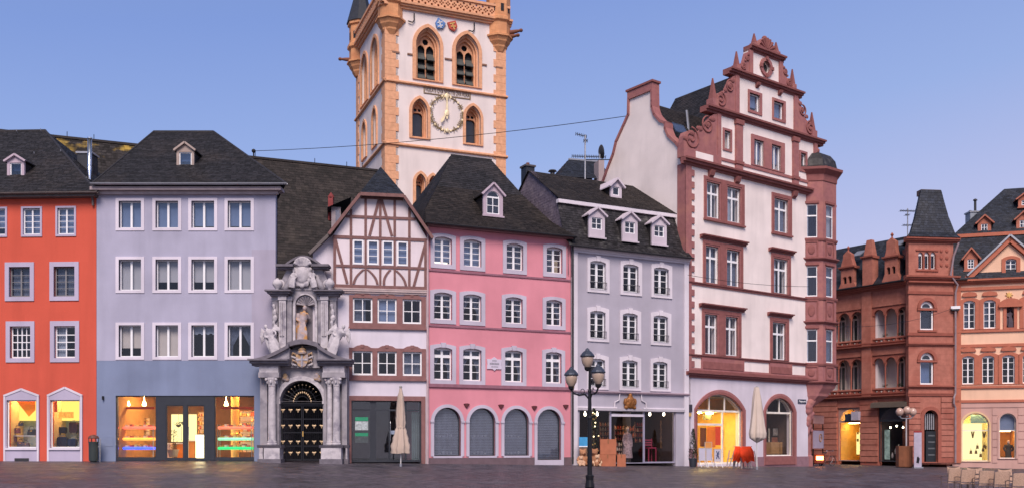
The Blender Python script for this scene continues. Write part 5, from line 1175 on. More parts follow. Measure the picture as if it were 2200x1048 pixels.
# slate-hung end wall on the left, facing the pink roof
og = [(-0.05, ze-1.5), (0.0, ze), (0.25, ze+0.5), (y1, zc0+0.1), (vr-0.2, zr-0.05), (vr+0.2, zr-0.05), (7.6, zc0), (8.2, ze), (8.2, ze-1.5)]
g = MB(); g.v = [(ul+0.12, y, z) for y, z in og]+[(ul+0.3, y, z) for y, z in og]; n = len(og)
g.f = [tuple(range(n)), tuple(range(2*n-1, n-1, -1))]; g.build('end_wall', M_HUNG, P)
rnd = random.Random(2); mb = MB()
zz = ze-1.0
while zz < zr-0.2:       # scale-shaped hung slates
    y = 0.1 if zz < ze+0.5 else (0.3+(y1-0.3)*(zz-ze-0.5)/(zc0-ze-0.5) if zz < zc0 else y1+(vr-y1)*(zz-zc0)/(zr-zc0)); yend = 7.6-(y-0.1)*0.9
    while y < yend:
        w = 0.2*(0.8+0.4*rnd.random()); k = len(mb.v); x0 = ul+0.118-0.012*(1+rnd.random()); 
        mb.v += [(x0, y, zz-0.02), (x0, y+w-0.012, zz-0.02), (ul+0.117, y+w-0.012, zz+0.17), (ul+0.117, y, zz+0.17)]; mb.f.append((k+3, k+2, k+1, k)); y += w
    zz += 0.15
mb.build('hung_slates', M_HUNG, P, kind='stuff')
gutter(P, ul, ur, -o-0.05, ze-0.02, 0.07, M_LEAD)
m_dw = plaster('dormer_white2', '#c4b9c2')
for q in F.row([(1271, 1293, 467, 492), (1343, 1363, 477, 502), (1406, 1426, 486, 510)], 0.15):
    c = (q[0]+q[1])/2; dormer(P, c, 0.98, q[2]-0.42, q[3]+0.16, q[3]+0.52, 0.12, 1.6, m_dw, m_dw, (c-0.33, c+0.33, q[2], q[3]), 2, (1, 1), over=0.12, m_side=M_SLATELI)
v = 1.9; q = F.rect(1317, 1331, 402, 420, v); c = (q[0]+q[1])/2
dormer(P, c, 0.72, q[2]-0.2, q[3]+0.1, q[3]+0.45, v, v+1.8, m_dw, m_dw, (c-0.22, c+0.22, q[2], q[3]), 1, (1,), over=0.16, m_side=M_SLATEBR)
MB().box(ur-0.14, ur-0.02, y1-0.2, vr+0.1, zr-0.0, zr+0.06).build('verge_trim', m_wt, P) if False else None
mb = MB().tube([(ur-0.08, y1-0.2, zc0+0.25), (ur-0.08, vr, zr+0.07)], 0.07, 5); mb.build('verge_trim', m_wt, P)
# slate clad chimney and small vent
p = at(1134, 412, 55.5); t = at(1134, 361, 55.5)
s = thing('chimney', 'slate clad chimney stack behind the pink house roof', 'chimney', (p.x, p.y, p.z-2.5), F.rz); hh = t.z-p.z+2.5
MB().box(-0.28, 0.28, -0.3, 0.3, 0, hh).build('stack', M_HUNG if False else M_SLATEBL, s); MB().box(-0.34, 0.34, -0.36, 0.36, hh, hh+0.1).build('cap', stone('chimney_cap', '#5a5558'), s); MB().lathe([(0.1, hh+0.1), (0.1, hh+0.28)], n=10).build('pot', stone('clay3', '#7a5048'), s)
p = at(1187, 372, 55.0); s = thing('roof_vent', 'small dark roof vent cowl on the lavender house ridge', 'vent', (p.x, p.y, p.z-0.3)); MB().lathe([(0.13, 0), (0.13, 0.35)], n=10).build('pipe', M_LEAD, s); MB().lathe([(0.26, 0.38), (0.2, 0.45), (0.02, 0.5)], n=10).build('cowl', M_LEAD, s)
# ------------------------------------------------------------------ church: tower and nave roof
CD = 75.0
F = Fac(828, CD, 1085, CD/0.953, 0.6)
P = F.empty('church_tower', 'tall white gothic church tower with orange sandstone quoins, clock and corner turrets', 'tower')
W = F.L
M_TW = plaster('tower_plaster', '#ddd1cc', var=0.05)
M_TO = stone('orange_sandstone', '#d69a6e', var=0.14, col2=rgb('#c88a62'), scale2=1.0, streak=0.15, brick=dict(w=0.9, h=0.42, m=0.012, v=0.88, j=0.75))
M_TOP = stone('orange_sandstone_plain', '#d6a07c', var=0.14, streak=0.12)
TZ = lambda py: F.z(828, py)           # heights read at the near corner
ztop = TZ(14)+0.25
zb1, zb2 = TZ(168), TZ(303)
# left face: same plane turned 90 degrees about the near corner
FL = Fac.__new__(Fac); FL.a = F.a+F.n*W; FL.b = F.a.copy(); FL.t = -F.n; FL.n = F.t.copy(); FL.L = W; FL.zb = F.zb; FL.rz = atan2(FL.t.y, FL.t.x)
# local transform of the left face inside the tower's frame: (u',v',z) -> (v', W-u', z)
def onleft(o):
    o.location = (0, W, 0); o.rotation_euler = (0, 0, -pi/2); return o
def lancet(F_, face, x0, x1, yt, yb, ysp, louvre=False, deep=0.75, sidein=0.28, both=True):
    u0, u1, z0, z1 = F_.rect(x0, x1, yt, yb); zs = F_.z((x0+x1)/2, ysp)
    return u0, u1, z0, zs, z1
wins_f = [lancet(F, 0, 893, 945, 60, 174, 100), lancet(F, 0, 980, 1026, 74, 184, 112)]
low_f = [lancet(F, 0, 885, 918, 213, 296, 240), lancet(F, 0, 1000, 1032, 228, 312, 254)]
bot_f = [lancet(F, 0, 893, 914, 374, 452, 392), lancet(F, 0, 921, 938, 378, 452, 395)]
def evens(ws):
    a = [sum(w[i] for w in ws)/len(ws) for i in (2, 3, 4)]; hw = max(w[1]-w[0] for w in ws)/2
    return [((w[0]+w[1])/2-hw, (w[0]+w[1])/2+hw, *a) for w in ws]
wins_f, low_f = evens(wins_f), evens(low_f)
wc = W/2; dx = (wins_f[1][0]-wins_f[0][0])
wins_l = [(W*0.30-1.15, W*0.30+1.15, *wins_f[0][2:]), (W*0.66-1.15, W*0.66+1.15, *wins_f[0][2:])]
low_l = [(W*0.30-0.7, W*0.30+0.7, *low_f[0][2:]), (W*0.66-0.7, W*0.66+0.7, *low_f[0][2:])]
def shape(w, k=0.0): return arch(w[0]-k, w[1]+k, w[2]-k*0.3, w[3], w[4]-w[3]+k, 16, True)
for side, ws in ((0, wins_f+low_f+bot_f), (1, wins_l+low_l)):
    o = MB().plate([(0, -0.5), (W, -0.5), (W, ztop), (0, ztop)], [shape(w) for w in ws], 0, 1.0).build('wall', M_TW, P)
    if side: onleft(o)
    for w in ws:
        big = w in wins_f+wins_l; k = 0.26 if big else 0.22
        c = (w[0]+w[1])/2; hw = (w[1]-w[0])/2
        s = MB().plate(shape(w, k), [shape(w)], -0.12, 0.06).build('lancet_window', M_TOP, P)
        if side: onleft(s)
        # splayed reveal: stepped inner orders
        for j, (f, y) in enumerate(((0.86, 0.22), (0.72, 0.45))):
            inn = arch(c-hw*f, c+hw*f, w[2]+0.12*(j+1), w[3], (w[4]-w[3])*f, 16, True)
            MB().plate(shape(w, 0.01), [inn], y, y+0.22).build('reveal_order', M_TOP, s)
        f = 0.72; a0_, a1_ = c-hw*f, c+hw*f; z0 = w[2]+0.24; zs = w[3]; zt = zs+(w[4]-zs)*f
        # tracery: mullion and cusped head
        out = arch(a0_, a1_, z0, zs, zt-zs, 16, True); th = 0.07 if not big else 0.1
        iw = (a1_-a0_)
        if big:
            hl = [arch(a0_+th*0.3, c-th/2, z0, zs-0.15, iw*0.3, 10, True), arch(c+th/2, a1_-th*0.3, z0, zs-0.15, iw*0.3, 10, True)]
            rr_ = iw*0.17; zc = zs+iw*0.38
            hl.append([(c+rr_*cos(2*pi*i/10), zc+rr_*sin(2*pi*i/10)) for i in range(10)])
        else:
            hl = [arch(a0_+th*0.4, a1_-th*0.4, z0, zs-0.25, iw*0.33, 12, True)]
            rr_ = iw*0.15; hl += [[(c+k_*iw*0.19+rr_*cos(2*pi*i/8), zs+iw*0.42-0.1+rr_*sin(2*pi*i/8)) for i in range(8)] for k_ in (-1, 1)]
        MB().plate(out, hl, 0.68, 0.8).build('tracery', M_TOP, s)
        MB().box(a0_-0.1, a1_+0.1, 0.98, 1.0, z0-0.1, zt+0.1).build('dark_belfry', M_DARKROOM, s)
        if big:       # tilted slate louvres, three per light
            hz = (zs-0.2-z0)/3
            for sgn in (-1, 1):
                for j in range(3):
                    x0, x1 = (a0_+0.03, c-0.06) if sgn < 0 else (c+0.06, a1_-0.03); zz = z0+hz*j
                    mb = MB(); mb.add([(x0, 0.32, zz), (x1, 0.32, zz), (x1, 0.9, zz+hz*0.92), (x0, 0.9, zz+hz*0.92), (x0, 0.36, zz-0.05), (x1, 0.36, zz-0.05), (x1, 0.94, zz+hz*0.87), (x0, 0.94, zz+hz*0.87)], [(0, 1, 2, 3), (7, 6, 5, 4), (0, 4, 5, 1), (1, 5, 6, 2), (2, 6, 7, 3), (3, 7, 4, 0)])
                    mb.build('louvre', mat('louvre_slate', (0.075, 0.08, 0.075), rough=0.7, var=0.2), s)
        else:
            MB().plate(arch(a0_, a1_, z0, zs, zt-zs, 14, True), (), 0.86, 0.9).build('pane', mat('leaded_glass', (0.03, 0.032, 0.04), rough=0.25, spec=0.6), s)
    # string courses
    for z in (zb1, zb2):
        o = MB().prof_u([(0.02, z-0.3), (0.02, z+0.0), (-0.2, z-0.12), (-0.2, z-0.22)], -0.2, W+0.2).build('string_course', M_TOP, P)
        if side: onleft(o)
for a in ((W-1, W, 1, W), (1, W-1, W-1, W)): MB().box(a[0], a[1], a[2], a[3], -0.5, ztop).build('wall', M_TW, P)
# corner quoins, stone by stone
zq = TZ(452); n = int((ztop-zq)/0.62)
for corner in (0, 1, 2):
    for i in range(n):
        z0 = zq+i*0.62; long = i % 2 == 0; w1, w2 = (1.05, 0.82) if long else (0.82, 1.05)
        if corner == 0: b = (-0.06, w1, -0.06, w2)
        elif corner == 1: b = (W-w1*0.95, W+0.06, -0.06, w2*0.9)
        else: b = (-0.06, w1*0.9, W-w2*0.95, W+0.06)
        MB().box(*b, z0+0.008, z0+0.612).build('quoin_stone', M_TOP, P)
# crown: cornice, pierced parapet, corner turrets
for side in (0, 1):
    z = ztop-0.25
    o = cornice(P, -0.5, W+0.5, z, M_TOP, ((0.2, 0.16), (0.36, 0.14), (0.5, 0.16)), 'crown_cornice', 0.3)
    if side: onleft(o)
    zp0 = z+0.47; zp1 = zp0+0.85
    holes = []; nn = 15; uw = (W-2.0)/nn
    for i in range(nn):
        c = 1.0+uw*(i+0.5); r_ = uw*0.33
        for dx_, dz_ in ((0.0, 0.24), (0.0, -0.24), (0.25, 0.0), (-0.25, 0.0)):
            cc, zc = c+dx_*uw*0.95, (zp0+zp1)/2+dz_*uw*0.95
            holes.append([(cc+uw*0.14*cos(2*pi*k/7+i), zc+uw*0.14*sin(2*pi*k/7+i)) for k in range(7)])
        for dx_, dz_ in ((-0.5, 0.42), (-0.5, -0.42)):
            if i: 
                cc, zc = c+dx_*uw, (zp0+zp1)/2+dz_*0.62; holes.append([(cc+0.1*cos(2*pi*k/6), zc+0.1*sin(2*pi*k/6)) for k in range(6)])
    o = MB().plate([(0, zp0), (W, zp0), (W, zp1), (0, zp1)], holes, -0.35, -0.12).build('pierced_parapet', M_TOP, P)
    if side: onleft(o)
    o = MB().box(-0.3, W+0.3, -0.45, -0.05, zp1+0.002, zp1+0.2).build('parapet_rail', M_TOP, P)
    if side: onleft(o)
MB().box(0.1, W-0.1, 0.1, W-0.1, ztop, ztop+0.6).build('belfry_floor', M_LEAD, P)
zc0 = TZ(42)
def turret(u, v, top, spire, nm=8):
    r = 0.98
    b = MB().lathe([(0.5, zc0-1.1), (0.72, zc0-0.75), (0.74, zc0-0.62), (0.95, zc0-0.35), (0.97, zc0-0.25), (1.1, zc0-0.03), (1.2, zc0), (1.2, zc0+0.13), (r, zc0+0.22), (r, ztop-0.1), (r+0.18, ztop+0.05), (r+0.18, ztop+0.3), (r, ztop+0.4), (r, top), (r+0.15, top+0.1), (r+0.15, top+0.35)], u, v, nm, pi/8, 2*pi+pi/8)
    t = b.build('turret', M_TO, P)
    if spire:
        MB().lathe([(r+0.25, top+0.35), (0.05, top+4.6)], u, v, nm, pi/8, 2*pi+pi/8).build('spire', M_SLATEBL, t)
        MB().tube([(u, v, top+4.5), (u, v, top+5.4)], 0.04, 6).build('finial', M_GOLD, t)
    for k in range(8):
        a = pi/8+2*pi*(k+0.5)/8; x, y = u+cos(a)*r*0.93, v+sin(a)*r*0.93
        o = MB().box(-0.13, 0.13, -0.03, 0.03, 0, 0.6).build('turret_slit', M_DARKROOM, t); o.location = (x, y, ztop+0.75); o.rotation_euler = (0, 0, a+pi/2)
zT1 = ztop+2.3
turret(0.5, 0.4, zT1, True); turret(W-0.45, 0.35, zT1, True); turret(0.25, W-0.35, ztop+1.9, True); turret(W-0.35, W-0.35, zT1, True)
# central spire rising behind the parapet
MB().lathe([(W*0.42, ztop+0.6), (W*0.40, ztop+2.4), (0.1, ztop+17)], W/2, W/2, 8, pi/8, 2*pi+pi/8).build('main_spire', M_SLATEBL, P)
# gargoyles
for (a, b) in (((W+0.3, 0.0, ztop-0.7), (W+1.2, -0.5, ztop-0.55)), ((W+0.2, 0.0, zc0+0.2), (W+0.95, -0.45, zc0+0.3)), ((-0.3, W-0.2, zc0+0.4), (-1.4, W+0.3, zc0+0.5)), ((-0.8, -0.8, ztop+0.4), (-1.1, -1.3, ztop+0.5))):
    m_ = Vector(a).lerp(Vector(b), 0.6); blob(MB().tube([a, m_, b], [0.2, 0.16, 0.08], 8).ell(b, (0.17, 0.17, 0.15)), 'gargoyle', stone('dark_gargoyle', '#7a5040'), P, 0.06)
# heraldic shields, brackets
m_blu = mat('blue_shield', rgb('#5a7fb4'), rough=0.5, var=0.3, scale=4); m_red = mat('red_shield', rgb('#b04a3a'), rough=0.5, var=0.3, scale=4)
for px, py, m, tilt in ((944, 54, m_blu, -0.5), (972, 58, m_red, 0.35)):
    u, z = F.uz(px, py); s = 0.36
    pts = [(-s, s), (-s, -0.1), (-s*0.6, -s*0.75), (0, -s*1.15), (s*0.6, -s*0.75), (s, -0.1), (s, s)]
    o = MB().plate([(u+a*cos(tilt)-b*sin(tilt), z+a*sin(tilt)+b*cos(tilt)) for a, b in pts], (), -0.16, 0.01).build('heraldic_shield', m, P)
    mb = MB()
    for a, b in (((-0.22, 0.22), (0.22, -0.22)), ((-0.22, -0.05), (0.08, 0.26)), ((-0.05, -0.3), (0.22, 0.05))) if px < 960 else (((-0.22, 0.2), (0.22, 0.2)), ((-0.2, 0.0), (0.2, -0.08)), ((0.0, 0.24), (0.0, -0.3))):
        mb.beam(*[(u+a_*cos(tilt)-b_*sin(tilt), z+a_*sin(tilt)+b_*cos(tilt)) for a_, b_ in (a, b)], 0.09, -0.2, -0.16)
    mb.build('shield_charge', mat('shield_pale', (0.6, 0.6, 0.62)) if px < 960 else M_GOLD, o, kind='stuff')
for px, py in ((889, 40), (1018, 60)):
    u, z = F.uz(px, py); MB().tube([(u, -0.1, z+0.35), (u, -0.12, z-0.2), (u-0.15, -0.15, z-0.4), (u-0.5, -0.15, z-0.35)], 0.05, 6).build('iron_hook', M_IRON, P)
for px, py in ((883, 118), (963, 128), (1038, 140), (850, 113), (1072, 146)):
    u, z = F.uz(px, py); MB().box(u-0.3, u+0.3, -0.09, 0, z-0.06, z+0.06).build('wall_anchor', stone('rust_anchor', '#8a6a5a'), P)
# inscription band: dark letters in a dark bordered scroll
q = (F.u(910), F.u(1011), 0, 0); zi = F.z(960, 200)
s = MB().plate(R((q[0], q[1], zi-0.3, zi+0.26)), [R((q[0]+0.09, q[1]-0.09, zi-0.22, zi+0.24))], -0.05, 0.01).build('inscription_frame', mat('inscription_brown', rgb('#7d6a54')), P)
def text_part(body, size, u, z, y, m, P, name, align='CENTER', rot=0.0, width=None):
    cu = bpy.data.curves.new(name, 'FONT'); cu.body = body; cu.size = size; cu.align_x = align; cu.align_y = 'CENTER'; cu.extrude = 0.01
    t = bpy.data.objects.new('tmp_text', cu); COL.objects.link(t)
    me = bpy.data.meshes.new_from_object(t.evaluated_get(bpy.context.evaluated_depsgraph_get())) if False else None
    bpy.context.view_layer.update(); dg = bpy.context.evaluated_depsgraph_get(); me = bpy.data.meshes.new_from_object(t.evaluated_get(dg)); me.name = name
    bpy.data.objects.remove(t); bpy.data.curves.remove(cu)
    if width:
        xs_ = [v.co.x for v in me.vertices]; k = width/(max(xs_)-min(xs_))
        for v in me.vertices: v.co.x *= k
    me.materials.clear(); me.materials.append(m)
    o = link(name, me, P); o.location = (u, y, z); o.rotation_euler = (pi/2, rot, 0); o['kind'] = 'stuff'; return o
text_part('VIGILATE QVIA NESCITIS QVA HORA', 0.44, (q[0]+q[1])/2, zi+0.02, -0.06, mat('inscription_dark', rgb('#5a4836')), s, 'inscription_lettering', width=(q[1]-q[0])*0.94)
# clock: gilt numerals ring, hands, roses
u, z = F.uz(959, 245); rc = (F.u(994)-F.u(924))/2*0.98
ck = MB().plate([(u+(rc+0.06)*cos(2*pi*i/48), z+(rc+0.06)*sin(2*pi*i/48)) for i in range(48)], [[(u+(rc-0.0)*cos(2*pi*i/48), z+(rc-0.0)*sin(2*pi*i/48)) for i in range(48)]], -0.08, -0.03).build('clock_ring', mat('clock_ring_iron', rgb('#86714f')), P)
M_CLK = mat('clock_gold', (0.82, 0.68, 0.42), rough=0.5, metal=0.2, var=0.1)
for i, nmr in enumerate(('XII', 'I', 'II', 'III', 'IIII', 'V', 'VI', 'VII', 'VIII', 'IX', 'X', 'XI')):
    a = pi/2-2*pi*i/12; text_part(nmr, 0.62, u+rc*0.98*cos(a), z+rc*0.98*sin(a), -0.09, mat('numeral_brown', rgb('#7d6a48'), rough=0.5) if i not in (0, 6) else M_CLK, ck, 'numeral', rot=-(a-pi/2))
    b = a+pi/12; MB().ell((u+rc*1.03*cos(b), -0.08, z+rc*1.03*sin(b)), (0.09, 0.03, 0.09), 8, 5).build('gilt_stud', M_CLK, ck)
blob(MB().ell((u, -0.14, z+rc*1.02), (0.2, 0.06, 0.26)).ell((u, -0.14, z+rc*0.8), (0.1, 0.05, 0.1)), 'gilt_boss', M_CLK, ck, 0.05)
blob(MB().ell((u, -0.14, z-rc*1.04), (0.16, 0.06, 0.16)), 'gilt_boss', M_CLK, ck, 0.05)
MB().plate([(u-0.05, z-rc*0.35), (u+0.05, z-rc*0.35), (u+0.1, z), (u+0.05, z+rc*0.8), (u, z+rc*0.9), (u-0.05, z+rc*0.8), (u-0.1, z)], (), -0.2, -0.17).build('minute_hand', M_CLK, ck)
MB().plate([(u-0.5, z-rc*0.62), (u-0.3, z-rc*0.5), (u-0.14, z-rc*0.2), (u+0.08, z+0.02), (u-0.06, z+0.1), (u-0.3, z-rc*0.22), (u-0.52, z-rc*0.42)], (), -0.24, -0.21).build('hour_hand', M_CLK, ck)
blob(MB().ell((u, -0.2, z), (0.2, 0.06, 0.28)).ell((u-0.15, -0.2, z-0.1), (0.1, 0.05, 0.16)), 'gilt_rose', M_CLK, ck, 0.05)
# ---- nave with its long slate roof
rd0, rd1 = 64.5, 72.0
A, Bp = at(60, 273, rd0*0.985), at(812, 382, rd1*1.002)
c1, c2 = at(300, 308, 0.0+66.6), at(510, 331, 69.0)
d = (Vector((Bp.x, Bp.y))-Vector((A.x, A.y))); L = d.length; d.normalize(); nrm = Vector((-d.y, d.x))
P = thing('church_nave', 'long dark slate church roof with yellow lichen behind the grey and half timbered houses', 'church', (A.x, A.y, 0.6), atan2(d.y, d.x))
zr = (A.z+Bp.z)/2-0.6; dz = (A.z-Bp.z)/2*0.0
ze = 9.5; dp = 7.5
# mossy western stretch, then plain slate
ux = L*0.40
roof_face(P, (-4, -dp, ze), (ux, -dp, ze), (ux, 0, zr), (-4, 0, zr), M_MOSS, course=0.25, wid=0.34)
roof_face(P, (ux, -dp, ze), (L, -dp, ze), (L, 0, zr), (ux, 0, zr), M_SLATEBR, course=0.25, wid=0.34)
MB().quad((L, dp, ze), (-4, dp, ze), (-4, 0, zr), (L, 0, zr)).build('roof', M_SLATEBR, P)
MB().box(-4, L, -dp+0.5, -dp+1.0, -0.5, ze).build('wall', M_TW, P); MB().plate([(-dp+0.6, -0.5), (dp-0.6, -0.5), (dp-0.6, ze), (0, zr-0.3), (-dp+0.6, ze)], (), 0, 0.4).build('gable_wall', M_TW, P).rotation_euler = (0, 0, pi/2)
bpy.data.objects[-1] if False else None
MB().tube([(-4, 0, zr+0.03), (L, 0, zr+0.03)], 0.12, 6).build('ridge_capping', M_SLATEBR, P)
for f in (0.1, 0.17, 0.5, 0.62, 0.8, 0.9, 0.95): MB().tube([(L*f, 0, zr), (L*f, 0, zr+0.45)], 0.025, 5).build('ridge_spike', M_IRON, P)
kx = (545-CX)/FPX; u_ = (kx*A.y-A.x)/(d.x-kx*d.y); WIRE_A = Vector((A.x+d.x*u_, A.y+d.y*u_, 0.6+zr+0.5))
MB().tube([(u_, 0, zr), (u_, 0, zr+0.5)], 0.05, 6).build('wire_post', M_IRON, P); MB().ell((u_, 0, zr+0.5), (0.15, 0.1, 0.15)).build('wire_anchor', M_IRON, P)
# ------------------------------------------------------------------ white house with red sandstone gable and corner oriel
F = Fac(1473, 53.4, 1736, 60.0, 0.40)
P = F.empty('gabled_white_house', 'tall white house with red sandstone scrolled gable, obelisks and polygonal corner oriel', 'house')
W = F.L
M_RS = stone('red_sandstone', '#986564', var=0.12, col2=rgb('#a57068'), scale2=1.5)
M_RSD = stone('red_sandstone_moulding', '#8a5855', var=0.12)
m_ww = plaster('cream_white_plaster', '#e6dad5')
m_wg = plaster('ground_floor_plaster', '#cdc5ce')
zz = lambda y0, y1, x0=1475, x1=1733: (F.z(x0, y0)+F.z(x1, y1))/2     # level line seen from y0 (left) to y1 (right)
z_sock, z_c1, z_s1, z_s2, z_c2 = F.z(1600, 989), zz(803, 822), zz(760, 783), zz(611, 637), zz(357, 410)
# openings
def dbl(xs, ys): return [F.rect(a, b, c, d) for (a, b), (c, d) in zip(xs, ys)]
t3 = dbl([(1517, 1545), (1561, 1589.5), (1662, 1692)], [(394, 468), (404, 477), (428, 501)])
t2 = dbl([(1515, 1542), (1560, 1588), (1661, 1691)], [(530, 608), (537, 615), (556, 630)])
t1 = dbl([(1513, 1540), (1557.5, 1584), (1658.5, 1687)], [(675, 758), (681, 763), (692, 771)])
lev = lambda r: [(q[0], q[1], sum(k[2] for k in r)/len(r), sum(k[3] for k in r)/len(r)) for q in r]
t3, t2, t1 = lev(t3), lev(t2), lev(t1)
t2 = [(q[0], q[1], z_s2+0.1, q[3]) for q in t2]; t1 = [(q[0], q[1], z_s1+0.12, q[3]) for q in t1]
A1 = F.rect(1495, 1592, 846, 989); A2 = F.rect(1643, 1702, 853, 989)
za = (A1[3]+A2[3])/2
A1 = (A1[0], A1[1], 0.12, za); A2 = (A2[0], A2[1], 0.55, za-0.05)
sp1, sp2 = za-0.85, za-0.85
ha = [arch(A1[0], A1[1], A1[2], sp1, A1[3]-sp1, 18), arch(A2[0], A2[1], A2[2], sp2, A2[3]-sp2, 18)]
MB().plate([(0, -0.8), (W, -0.8), (W, z_c1), (0, z_c1)], [arch(A1[0], A1[1], 0.11, sp1, A1[3]-sp1, 18), ha[1]], 0, 0.4).build('ground_floor_wall', m_wg, P)
MB().plate([(0, z_c1+0.002), (W, z_c1+0.002), (W, z_c2), (0, z_c2)], [R(q) for q in t1+t2+t3], 0.003, 0.4).build('wall', m_ww, P)
MB().box(0.5, W-0.3, 1.6, 1.65, z_c1+0.3, z_c2).build('interior_wall', M_DARKROOM, P); MB().box(F.u(1600), F.u(1690), 0.9, 0.95, z_c2, z_c2+6.0).build('interior_wall', M_DARKROOM, P)
# windows with double sandstone surrounds
def wn(q, b, gm=None): return window(P, q, 2, (2.4, 1), fw=0.06, mul=0.09, bar=0.05, depth=0.1, back=b, transom=1, gm=gm)
bks = {0: ['halfcurt', 'curtw', 'curt'], 1: ['curt', 'curt', 'halfcurt'], 2: ['dark', 'dark', 'dark']}
redc = mat('dark_red_curtain', rgb('#4a2430'), rough=0.9, var=0.3, scale=5)
for i, row in enumerate((t3, t2, t1)):
    for j, grp in enumerate(((row[0], row[1]), (row[2],))):
        s = (grp[0][0]-0.2, grp[-1][1]+(0.36 if i == 0 else 0.3), grp[0][2]-(0.16 if i == 0 else 0.03), grp[0][3]+0.3)
        sr = MB().plate(R(s), [R(q) for q in grp], -0.07, 0.08).build('window_surround', M_RS, P)
        MB().plate(R(grow(s, -0.05)), [R(grow(q, 0.08)) for q in grp] if len(grp) == 2 and grp[1][0]-grp[0][1] > 0.3 else [R((grp[0][0]-0.08, grp[-1][1]+0.08, grp[0][2]-0.02, grp[0][3]+0.08))], -0.1, -0.068).build('surround_moulding', M_RSD, sr)
        if i: cornice(P, s[0]-0.25, s[1]+0.25, s[3]+0.04, M_RSD, ((0.08, 0.08), (0.18, 0.07), (0.3, 0.07)), 'window_hood')
        else: MB().box(s[0]-0.03, s[1]+0.03, -0.14, 0.0, s[2]-0.04, s[2]+0.06).build('window_sill', M_RSD, P)
    for j, q in enumerate(row):
        w = wn(q, bks[i][j], M_GLASSB if i == 0 else M_GLASS)
        if i == 2 and j < 2: pleat(q[0], q[1], q[2], q[3], 0.45, 0.03).build('curtain', redc, w)
# string courses and the big cornices
for z, st in ((z_s2, ((0.06, 0.1), (0.12, 0.06))), (z_s1, ((0.06, 0.1), (0.12, 0.06)))): cornice(P, 0, W, z-0.1, M_RSD, st, 'string_course')
cornice(P, -0.1, W+0.05, z_c1-0.12, M_RSD, ((0.08, 0.12), (0.2, 0.1), (0.3, 0.1), (0.12, 0.1)), 'cornice')
cornice(P, -0.35, W+0.05, z_c2-0.1, M_RSD, ((0.12, 0.12), (0.3, 0.12), (0.42, 0.1)), 'cornice')
for px0, px1 in ((1506, 1597), (1652, 1700)):       # sandstone aprons below the first floor windows
    u0, u1 = F.u(px0), F.u(px1); MB().box(u0, u1, -0.08, 0.02, z_c1+0.3, z_s1-0.1).build('apron', M_RS, P); MB().box(u0+0.1, u1-0.1, -0.11, -0.079, z_c1+0.42, z_s1-0.3).build('apron_panel', M_RSD, P)
MB().box(0, W, -0.06, 0.02, z_c1+0.2, z_c1+0.42).build('string_course', M_RS, P)
# toothed quoin chain on the left edge
n = int((z_c2-z_c1-0.4)/0.33)
MB().box(-0.03, 0.42, -0.07, 0.02, z_c1+0.3, z_c2-0.1).build('corner_pilaster', M_RS, P)
for i in range(n):
    if i % 2 == 0: MB().box(0.42, 0.66, -0.066, 0.02, z_c1+0.45+i*0.33, z_c1+0.45+i*0.33+0.34).build('quoin_stone', M_RS, P)
MB().box(-0.03, 0.02, -0.02, 0.6, -0.2, z_c2).build('corner_return', M_RS, P)
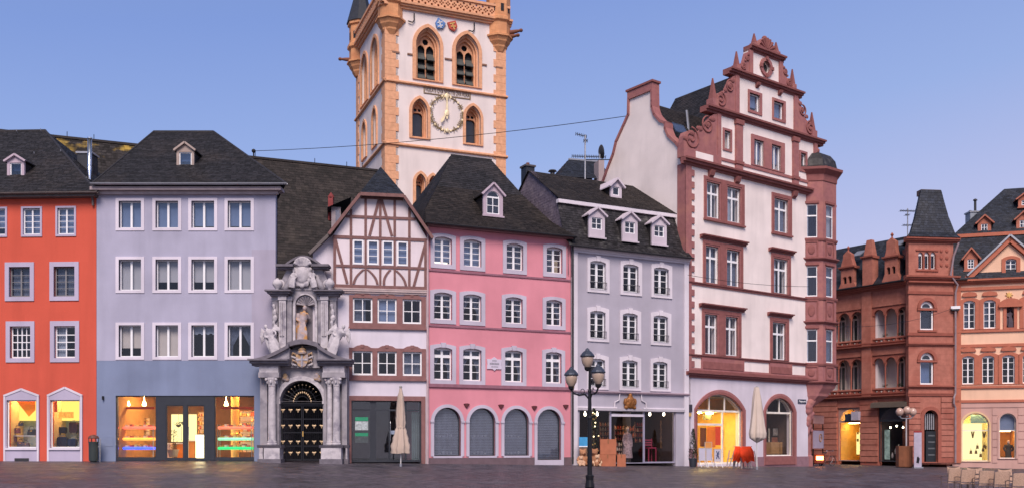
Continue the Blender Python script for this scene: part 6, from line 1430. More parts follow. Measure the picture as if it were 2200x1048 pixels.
# ground floor socle and arches
m_sk = stone('pink_socle', '#8a6a72'); 
for a, b, zt in ((-0.02, A1[0]-0.25, F.z(1480, 963)), (A1[1]+0.25, W, 0.5)): MB().box(a, b, -0.06, 0.02, -0.6, zt).build('socle', m_sk, P)
for k, (q, sp) in enumerate(((A1, sp1), (A2, sp2))):
    e = 0.34
    b0 = -0.3 if k == 0 else 0.0
    s = MB().plate(arch(q[0]-e*0.4, q[1]+e, b0, sp, q[3]-sp+e*0.8, 20), [arch(q[0], q[1], b0+0.02 if k == 0 else q[2]-0.02, sp, q[3]-sp, 18)], -0.08, 0.1).build('shop_arch', M_RS, P)
    MB().plate(arch(q[0]-e*0.15, q[1]+e*0.5, b0+0.03, sp, q[3]-sp+e*0.4, 20), [arch(q[0]+0.001, q[1]-0.001, b0+0.04 if k == 0 else q[2]-0.01, sp, q[3]-sp-0.001, 18)], -0.12, -0.078).build('arch_moulding', M_RSD, s)
    zt_ = sp-0.08
    m_f = mat('cream_shop_frame', (0.75, 0.7, 0.62), rough=0.5)
    W2 = q[1]-q[0]
    head = [arch(q[0]+0.05, q[0]+W2*0.34-0.03, zt_+0.05, zt_+0.2, 0.3, 8)]
    zin = lambda u: sp+(lambda r, c: sqrt(max(0, r*r-(u-c)**2))-(r-(q[3]-sp)))(((W2/2)**2+(q[3]-sp)**2)/(2*(q[3]-sp)), (q[0]+q[1])/2)-0.05
    def headcell(a, b): return [(a, zt_+0.05), (b, zt_+0.05)]+[(b+(a-b)*i/6, zin(b+(a-b)*i/6)) for i in range(7)]
    f0, f1 = (q[0]+W2*0.32, q[0]+W2*0.66) if k == 0 else (q[0]+W2*0.13, q[0]+W2*0.58)
    cells = [headcell(q[0]+0.06, f0-0.03), headcell(f0+0.03, f1-0.03), headcell(f1+0.03, q[1]-0.06)]
    if k == 0:
        um = q[0]+W2*0.61; zd = F.z(1540, 911)
        cells += [R((q[0]+0.06, um-0.05, zd+0.06, zt_-0.06)), R((q[0]+0.06, um-0.05, 0.22, zd-0.06)), R((um+0.05, q[1]-0.06, 0.22, zt_-0.06))]
    else: cells += [R((q[0]+0.05, q[1]-0.05, q[2]+0.06, zt_-0.06))]
    fr = MB().plate(arch(q[0], q[1], q[2], sp, q[3]-sp, 18), cells, 0.1, 0.18).build('shop_window', m_f, P)
    for c_ in cells: MB().plate(c_, (), 0.13, 0.14).build('pane', M_SHOPGLASS, fr)
    if k == 0: room(P, q[0]-0.1, q[1]+0.2, 0.1, q[3]-0.1, 0.42, 4.5, mat('yellow_shop_wall', (0.75, 0.5, 0.12), rough=0.8), mat('shop_floor_w', (0.35, 0.25, 0.15), rough=0.4), mat('shop_ceil_w', (0.7, 0.6, 0.4)))
    else: room(P, q[0]-0.1, q[1]+0.2, 0.1, q[3]-0.1, 0.42, 3.5, mat('brown_shop_wall', (0.1, 0.065, 0.05), rough=0.8), mat('shop_floor_w2', (0.2, 0.15, 0.1), rough=0.4))
    for j in range(3 if k == 0 else 1): MB().box(q[0]+0.5+j*1.0, q[0]+0.8+j*1.0, 1.2, 1.5, zt_-0.1, zt_-0.06).build('shop_lamp', lit('bright_shop_lamp', (1.0, 0.7, 0.2), 150.0) if k == 0 else lit('weak_shop_lamp', (1.0, 0.7, 0.4), 16.0), P)
    MB().box(q[0]-0.05, q[1]+0.1, 0.42, 3.4, zt_-0.04, zt_+0.01).build('dropped_ceiling', mat('shop_ceil_w', (0.7, 0.6, 0.4)), P)
q = A1
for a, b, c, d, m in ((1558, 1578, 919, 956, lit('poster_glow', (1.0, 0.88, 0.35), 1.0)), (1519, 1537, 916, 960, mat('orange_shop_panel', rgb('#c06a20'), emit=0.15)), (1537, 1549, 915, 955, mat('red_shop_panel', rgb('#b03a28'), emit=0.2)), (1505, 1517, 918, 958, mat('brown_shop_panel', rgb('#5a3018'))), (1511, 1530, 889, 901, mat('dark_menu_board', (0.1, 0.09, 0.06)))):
    r = F.rect(a, b, c, d, 1.4); MB().box(r[0], r[1], 1.4, 1.44, r[2], r[3]).build('interior_panel', m, P)
# goods in the right arch
for a, b, c, d, l in ((1656, 1674, 952, 982, 'left wooden crate in the right arch window of the white house'), (1676, 1697, 952, 982, 'right wooden crate in the right arch window of the white house')):
    r = F.rect(a, b, c, d, 0.9); w, h = r[1]-r[0], r[3]-0.55
    s = thing('wooden_crate', l, 'crate', F.world(r[0], 0.9, 0.1), F.rz); MB().box(0, w, 0, 0.4, 0.0, 0.55).build('base', mat('crate_base', (0.2, 0.12, 0.06)), s)
    for k in range(4): MB().box(0, w, -0.02, 0.0, 0.57+h*k/4, 0.57+h*(k+0.85)/4).build('slat', mat('crate_wood', (0.35, 0.2, 0.09)), s)
    MB().box(0.02, w-0.02, 0, 0.4, 0.55, 0.53+h).build('body', mat('crate_wood', (0.35, 0.2, 0.09)), s)
for a, b, c, d, col, l in ((1660, 1672, 918, 936, '#8a8078', 'framed grey picture in the right arch window of the white house'), (1657, 1672, 937, 951, '#7a4a38', 'reddish picture frame in the right arch window'), (1679, 1690, 930, 946, '#c0c0c4', 'white price card in the right arch window'), (1650, 1655, 918, 950, '#a89a88', 'narrow pale poster strip in the right arch window')):
    r = F.rect(a, b, c, d, 1.2); s = thing('picture', l, 'picture', F.world(r[0], 1.2, r[2]), F.rz); w, h = r[1]-r[0], r[3]-r[2]
    MB().plate(R((0, w, 0, h)), [R((0.04, w-0.04, 0.04, h-0.04))], 0, 0.03).build('frame', mat('dark_frame', (0.06, 0.05, 0.04)), s); MB().box(0.04, w-0.04, 0.01, 0.02, 0.04, h-0.04).build('sheet', mat('sheet_'+col, rgb(col), var=0.4, scale=8, emit=0.08), s)
# small plaques
q = F.rect(1714, 1731, 857, 866); MB().box(q[0], q[1], -0.04, 0, q[2], q[3]).build('street_sign', mat('sign_blue', rgb('#2c3446'), rough=0.4), P)
text_part('Hauptmarkt', 0.17, (q[0]+q[1])/2, (q[2]+q[3])/2, -0.045, M_WHITE, P, 'street_sign_lettering', width=(q[1]-q[0])*0.85)
q = F.rect(1473, 1484, 868, 884); MB().box(q[0], q[1], -0.12, -0.05, q[2], q[3]).build('dark_plaque', mat('sign_dark', rgb('#3a3640')), P); MB().box(q[0]+0.05, q[1]-0.05, -0.1, -0.05, q[2]-0.25, q[2]-0.05).build('gilt_plaque', M_GOLD, P)
# ---------------- side gable (left) with curved coping
zc = z_c2
ux = lambda px, L0: L0
D = 7.0
S = [(0.3, zc+0.2), (0.35, zc+0.9), (0.75, zc+1.5), (1.3, zc+2.1), (1.55, zc+2.7), (1.55, zc+3.05), (1.95, zc+3.3), (2.4, zc+3.9), (2.6, zc+4.5), (2.6, zc+4.9), (2.62, zc+5.65), (4.42, zc+5.65), (4.45, zc+4.6), (4.9, zc+3.9), (5.5, zc+3.0), (5.75, zc+2.2), (6.3, zc+1.2), (6.7, zc+0.4), (6.9, zc-0.4)]
S = [(x_, zc+(z_-zc)*(0.84 if z_ > zc else 1)) for x_, z_ in S]
mb = MB(); pts = [(0, -0.5), (0, zc+0.1)]+S+[(7.0, -0.5)]
g = MB().plate(pts[::-1], (), 0, 0.4).build('side_gable', m_ww, P); g.rotation_euler = (0, 0, pi/2); g.location = (0.4, 0, 0)
for i in range(len(S)-1):
    a, b = Vector((S[i][0], S[i][1])), Vector((S[i+1][0], S[i+1][1])); m_ = (a+b)/2; dn = (b-a); ln = dn.length; ang = atan2(dn.y, dn.x)
    o = MB().box(-ln/2-0.04, ln/2+0.04, -0.1, 0.5, -0.02, 0.12).build('coping_stone', M_RS, P); o.rotation_euler = (0, 0, 0)
    from mathutils import Matrix
    o.matrix_local = Matrix.Translation((0.4, 0, 0)) @ Matrix.Rotation(pi/2, 4, 'Z') @ Matrix.Translation((m_.x, 0, m_.y)) @ Matrix.Rotation(-ang, 4, 'Y')
cap = MB().box(-0.08, 0.5, 2.5, 4.55, zc+4.76, zc+5.2).build('gable_cap', M_RS, P); MB().box(-0.14, 0.56, 2.42, 4.63, zc+5.2, zc+5.32).build('gable_cap_slab', M_RSD, P)
WIRE_B = F.world(0.35, 4.4, zc+3.9)
# main roof behind, ridge parallel to the front
zr = zc+4.5
roof_face(P, (0.4, 0.2, zc+0.1), (W-0.5, 0.2, zc+0.1), (W-0.5, 3.6, zr), (0.4, 3.6, zr), M_SLATEBR)
MB().quad((W, 7, zc), (0.4, 7, zc), (0.4, 3.6, zr), (W, 3.6, zr)).build('roof', M_SLATEBR, P)
MB().box(0.0, W, 6.9, 7.1, -0.5, zc).build('back_wall', m_ww, P); MB().box(W-0.3, W, 0.4, 7, -0.5, zc).build('side_wall', m_ww, P)
o = MB().box(-0.5, 0.5, -0.02, 0.05, -0.35, 0.35).build('roof_light', M_GLASSB, P); o.location = (1.35, 1.7, zc+2.6); o.rotation_euler = (radians(-32), 0, 0)
# ---------------- front gable in three scrolled stages
zg1 = zz(244, 301, 1512, 1766); zg2 = zz(163, 199, 1565, 1718); zg3 = zz(108, 129, 1608, 1680)
yF = -0.05
b1 = (F.u(1538), F.u(1752)); b2 = (F.u(1577), F.u(1710)); b3 = (F.u(1607), F.u(1678))
g1w = [F.rect(1617, 1638, 303, 358), F.rect(1655, 1675, 313, 366)]; g1w = lev(g1w)
sm = lev([F.rect(1554, 1567, 284, 322), F.rect(1718, 1729, 329, 365)])
g2w = lev([F.rect(1608, 1630, 204, 240), F.rect(1660, 1681, 220, 257)])
rc_u, rc_z = F.uz(1643.7, 146); rc = 0.36
circ = lambda u, z, r, n=20: [(u+r*cos(2*pi*i/n), z+r*sin(2*pi*i/n)) for i in range(n)]
MB().plate([(b1[0], zc+0.25), (b1[1], zc+0.25), (b1[1], zg1), (b1[0], zg1)], [R(q) for q in g1w+sm], yF, 0.35).build('gable_wall', m_ww, P)
MB().plate([(b2[0], zg1), (b2[1], zg1), (b2[1], zg2), (b2[0], zg2)], [R(q) for q in g2w], yF, 0.35).build('gable_wall', m_ww, P)
MB().plate([(b3[0], zg2), (b3[1], zg2), (b3[1], zg3), (b3[0], zg3)], [circ(rc_u, rc_z, rc)], yF, 0.35).build('gable_wall', m_ww, P)
for q in g1w: window(P, q, 2, (1,), fw=0.05, mul=0.08, depth=0.06, back='blindb', gm=M_GLASSB)
for q in sm: window(P, q, 1, (1,), fw=0.05, depth=0.06, back='blindc')
for q in g2w: window(P, q, 1, (1,), fw=0.06, depth=0.06, back='blindb', gm=M_GLASSB)
u0, u1 = g1w[0][0]-0.22, g1w[1][1]+0.35
MB().plate(R((u0, u1, g1w[0][2]-0.06, g1w[0][3]+0.25)), [R(q) for q in g1w], yF-0.08, yF+0.1).build('window_surround', M_RS, P)
for q in sm: MB().plate(R(grow(q, 0.13)), [R(q)], yF-0.06, yF+0.1).build('window_surround', M_RS, P)
for q in g2w: MB().plate(R(grow(q, 0.13, 0.2, 0.14, 0.16)), [R(q)], yF-0.06, yF+0.1).build('window_surround', M_RS, P)
s = MB().plate(circ(rc_u, rc_z, rc+0.2), [circ(rc_u, rc_z, rc)], yF-0.1, yF+0.1).build('round_window', M_RS, P)
MB().plate(circ(rc_u, rc_z, rc), (), 0.15, 0.17).build('pane', mat('dark_round_glass', (0.05, 0.05, 0.05), rough=0.3), s)
for k in range(4): a = pi/2*k; MB().box(rc_u+cos(a)*(rc+0.15)-0.1, rc_u+cos(a)*(rc+0.15)+0.1, yF-0.15, yF-0.05, rc_z+sin(a)*(rc+0.15)-0.1, rc_z+sin(a)*(rc+0.15)+0.1).build('keystone', M_RSD, s)
# cornices of the gable
e = lambda z, a, b, nm='gable_cornice': cornice(P, a, b, z-0.14, M_RSD, ((0.1, 0.12), (0.24, 0.1), (0.36, 0.1)), nm, 0.35)
e(zg1, F.u(1514), F.u(1766)); e(zg2, F.u(1563), F.u(1720)); e(zg3, F.u(1607), F.u(1681))
MB().box(b1[0]-1.6, b1[1], yF-0.06, 0.1, zc+0.62, zc+0.78).build('string_course', M_RS, P)
# pilasters
for px0, px1 in ((1577, 1591), (1700, 1711)): 
    u0, u1 = F.u(px0), F.u(px1); MB().box(u0, u1, yF-0.14, yF+0.02, zc+0.3, zg1-0.12).build('gable_pilaster', M_RS, P); MB().box(u0-0.06, u1+0.06, yF-0.2, yF, zg1-0.4, zg1-0.13).build('pilaster_capital', M_RSD, P); MB().box(u0-0.06, u1+0.06, yF-0.2, yF, zc+0.62, zc+0.8).build('pilaster_base', M_RSD, P)
for a in (b1[0], b1[1]-0.3): MB().box(a, a+0.3, yF-0.1, yF+0.02, zc+0.3, zg1-0.12).build('gable_pilaster', M_RS, P)
for a in (b2[0]-0.02, b2[1]-0.32): MB().box(a, a+0.34, yF-0.1, yF+0.02, zg1+0.15, zg2-0.12).build('gable_pilaster', M_RS, P)
for a in (b3[0]-0.02, b3[1]-0.3): MB().box(a, a+0.32, yF-0.1, yF+0.02, zg2+0.15, zg3-0.12).build('gable_pilaster', M_RS, P)
# scroll wings
def scroll(base, top, zlo, zhi, nm='scroll_wing'):
    """filled S-curve between an outer foot (base) and an inner head (top), with raised volutes"""
    w = base-top; h = zhi-zlo; pts = [(top, zlo), (base, zlo), (base, zlo+h*0.12)]
    for i in range(13):
        f = i/12; x = base-w*(0.5-0.5*cos(pi*f))*0.92; z = zlo+h*(0.12+0.86*f)+0.10*h*sin(2*pi*f*1.5); pts.append((x, z))
    pts.append((top, zhi)); 
    if w < 0: pts = pts[::-1]
    o = MB().plate(pts[::-1] if False else pts, (), yF-0.06, 0.3).build(nm, M_RS, P)
    sg = 1 if w > 0 else -1
    r = min(abs(w), h)*0.27
    for (cx, cz, rr_, d) in ((base-w*0.22, zlo+h*0.24, r, 1), (base-w*0.7, zlo+h*0.66, r*0.8, -1)):
        MB().tube(spiral((cx, cz), rr_, 0.03, 1.8, pi/2, yF-0.08, 30, sg*d), 0.05, 6).build('volute', M_RSD, o, smooth=True)
    for k in range(5):
        f = (k+0.5)/5; MB().ell((base-w*(0.5-0.5*cos(pi*f))*0.8-w*0.05, yF-0.08, zlo+h*(0.14+0.78*f)), (abs(w)*0.09+0.03, 0.05, h*0.06), 8, 5).build('carved_leaf', M_RSD, o)
scroll(F.u(1466), b1[0]+0.02, zc+0.8, zg1-0.15); scroll(F.u(1770), b1[1]-0.02, zc+0.8, zg1-0.15)
scroll(F.u(1536), b2[0]+0.02, zg1+0.2, zg2-0.15); scroll(F.u(1745), b2[1]-0.02, zg1+0.2, zg2-0.15)
scroll(F.u(1590), b3[0]+0.02, zg2+0.2, zg3-0.2); scroll(F.u(1696), b3[1]-0.02, zg2+0.2, zg3-0.2)
MB().box(-0.35, F.u(1541), yF-0.15, 0.3, zc+0.26, zc+0.8).build('scroll_plinth', M_RS, P); q = F.rect(1489, 1526, 330, 345); MB().box(q[0], q[1], yF-0.17, yF-0.148, zc+0.34, zc+0.7).build('plinth_panel', m_ww, P)
# obelisks
for i, (px, ytop, ybot, base) in enumerate(((1531, 166, 229, zg1), (1744, 231, 287, zg1), (1582, 108, 150, zg2), (1702, 147, 193, zg2), (1620, 70, 100, zg3), (1667, 88, 117, zg3))):
    u = F.u(px); h = (ybot-ytop)/FPX*(F.a.y+F.t.y*u); s = 0.24 if i < 2 else 0.19; zb_ = base+0.18
    ob = MB().add([(u-s, -s, zb_), (u+s, -s, zb_), (u+s, s, zb_), (u-s, s, zb_), (u-s, -s, zb_+h*0.28), (u+s, -s, zb_+h*0.28), (u+s, s, zb_+h*0.28), (u-s, s, zb_+h*0.28)], [(0, 1, 5, 4), (1, 2, 6, 5), (2, 3, 7, 6), (3, 0, 4, 7), (4, 5, 6, 7), (3, 2, 1, 0)]).build('obelisk', M_RS, P)
    t = s*0.72; MB().add([(u-t, -t, zb_+h*0.28), (u+t, -t, zb_+h*0.28), (u+t, t, zb_+h*0.28), (u-t, t, zb_+h*0.28), (u-0.03, -0.03, zb_+h), (u+0.03, -0.03, zb_+h), (u+0.03, 0.03, zb_+h), (u-0.03, 0.03, zb_+h)], [(0, 1, 5, 4), (1, 2, 6, 5), (2, 3, 7, 6), (3, 0, 4, 7), (4, 5, 6, 7)]).build('obelisk_spike', M_RSD, ob)
# shell crown on top
u, z = F.u(1645), zg3+0.17; sc_ = MB().plate([(u+0.75*cos(pi*i/14), z+0.02+0.8*sin(pi*i/14)) for i in range(15)], (), -0.1, 0.3).build('shell_crown', M_RS, P)
for i in range(9):
    t = pi*(i+0.5)/9; MB().tube([(u+0.15*cos(t), -0.12, z+0.1+0.1*sin(t)), (u+0.72*cos(t), -0.12, z+0.02+0.76*sin(t))], [0.03, 0.1], 6).build('shell_rib', M_RSD, sc_)
MB().ell((u, 0.1, z+0.86), (0.16, 0.16, 0.14)).build('finial_ball', M_RSD, sc_)
# corbels under the main cornice
for px in (1525, 1581, 1704): u = F.u(px); MB().prof_u([(0.0, z_c2-0.12), (0.0, z_c2-0.55), (-0.2, z_c2-0.4), (-0.3, z_c2-0.12)][::-1], u-0.17, u+0.17).build('corbel', M_RSD, P)
for px in (1624, 1672): u = F.u(px); MB().prof_u([(yF, zg2-0.15), (yF, zg2-0.45), (-0.25, zg2-0.3), (-0.3, zg2-0.15)][::-1], u-0.12, u+0.12).build('corbel', M_RSD, P)
# cross roof behind the gable
uc = (b1[0]+b1[1])/2; zpk = zg3-0.4
roof_face(P, (uc-4.4, 7.5, zc+0.3), (uc-4.4, 0.3, zc+0.3), (uc, 0.3, zpk), (uc, 7.5, zpk), M_SLATE)
roof_face(P, (uc+4.4, 0.3, zc+0.3), (uc+4.4, 7.5, zc+0.3), (uc, 7.5, zpk), (uc, 0.3, zpk), M_SLATE)
MB().plate([(uc-4.3, zc), (uc+4.3, zc), (uc, zpk-0.1)], (), 7.3, 7.5).build('gable_wall', m_ww, P)
MB().tube([(F.u(1480, 2.5), 2.4, zc+2.0), (F.u(1478, 2.5), 2.6, zc+4.2)], 0.08, 6).build('valley_flashing', M_ZINC, P)
# ---------------- corner oriel: five faces of an octagon
oc = (W+1.2, 0.95); orad = 1.8
zo0, zo1 = z_c1-0.05, zz(375, 384, 1737, 1780)
def opt(k, r): a = radians(-112.5+45*k-22.5*0); return (oc[0]+r*cos(a), oc[1]+r*sin(a))
ang0 = radians(-112.5-45)
V8 = lambda k, r=orad: (oc[0]+r*cos(ang0+pi/4*k), oc[1]+r*sin(ang0+pi/4*k))
fz = [(zo0+1.05, zo0+3.05), (zz(640, 640)+0.0, 0), (0, 0)]
lv = [(F.z(1757, 780), F.z(1757, 710)), (F.z(1757, 640), F.z(1757, 576)), (F.z(1757, 516), F.z(1757, 446))]
O = P
for k in range(6):
    (xa, ya), (xb, yb) = V8(k), V8(k+1); L = sqrt((xb-xa)**2+(yb-ya)**2); rz = atan2(yb-ya, xb-xa)
    hl = [R((L*0.24, L*0.76, a, b)) for a, b in lv]
    o = MB().plate([(0, zo0), (L, zo0), (L, zo1), (0, zo1)], hl, 0, 0.2).build('oriel_wall', M_RS, P); o.location = (xa, ya, 0); o.rotation_euler = (0, 0, rz)
    for (a, b) in lv:
        q = (L*0.24, L*0.76, a, b); zt_ = a+(b-a)*0.66
        w = MB().plate(R(q), [R((q[0]+0.05, q[1]-0.05, a+0.07, zt_-0.04)), R((q[0]+0.05, q[1]-0.05, zt_+0.04, b-0.05))], 0.05, 0.11).build('oriel_window', M_WHITE, o)
        MB().box(q[0]+0.05, q[1]-0.05, 0.075, 0.085, a+0.07, zt_-0.04).build('pane', M_GLASS, o); MB().box(q[0]+0.05, q[1]-0.05, 0.075, 0.085, zt_+0.04, b-0.05).build('pane', M_GLASS, o)
        if k in (1, 2): pleat(q[0], q[1], a, b, 0.25, 0.02).build('curtain', M_CURT if a < lv[1][1] else M_BLIND, o)
        MB().box(q[0]-0.1, q[1]+0.1, -0.07, 0.0, b+0.06, b+0.2).build('oriel_lintel', M_RSD, o); MB().box(q[0]-0.07, q[1]+0.07, -0.06, 0.0, a-0.12, a-0.02).build('oriel_sill', M_RSD, o)
    for i, (a, b) in enumerate(lv):
        z1 = a-0.2; z0 = (lv[i-1][1]+0.5) if i else zo0+0.2
        if z1-z0 > 0.3: MB().plate(R((L*0.2, L*0.8, z0, z1)), [R((L*0.26, L*0.74, z0+0.1, z1-0.1))], -0.05, 0.0).build('oriel_panel', M_RSD, o); MB().ell((L/2, -0.02, (z0+z1)/2), (L*0.16, 0.05, (z1-z0)*0.28), 10, 6).build('carved_relief', M_RSD, o)
def ring(prof, nm, m=M_RSD, rot=ang0): MB().lathe(prof, oc[0], oc[1], 8, rot, rot+2*pi).build(nm, m, P)
for i, z in enumerate((zo0-0.05, lv[0][0]-0.22, lv[0][1]+0.35, lv[1][0]-0.22, lv[1][1]+0.35, lv[2][0]-0.22)): ring([(orad*0.9, z), (orad+0.06, z), (orad+(0.2 if i % 2 == 0 else 0.1), z+0.1), (orad+(0.2 if i % 2 == 0 else 0.1), z+0.16), (orad*0.9, z+0.2)], 'oriel_cornice')
ring([(orad*0.9, zo1-0.5), (orad+0.05, zo1-0.5), (orad+0.08, zo1-0.1), (orad+0.4, zo1+0.15), (orad+0.42, zo1+0.3), (orad*0.9, zo1+0.34)], 'oriel_eave')
zd0 = zo1+0.32; zd1 = F.z(1772, 328)
ring([(orad+0.3, zd0), (orad+0.05, zd0+0.15), (orad-0.05, zd0+(zd1-zd0)*0.45), (orad-0.35, zd0+(zd1-zd0)*0.75), (orad-1.0, zd1), (0.02, zd1+0.25)], 'oriel_dome', M_SLATELI)
pc = (W+0.35, 0.5); mb = MB(); rg_ = [(0.3, -1.75, 0), (0.45, -1.5, 0.05), (0.85, -1.15, 0.3), (1.35, -0.78, 0.65), (1.4, -0.62, 0.7), (1.7, -0.3, 0.95), (1.8, -0.03, 1.0)]
for r_, dz_, f_ in rg_:
    for k in range(8): mb.v.append((pc[0]+(oc[0]-pc[0])*f_+r_*cos(ang0+pi/4*k), pc[1]+(oc[1]-pc[1])*f_+r_*sin(ang0+pi/4*k), zo0+dz_))
for i in range(len(rg_)-1):
    for k in range(8): mb.f.append((i*8+k, i*8+(k+1) % 8, i*8+8+(k+1) % 8, i*8+8+k))
mb.build('oriel_corbel', M_RS, P)
MB().lathe([(0.5, -0.6), (0.5, 0.5), (0.38, 0.6), (0.36, zo0-1.5)], pc[0], pc[1], 8, ang0, ang0+2*pi).build('corner_pier', M_RS, P)
mb = MB()
for i in range(8): mb.ell((pc[0]-0.25+0.1*sin(i*2.0), pc[1]-0.35-0.03*i, 2.0+i*0.26), (0.2+0.02*i, 0.18, 0.26), 10, 7).ell((pc[0]-0.05+0.15*cos(i*1.7), pc[1]-0.42-0.03*i, 2.1+i*0.26), (0.13, 0.12, 0.16), 8, 6)
blob(mb, 'carved_console', M_RS, P, 0.05)
MB().tube([(oc[0]+1.3, oc[1]-0.3, -0.2), (oc[0]+1.3, oc[1]-0.3, -0.1)], 0.02, 5) if False else None
# ------------------------------------------------------------------ red sandstone house with loggias (two planes)
F = Fac(1952, 67.6, 2048, 68.0, 0.36)
P = F.empty('red_sandstone_house', 'red sandstone house with arched loggias, corner tower with steep slate roof and lit shops', 'house')
M_RR = stone('salmon_sandstone', '#ab6e5f', var=0.12, col2=rgb('#98594c'), scale2=0.8, brick=dict(w=0.8, h=0.38, m=0.01, v=0.9, j=0.8))
M_RRD = stone('salmon_moulding', '#97594c', var=0.1)
W = F.L
# --- tower bay
zc1, zc2 = F.z(2000, 829), F.z(2000, 738)
zE, zA, zT0, zT1 = F.z(2000, 606), F.z(2000, 520), F.z(1990, 516), F.z(2000, 408)
bw = [(F.rect(1977, 2006, 757, 825)), (F.rect(1977, 2006, 646, 708))]
tw = [F.rect(1973+i*13.5, 1982.5+i*13.5, 541, 577) for i in range(3)]
door = F.rect(1984, 2014, 880, 988); door = (door[0], door[1], 0.05, door[3])
H2 = zA
hs = [arch(q[0], q[1], q[2], q[3]-(q[1]-q[0])/2, None, 12) for q in bw]+[arch(q[0], q[1], q[2], q[3]-(q[1]-q[0])/2, None, 8) for q in tw]
hs.append(arch(door[0], door[1], door[2], door[3]-(door[1]-door[0])/2, None, 12))
MB().plate([(0, -0.1), (W, -0.1), (W, H2), (0, H2)], hs, 0, 0.35).build('bay_wall', M_RR, P)
MB().add([(0, 0.35, -0.5), (0.3, 0.35, -0.5), (1.4, 2.5, -0.5), (1.1, 2.5, -0.5), (0, 0.35, H2), (0.3, 0.35, H2), (1.4, 2.5, H2), (1.1, 2.5, H2)], [(0, 3, 2, 1), (4, 5, 6, 7), (0, 1, 5, 4), (1, 2, 6, 5), (2, 3, 7, 6), (3, 0, 4, 7)]).build('side_wall', M_RR, P)
MB().box(W-0.3, W, 0.35, 2.5, -0.5, H2).build('side_wall', M_RR, P); MB().box(1.1, W, 2.5, 2.8, -0.5, H2).build('back_wall', M_RR, P)
MB().box(0.8, W-0.3, 1.4, 1.45, 0, H2).build('interior_wall', M_DARKROOM, P)
for q in bw:
    r = (q[1]-q[0])/2; zs = q[3]-r; c = (q[0]+q[1])/2
    s = MB().plate(arch(q[0]-0.02, q[1]+0.02, q[2], zs, r+0.02, 12), [R((q[0]+0.1, q[1]-0.1, q[2]+0.1, zs-0.12)), arch(q[0]+0.2, q[1]-0.2, zs+0.05, zs+0.06, r-0.22, 10)], 0.12, 0.18).build('arched_window', M_WHITE, P)
    MB().box(q[0]+0.1, q[1]-0.1, 0.145, 0.155, q[2]+0.1, zs-0.12).build('pane', M_GLASS, s); MB().plate(arch(q[0]+0.2, q[1]-0.2, zs+0.05, zs+0.06, r-0.22, 10), (), 0.145, 0.155).build('pane', M_GLASS, s)
    MB().box(c-r+0.1, c+r-0.1, 0.4, 0.42, q[2], zs).build('blind', M_BLINDB if q is bw[0] else M_DARKROOM, s)  # upper window has no blind: a dark sheet paints the unlit inside
    MB().plate(arch(q[0]-0.22, q[1]+0.22, zs-0.0, zs+0.01, r+0.24, 14), [arch(q[0]-0.01, q[1]+0.01, zs+0.003, zs+0.01, r+0.01, 12)], -0.09, 0.05).build('window_arch', M_RRD, s)
    MB().box(q[0]-0.25, q[1]+0.25, -0.1, 0.02, zs-0.16, zs-0.02).build('impost_band', M_RRD, s); MB().box(q[0]-0.2, q[1]+0.2, -0.12, 0.02, q[2]-0.15, q[2]-0.01).build('sill', M_RRD, s)
for q in tw:
    r = (q[1]-q[0])/2; zs = q[3]-r
    s = MB().plate(arch(q[0], q[1], q[2], zs, r, 8), [R((q[0]+0.05, q[1]-0.04, q[2]+0.06, zs-0.08))], 0.14, 0.18).build('tower_window', M_WHITE, P); MB().box(q[0]+0.05, q[1]-0.04, 0.155, 0.165, q[2]+0.06, zs-0.08).build('pane', M_GLASS, s)
    MB().tube([(q[1]+0.05, -0.03, q[2]), (q[1]+0.05, -0.03, zs)], 0.05, 8).build('colonnette', M_RRD, s)
MB().box(tw[0][0]-0.2, tw[2][1]+0.2, -0.08, 0.02, tw[0][2]-0.16, tw[0][2]-0.02).build('sill', M_RRD, P); MB().box(tw[0][0]-0.2, tw[2][1]+0.2, -0.08, 0.02, tw[0][3]+0.08, tw[0][3]+0.18).build('lintel', M_RRD, P)
for i in range(2):
    for k in range(3):
        u = F.u(2022)+i*0.42; MB().ell((u, -0.02, tw[0][2]+0.3+k*0.5), (0.12, 0.06, 0.14), 8, 6).build('carved_rosette', M_RRD, P)
for z, pr in ((zc1, 0.2), (zc2, 0.18), (F.z(2000, 845), 0.12), (F.z(2000, 716), 0.08), (F.z(2000, 627), 0.08), (zE, 0.25)): cornice(P, -0.1, W+0.1, z-0.15, M_RRD, ((0.08, 0.1), (pr, 0.1)), 'string_course')
for z, pr in ((zE+0.12, 0.35), (zA-0.05, 0.35)): cornice(P, -pr, W+pr, z, M_RRD, ((0.1, 0.1), (0.25, 0.1), (pr, 0.12)), 'tower_cornice')
# rusticated courses of the bay ground floor
zs0 = F.z(2000, 848)
ncr = 12
for i in range(ncr):
    z0 = 0.0+(zs0-0.1)*i/ncr; z1 = z0+(zs0-0.1)/ncr-0.045
    for a, b in ((0.0, door[0]-0.25), (door[1]+0.25, W)):
        if b-a > 0.1 and z1 < door[3]+0.4 or True: MB().box(a, b, -0.07-0.015*(i % 2), 0.02, z0, z1).build('rusticated_stone', M_RRD if i < 1 else M_RR, P)
s = MB().plate(arch(door[0]-0.25, door[1]+0.25, 0, door[3]-(door[1]-door[0])/2, (door[1]-door[0])/2+0.25, 14), [arch(door[0], door[1], 0.02, door[3]-(door[1]-door[0])/2, None, 12)], -0.1, 0.1).build('door_arch', M_RRD, P)
zd = F.z(2000, 925); MB().box(door[0]+0.3, door[1], 0.2, 0.26, 0.05, zd).build('door', mat('dark_door', (0.02, 0.025, 0.03), rough=0.4), P)
m_str = mat('striped_grey', rgb('#8a8a90')); 
for k in range(6): MB().box(door[0]+0.08+k*0.15, door[0]+0.16+k*0.15, 0.2, 0.25, zd+0.1, door[3]-0.25).build('fanlight_bar', m_str, s)
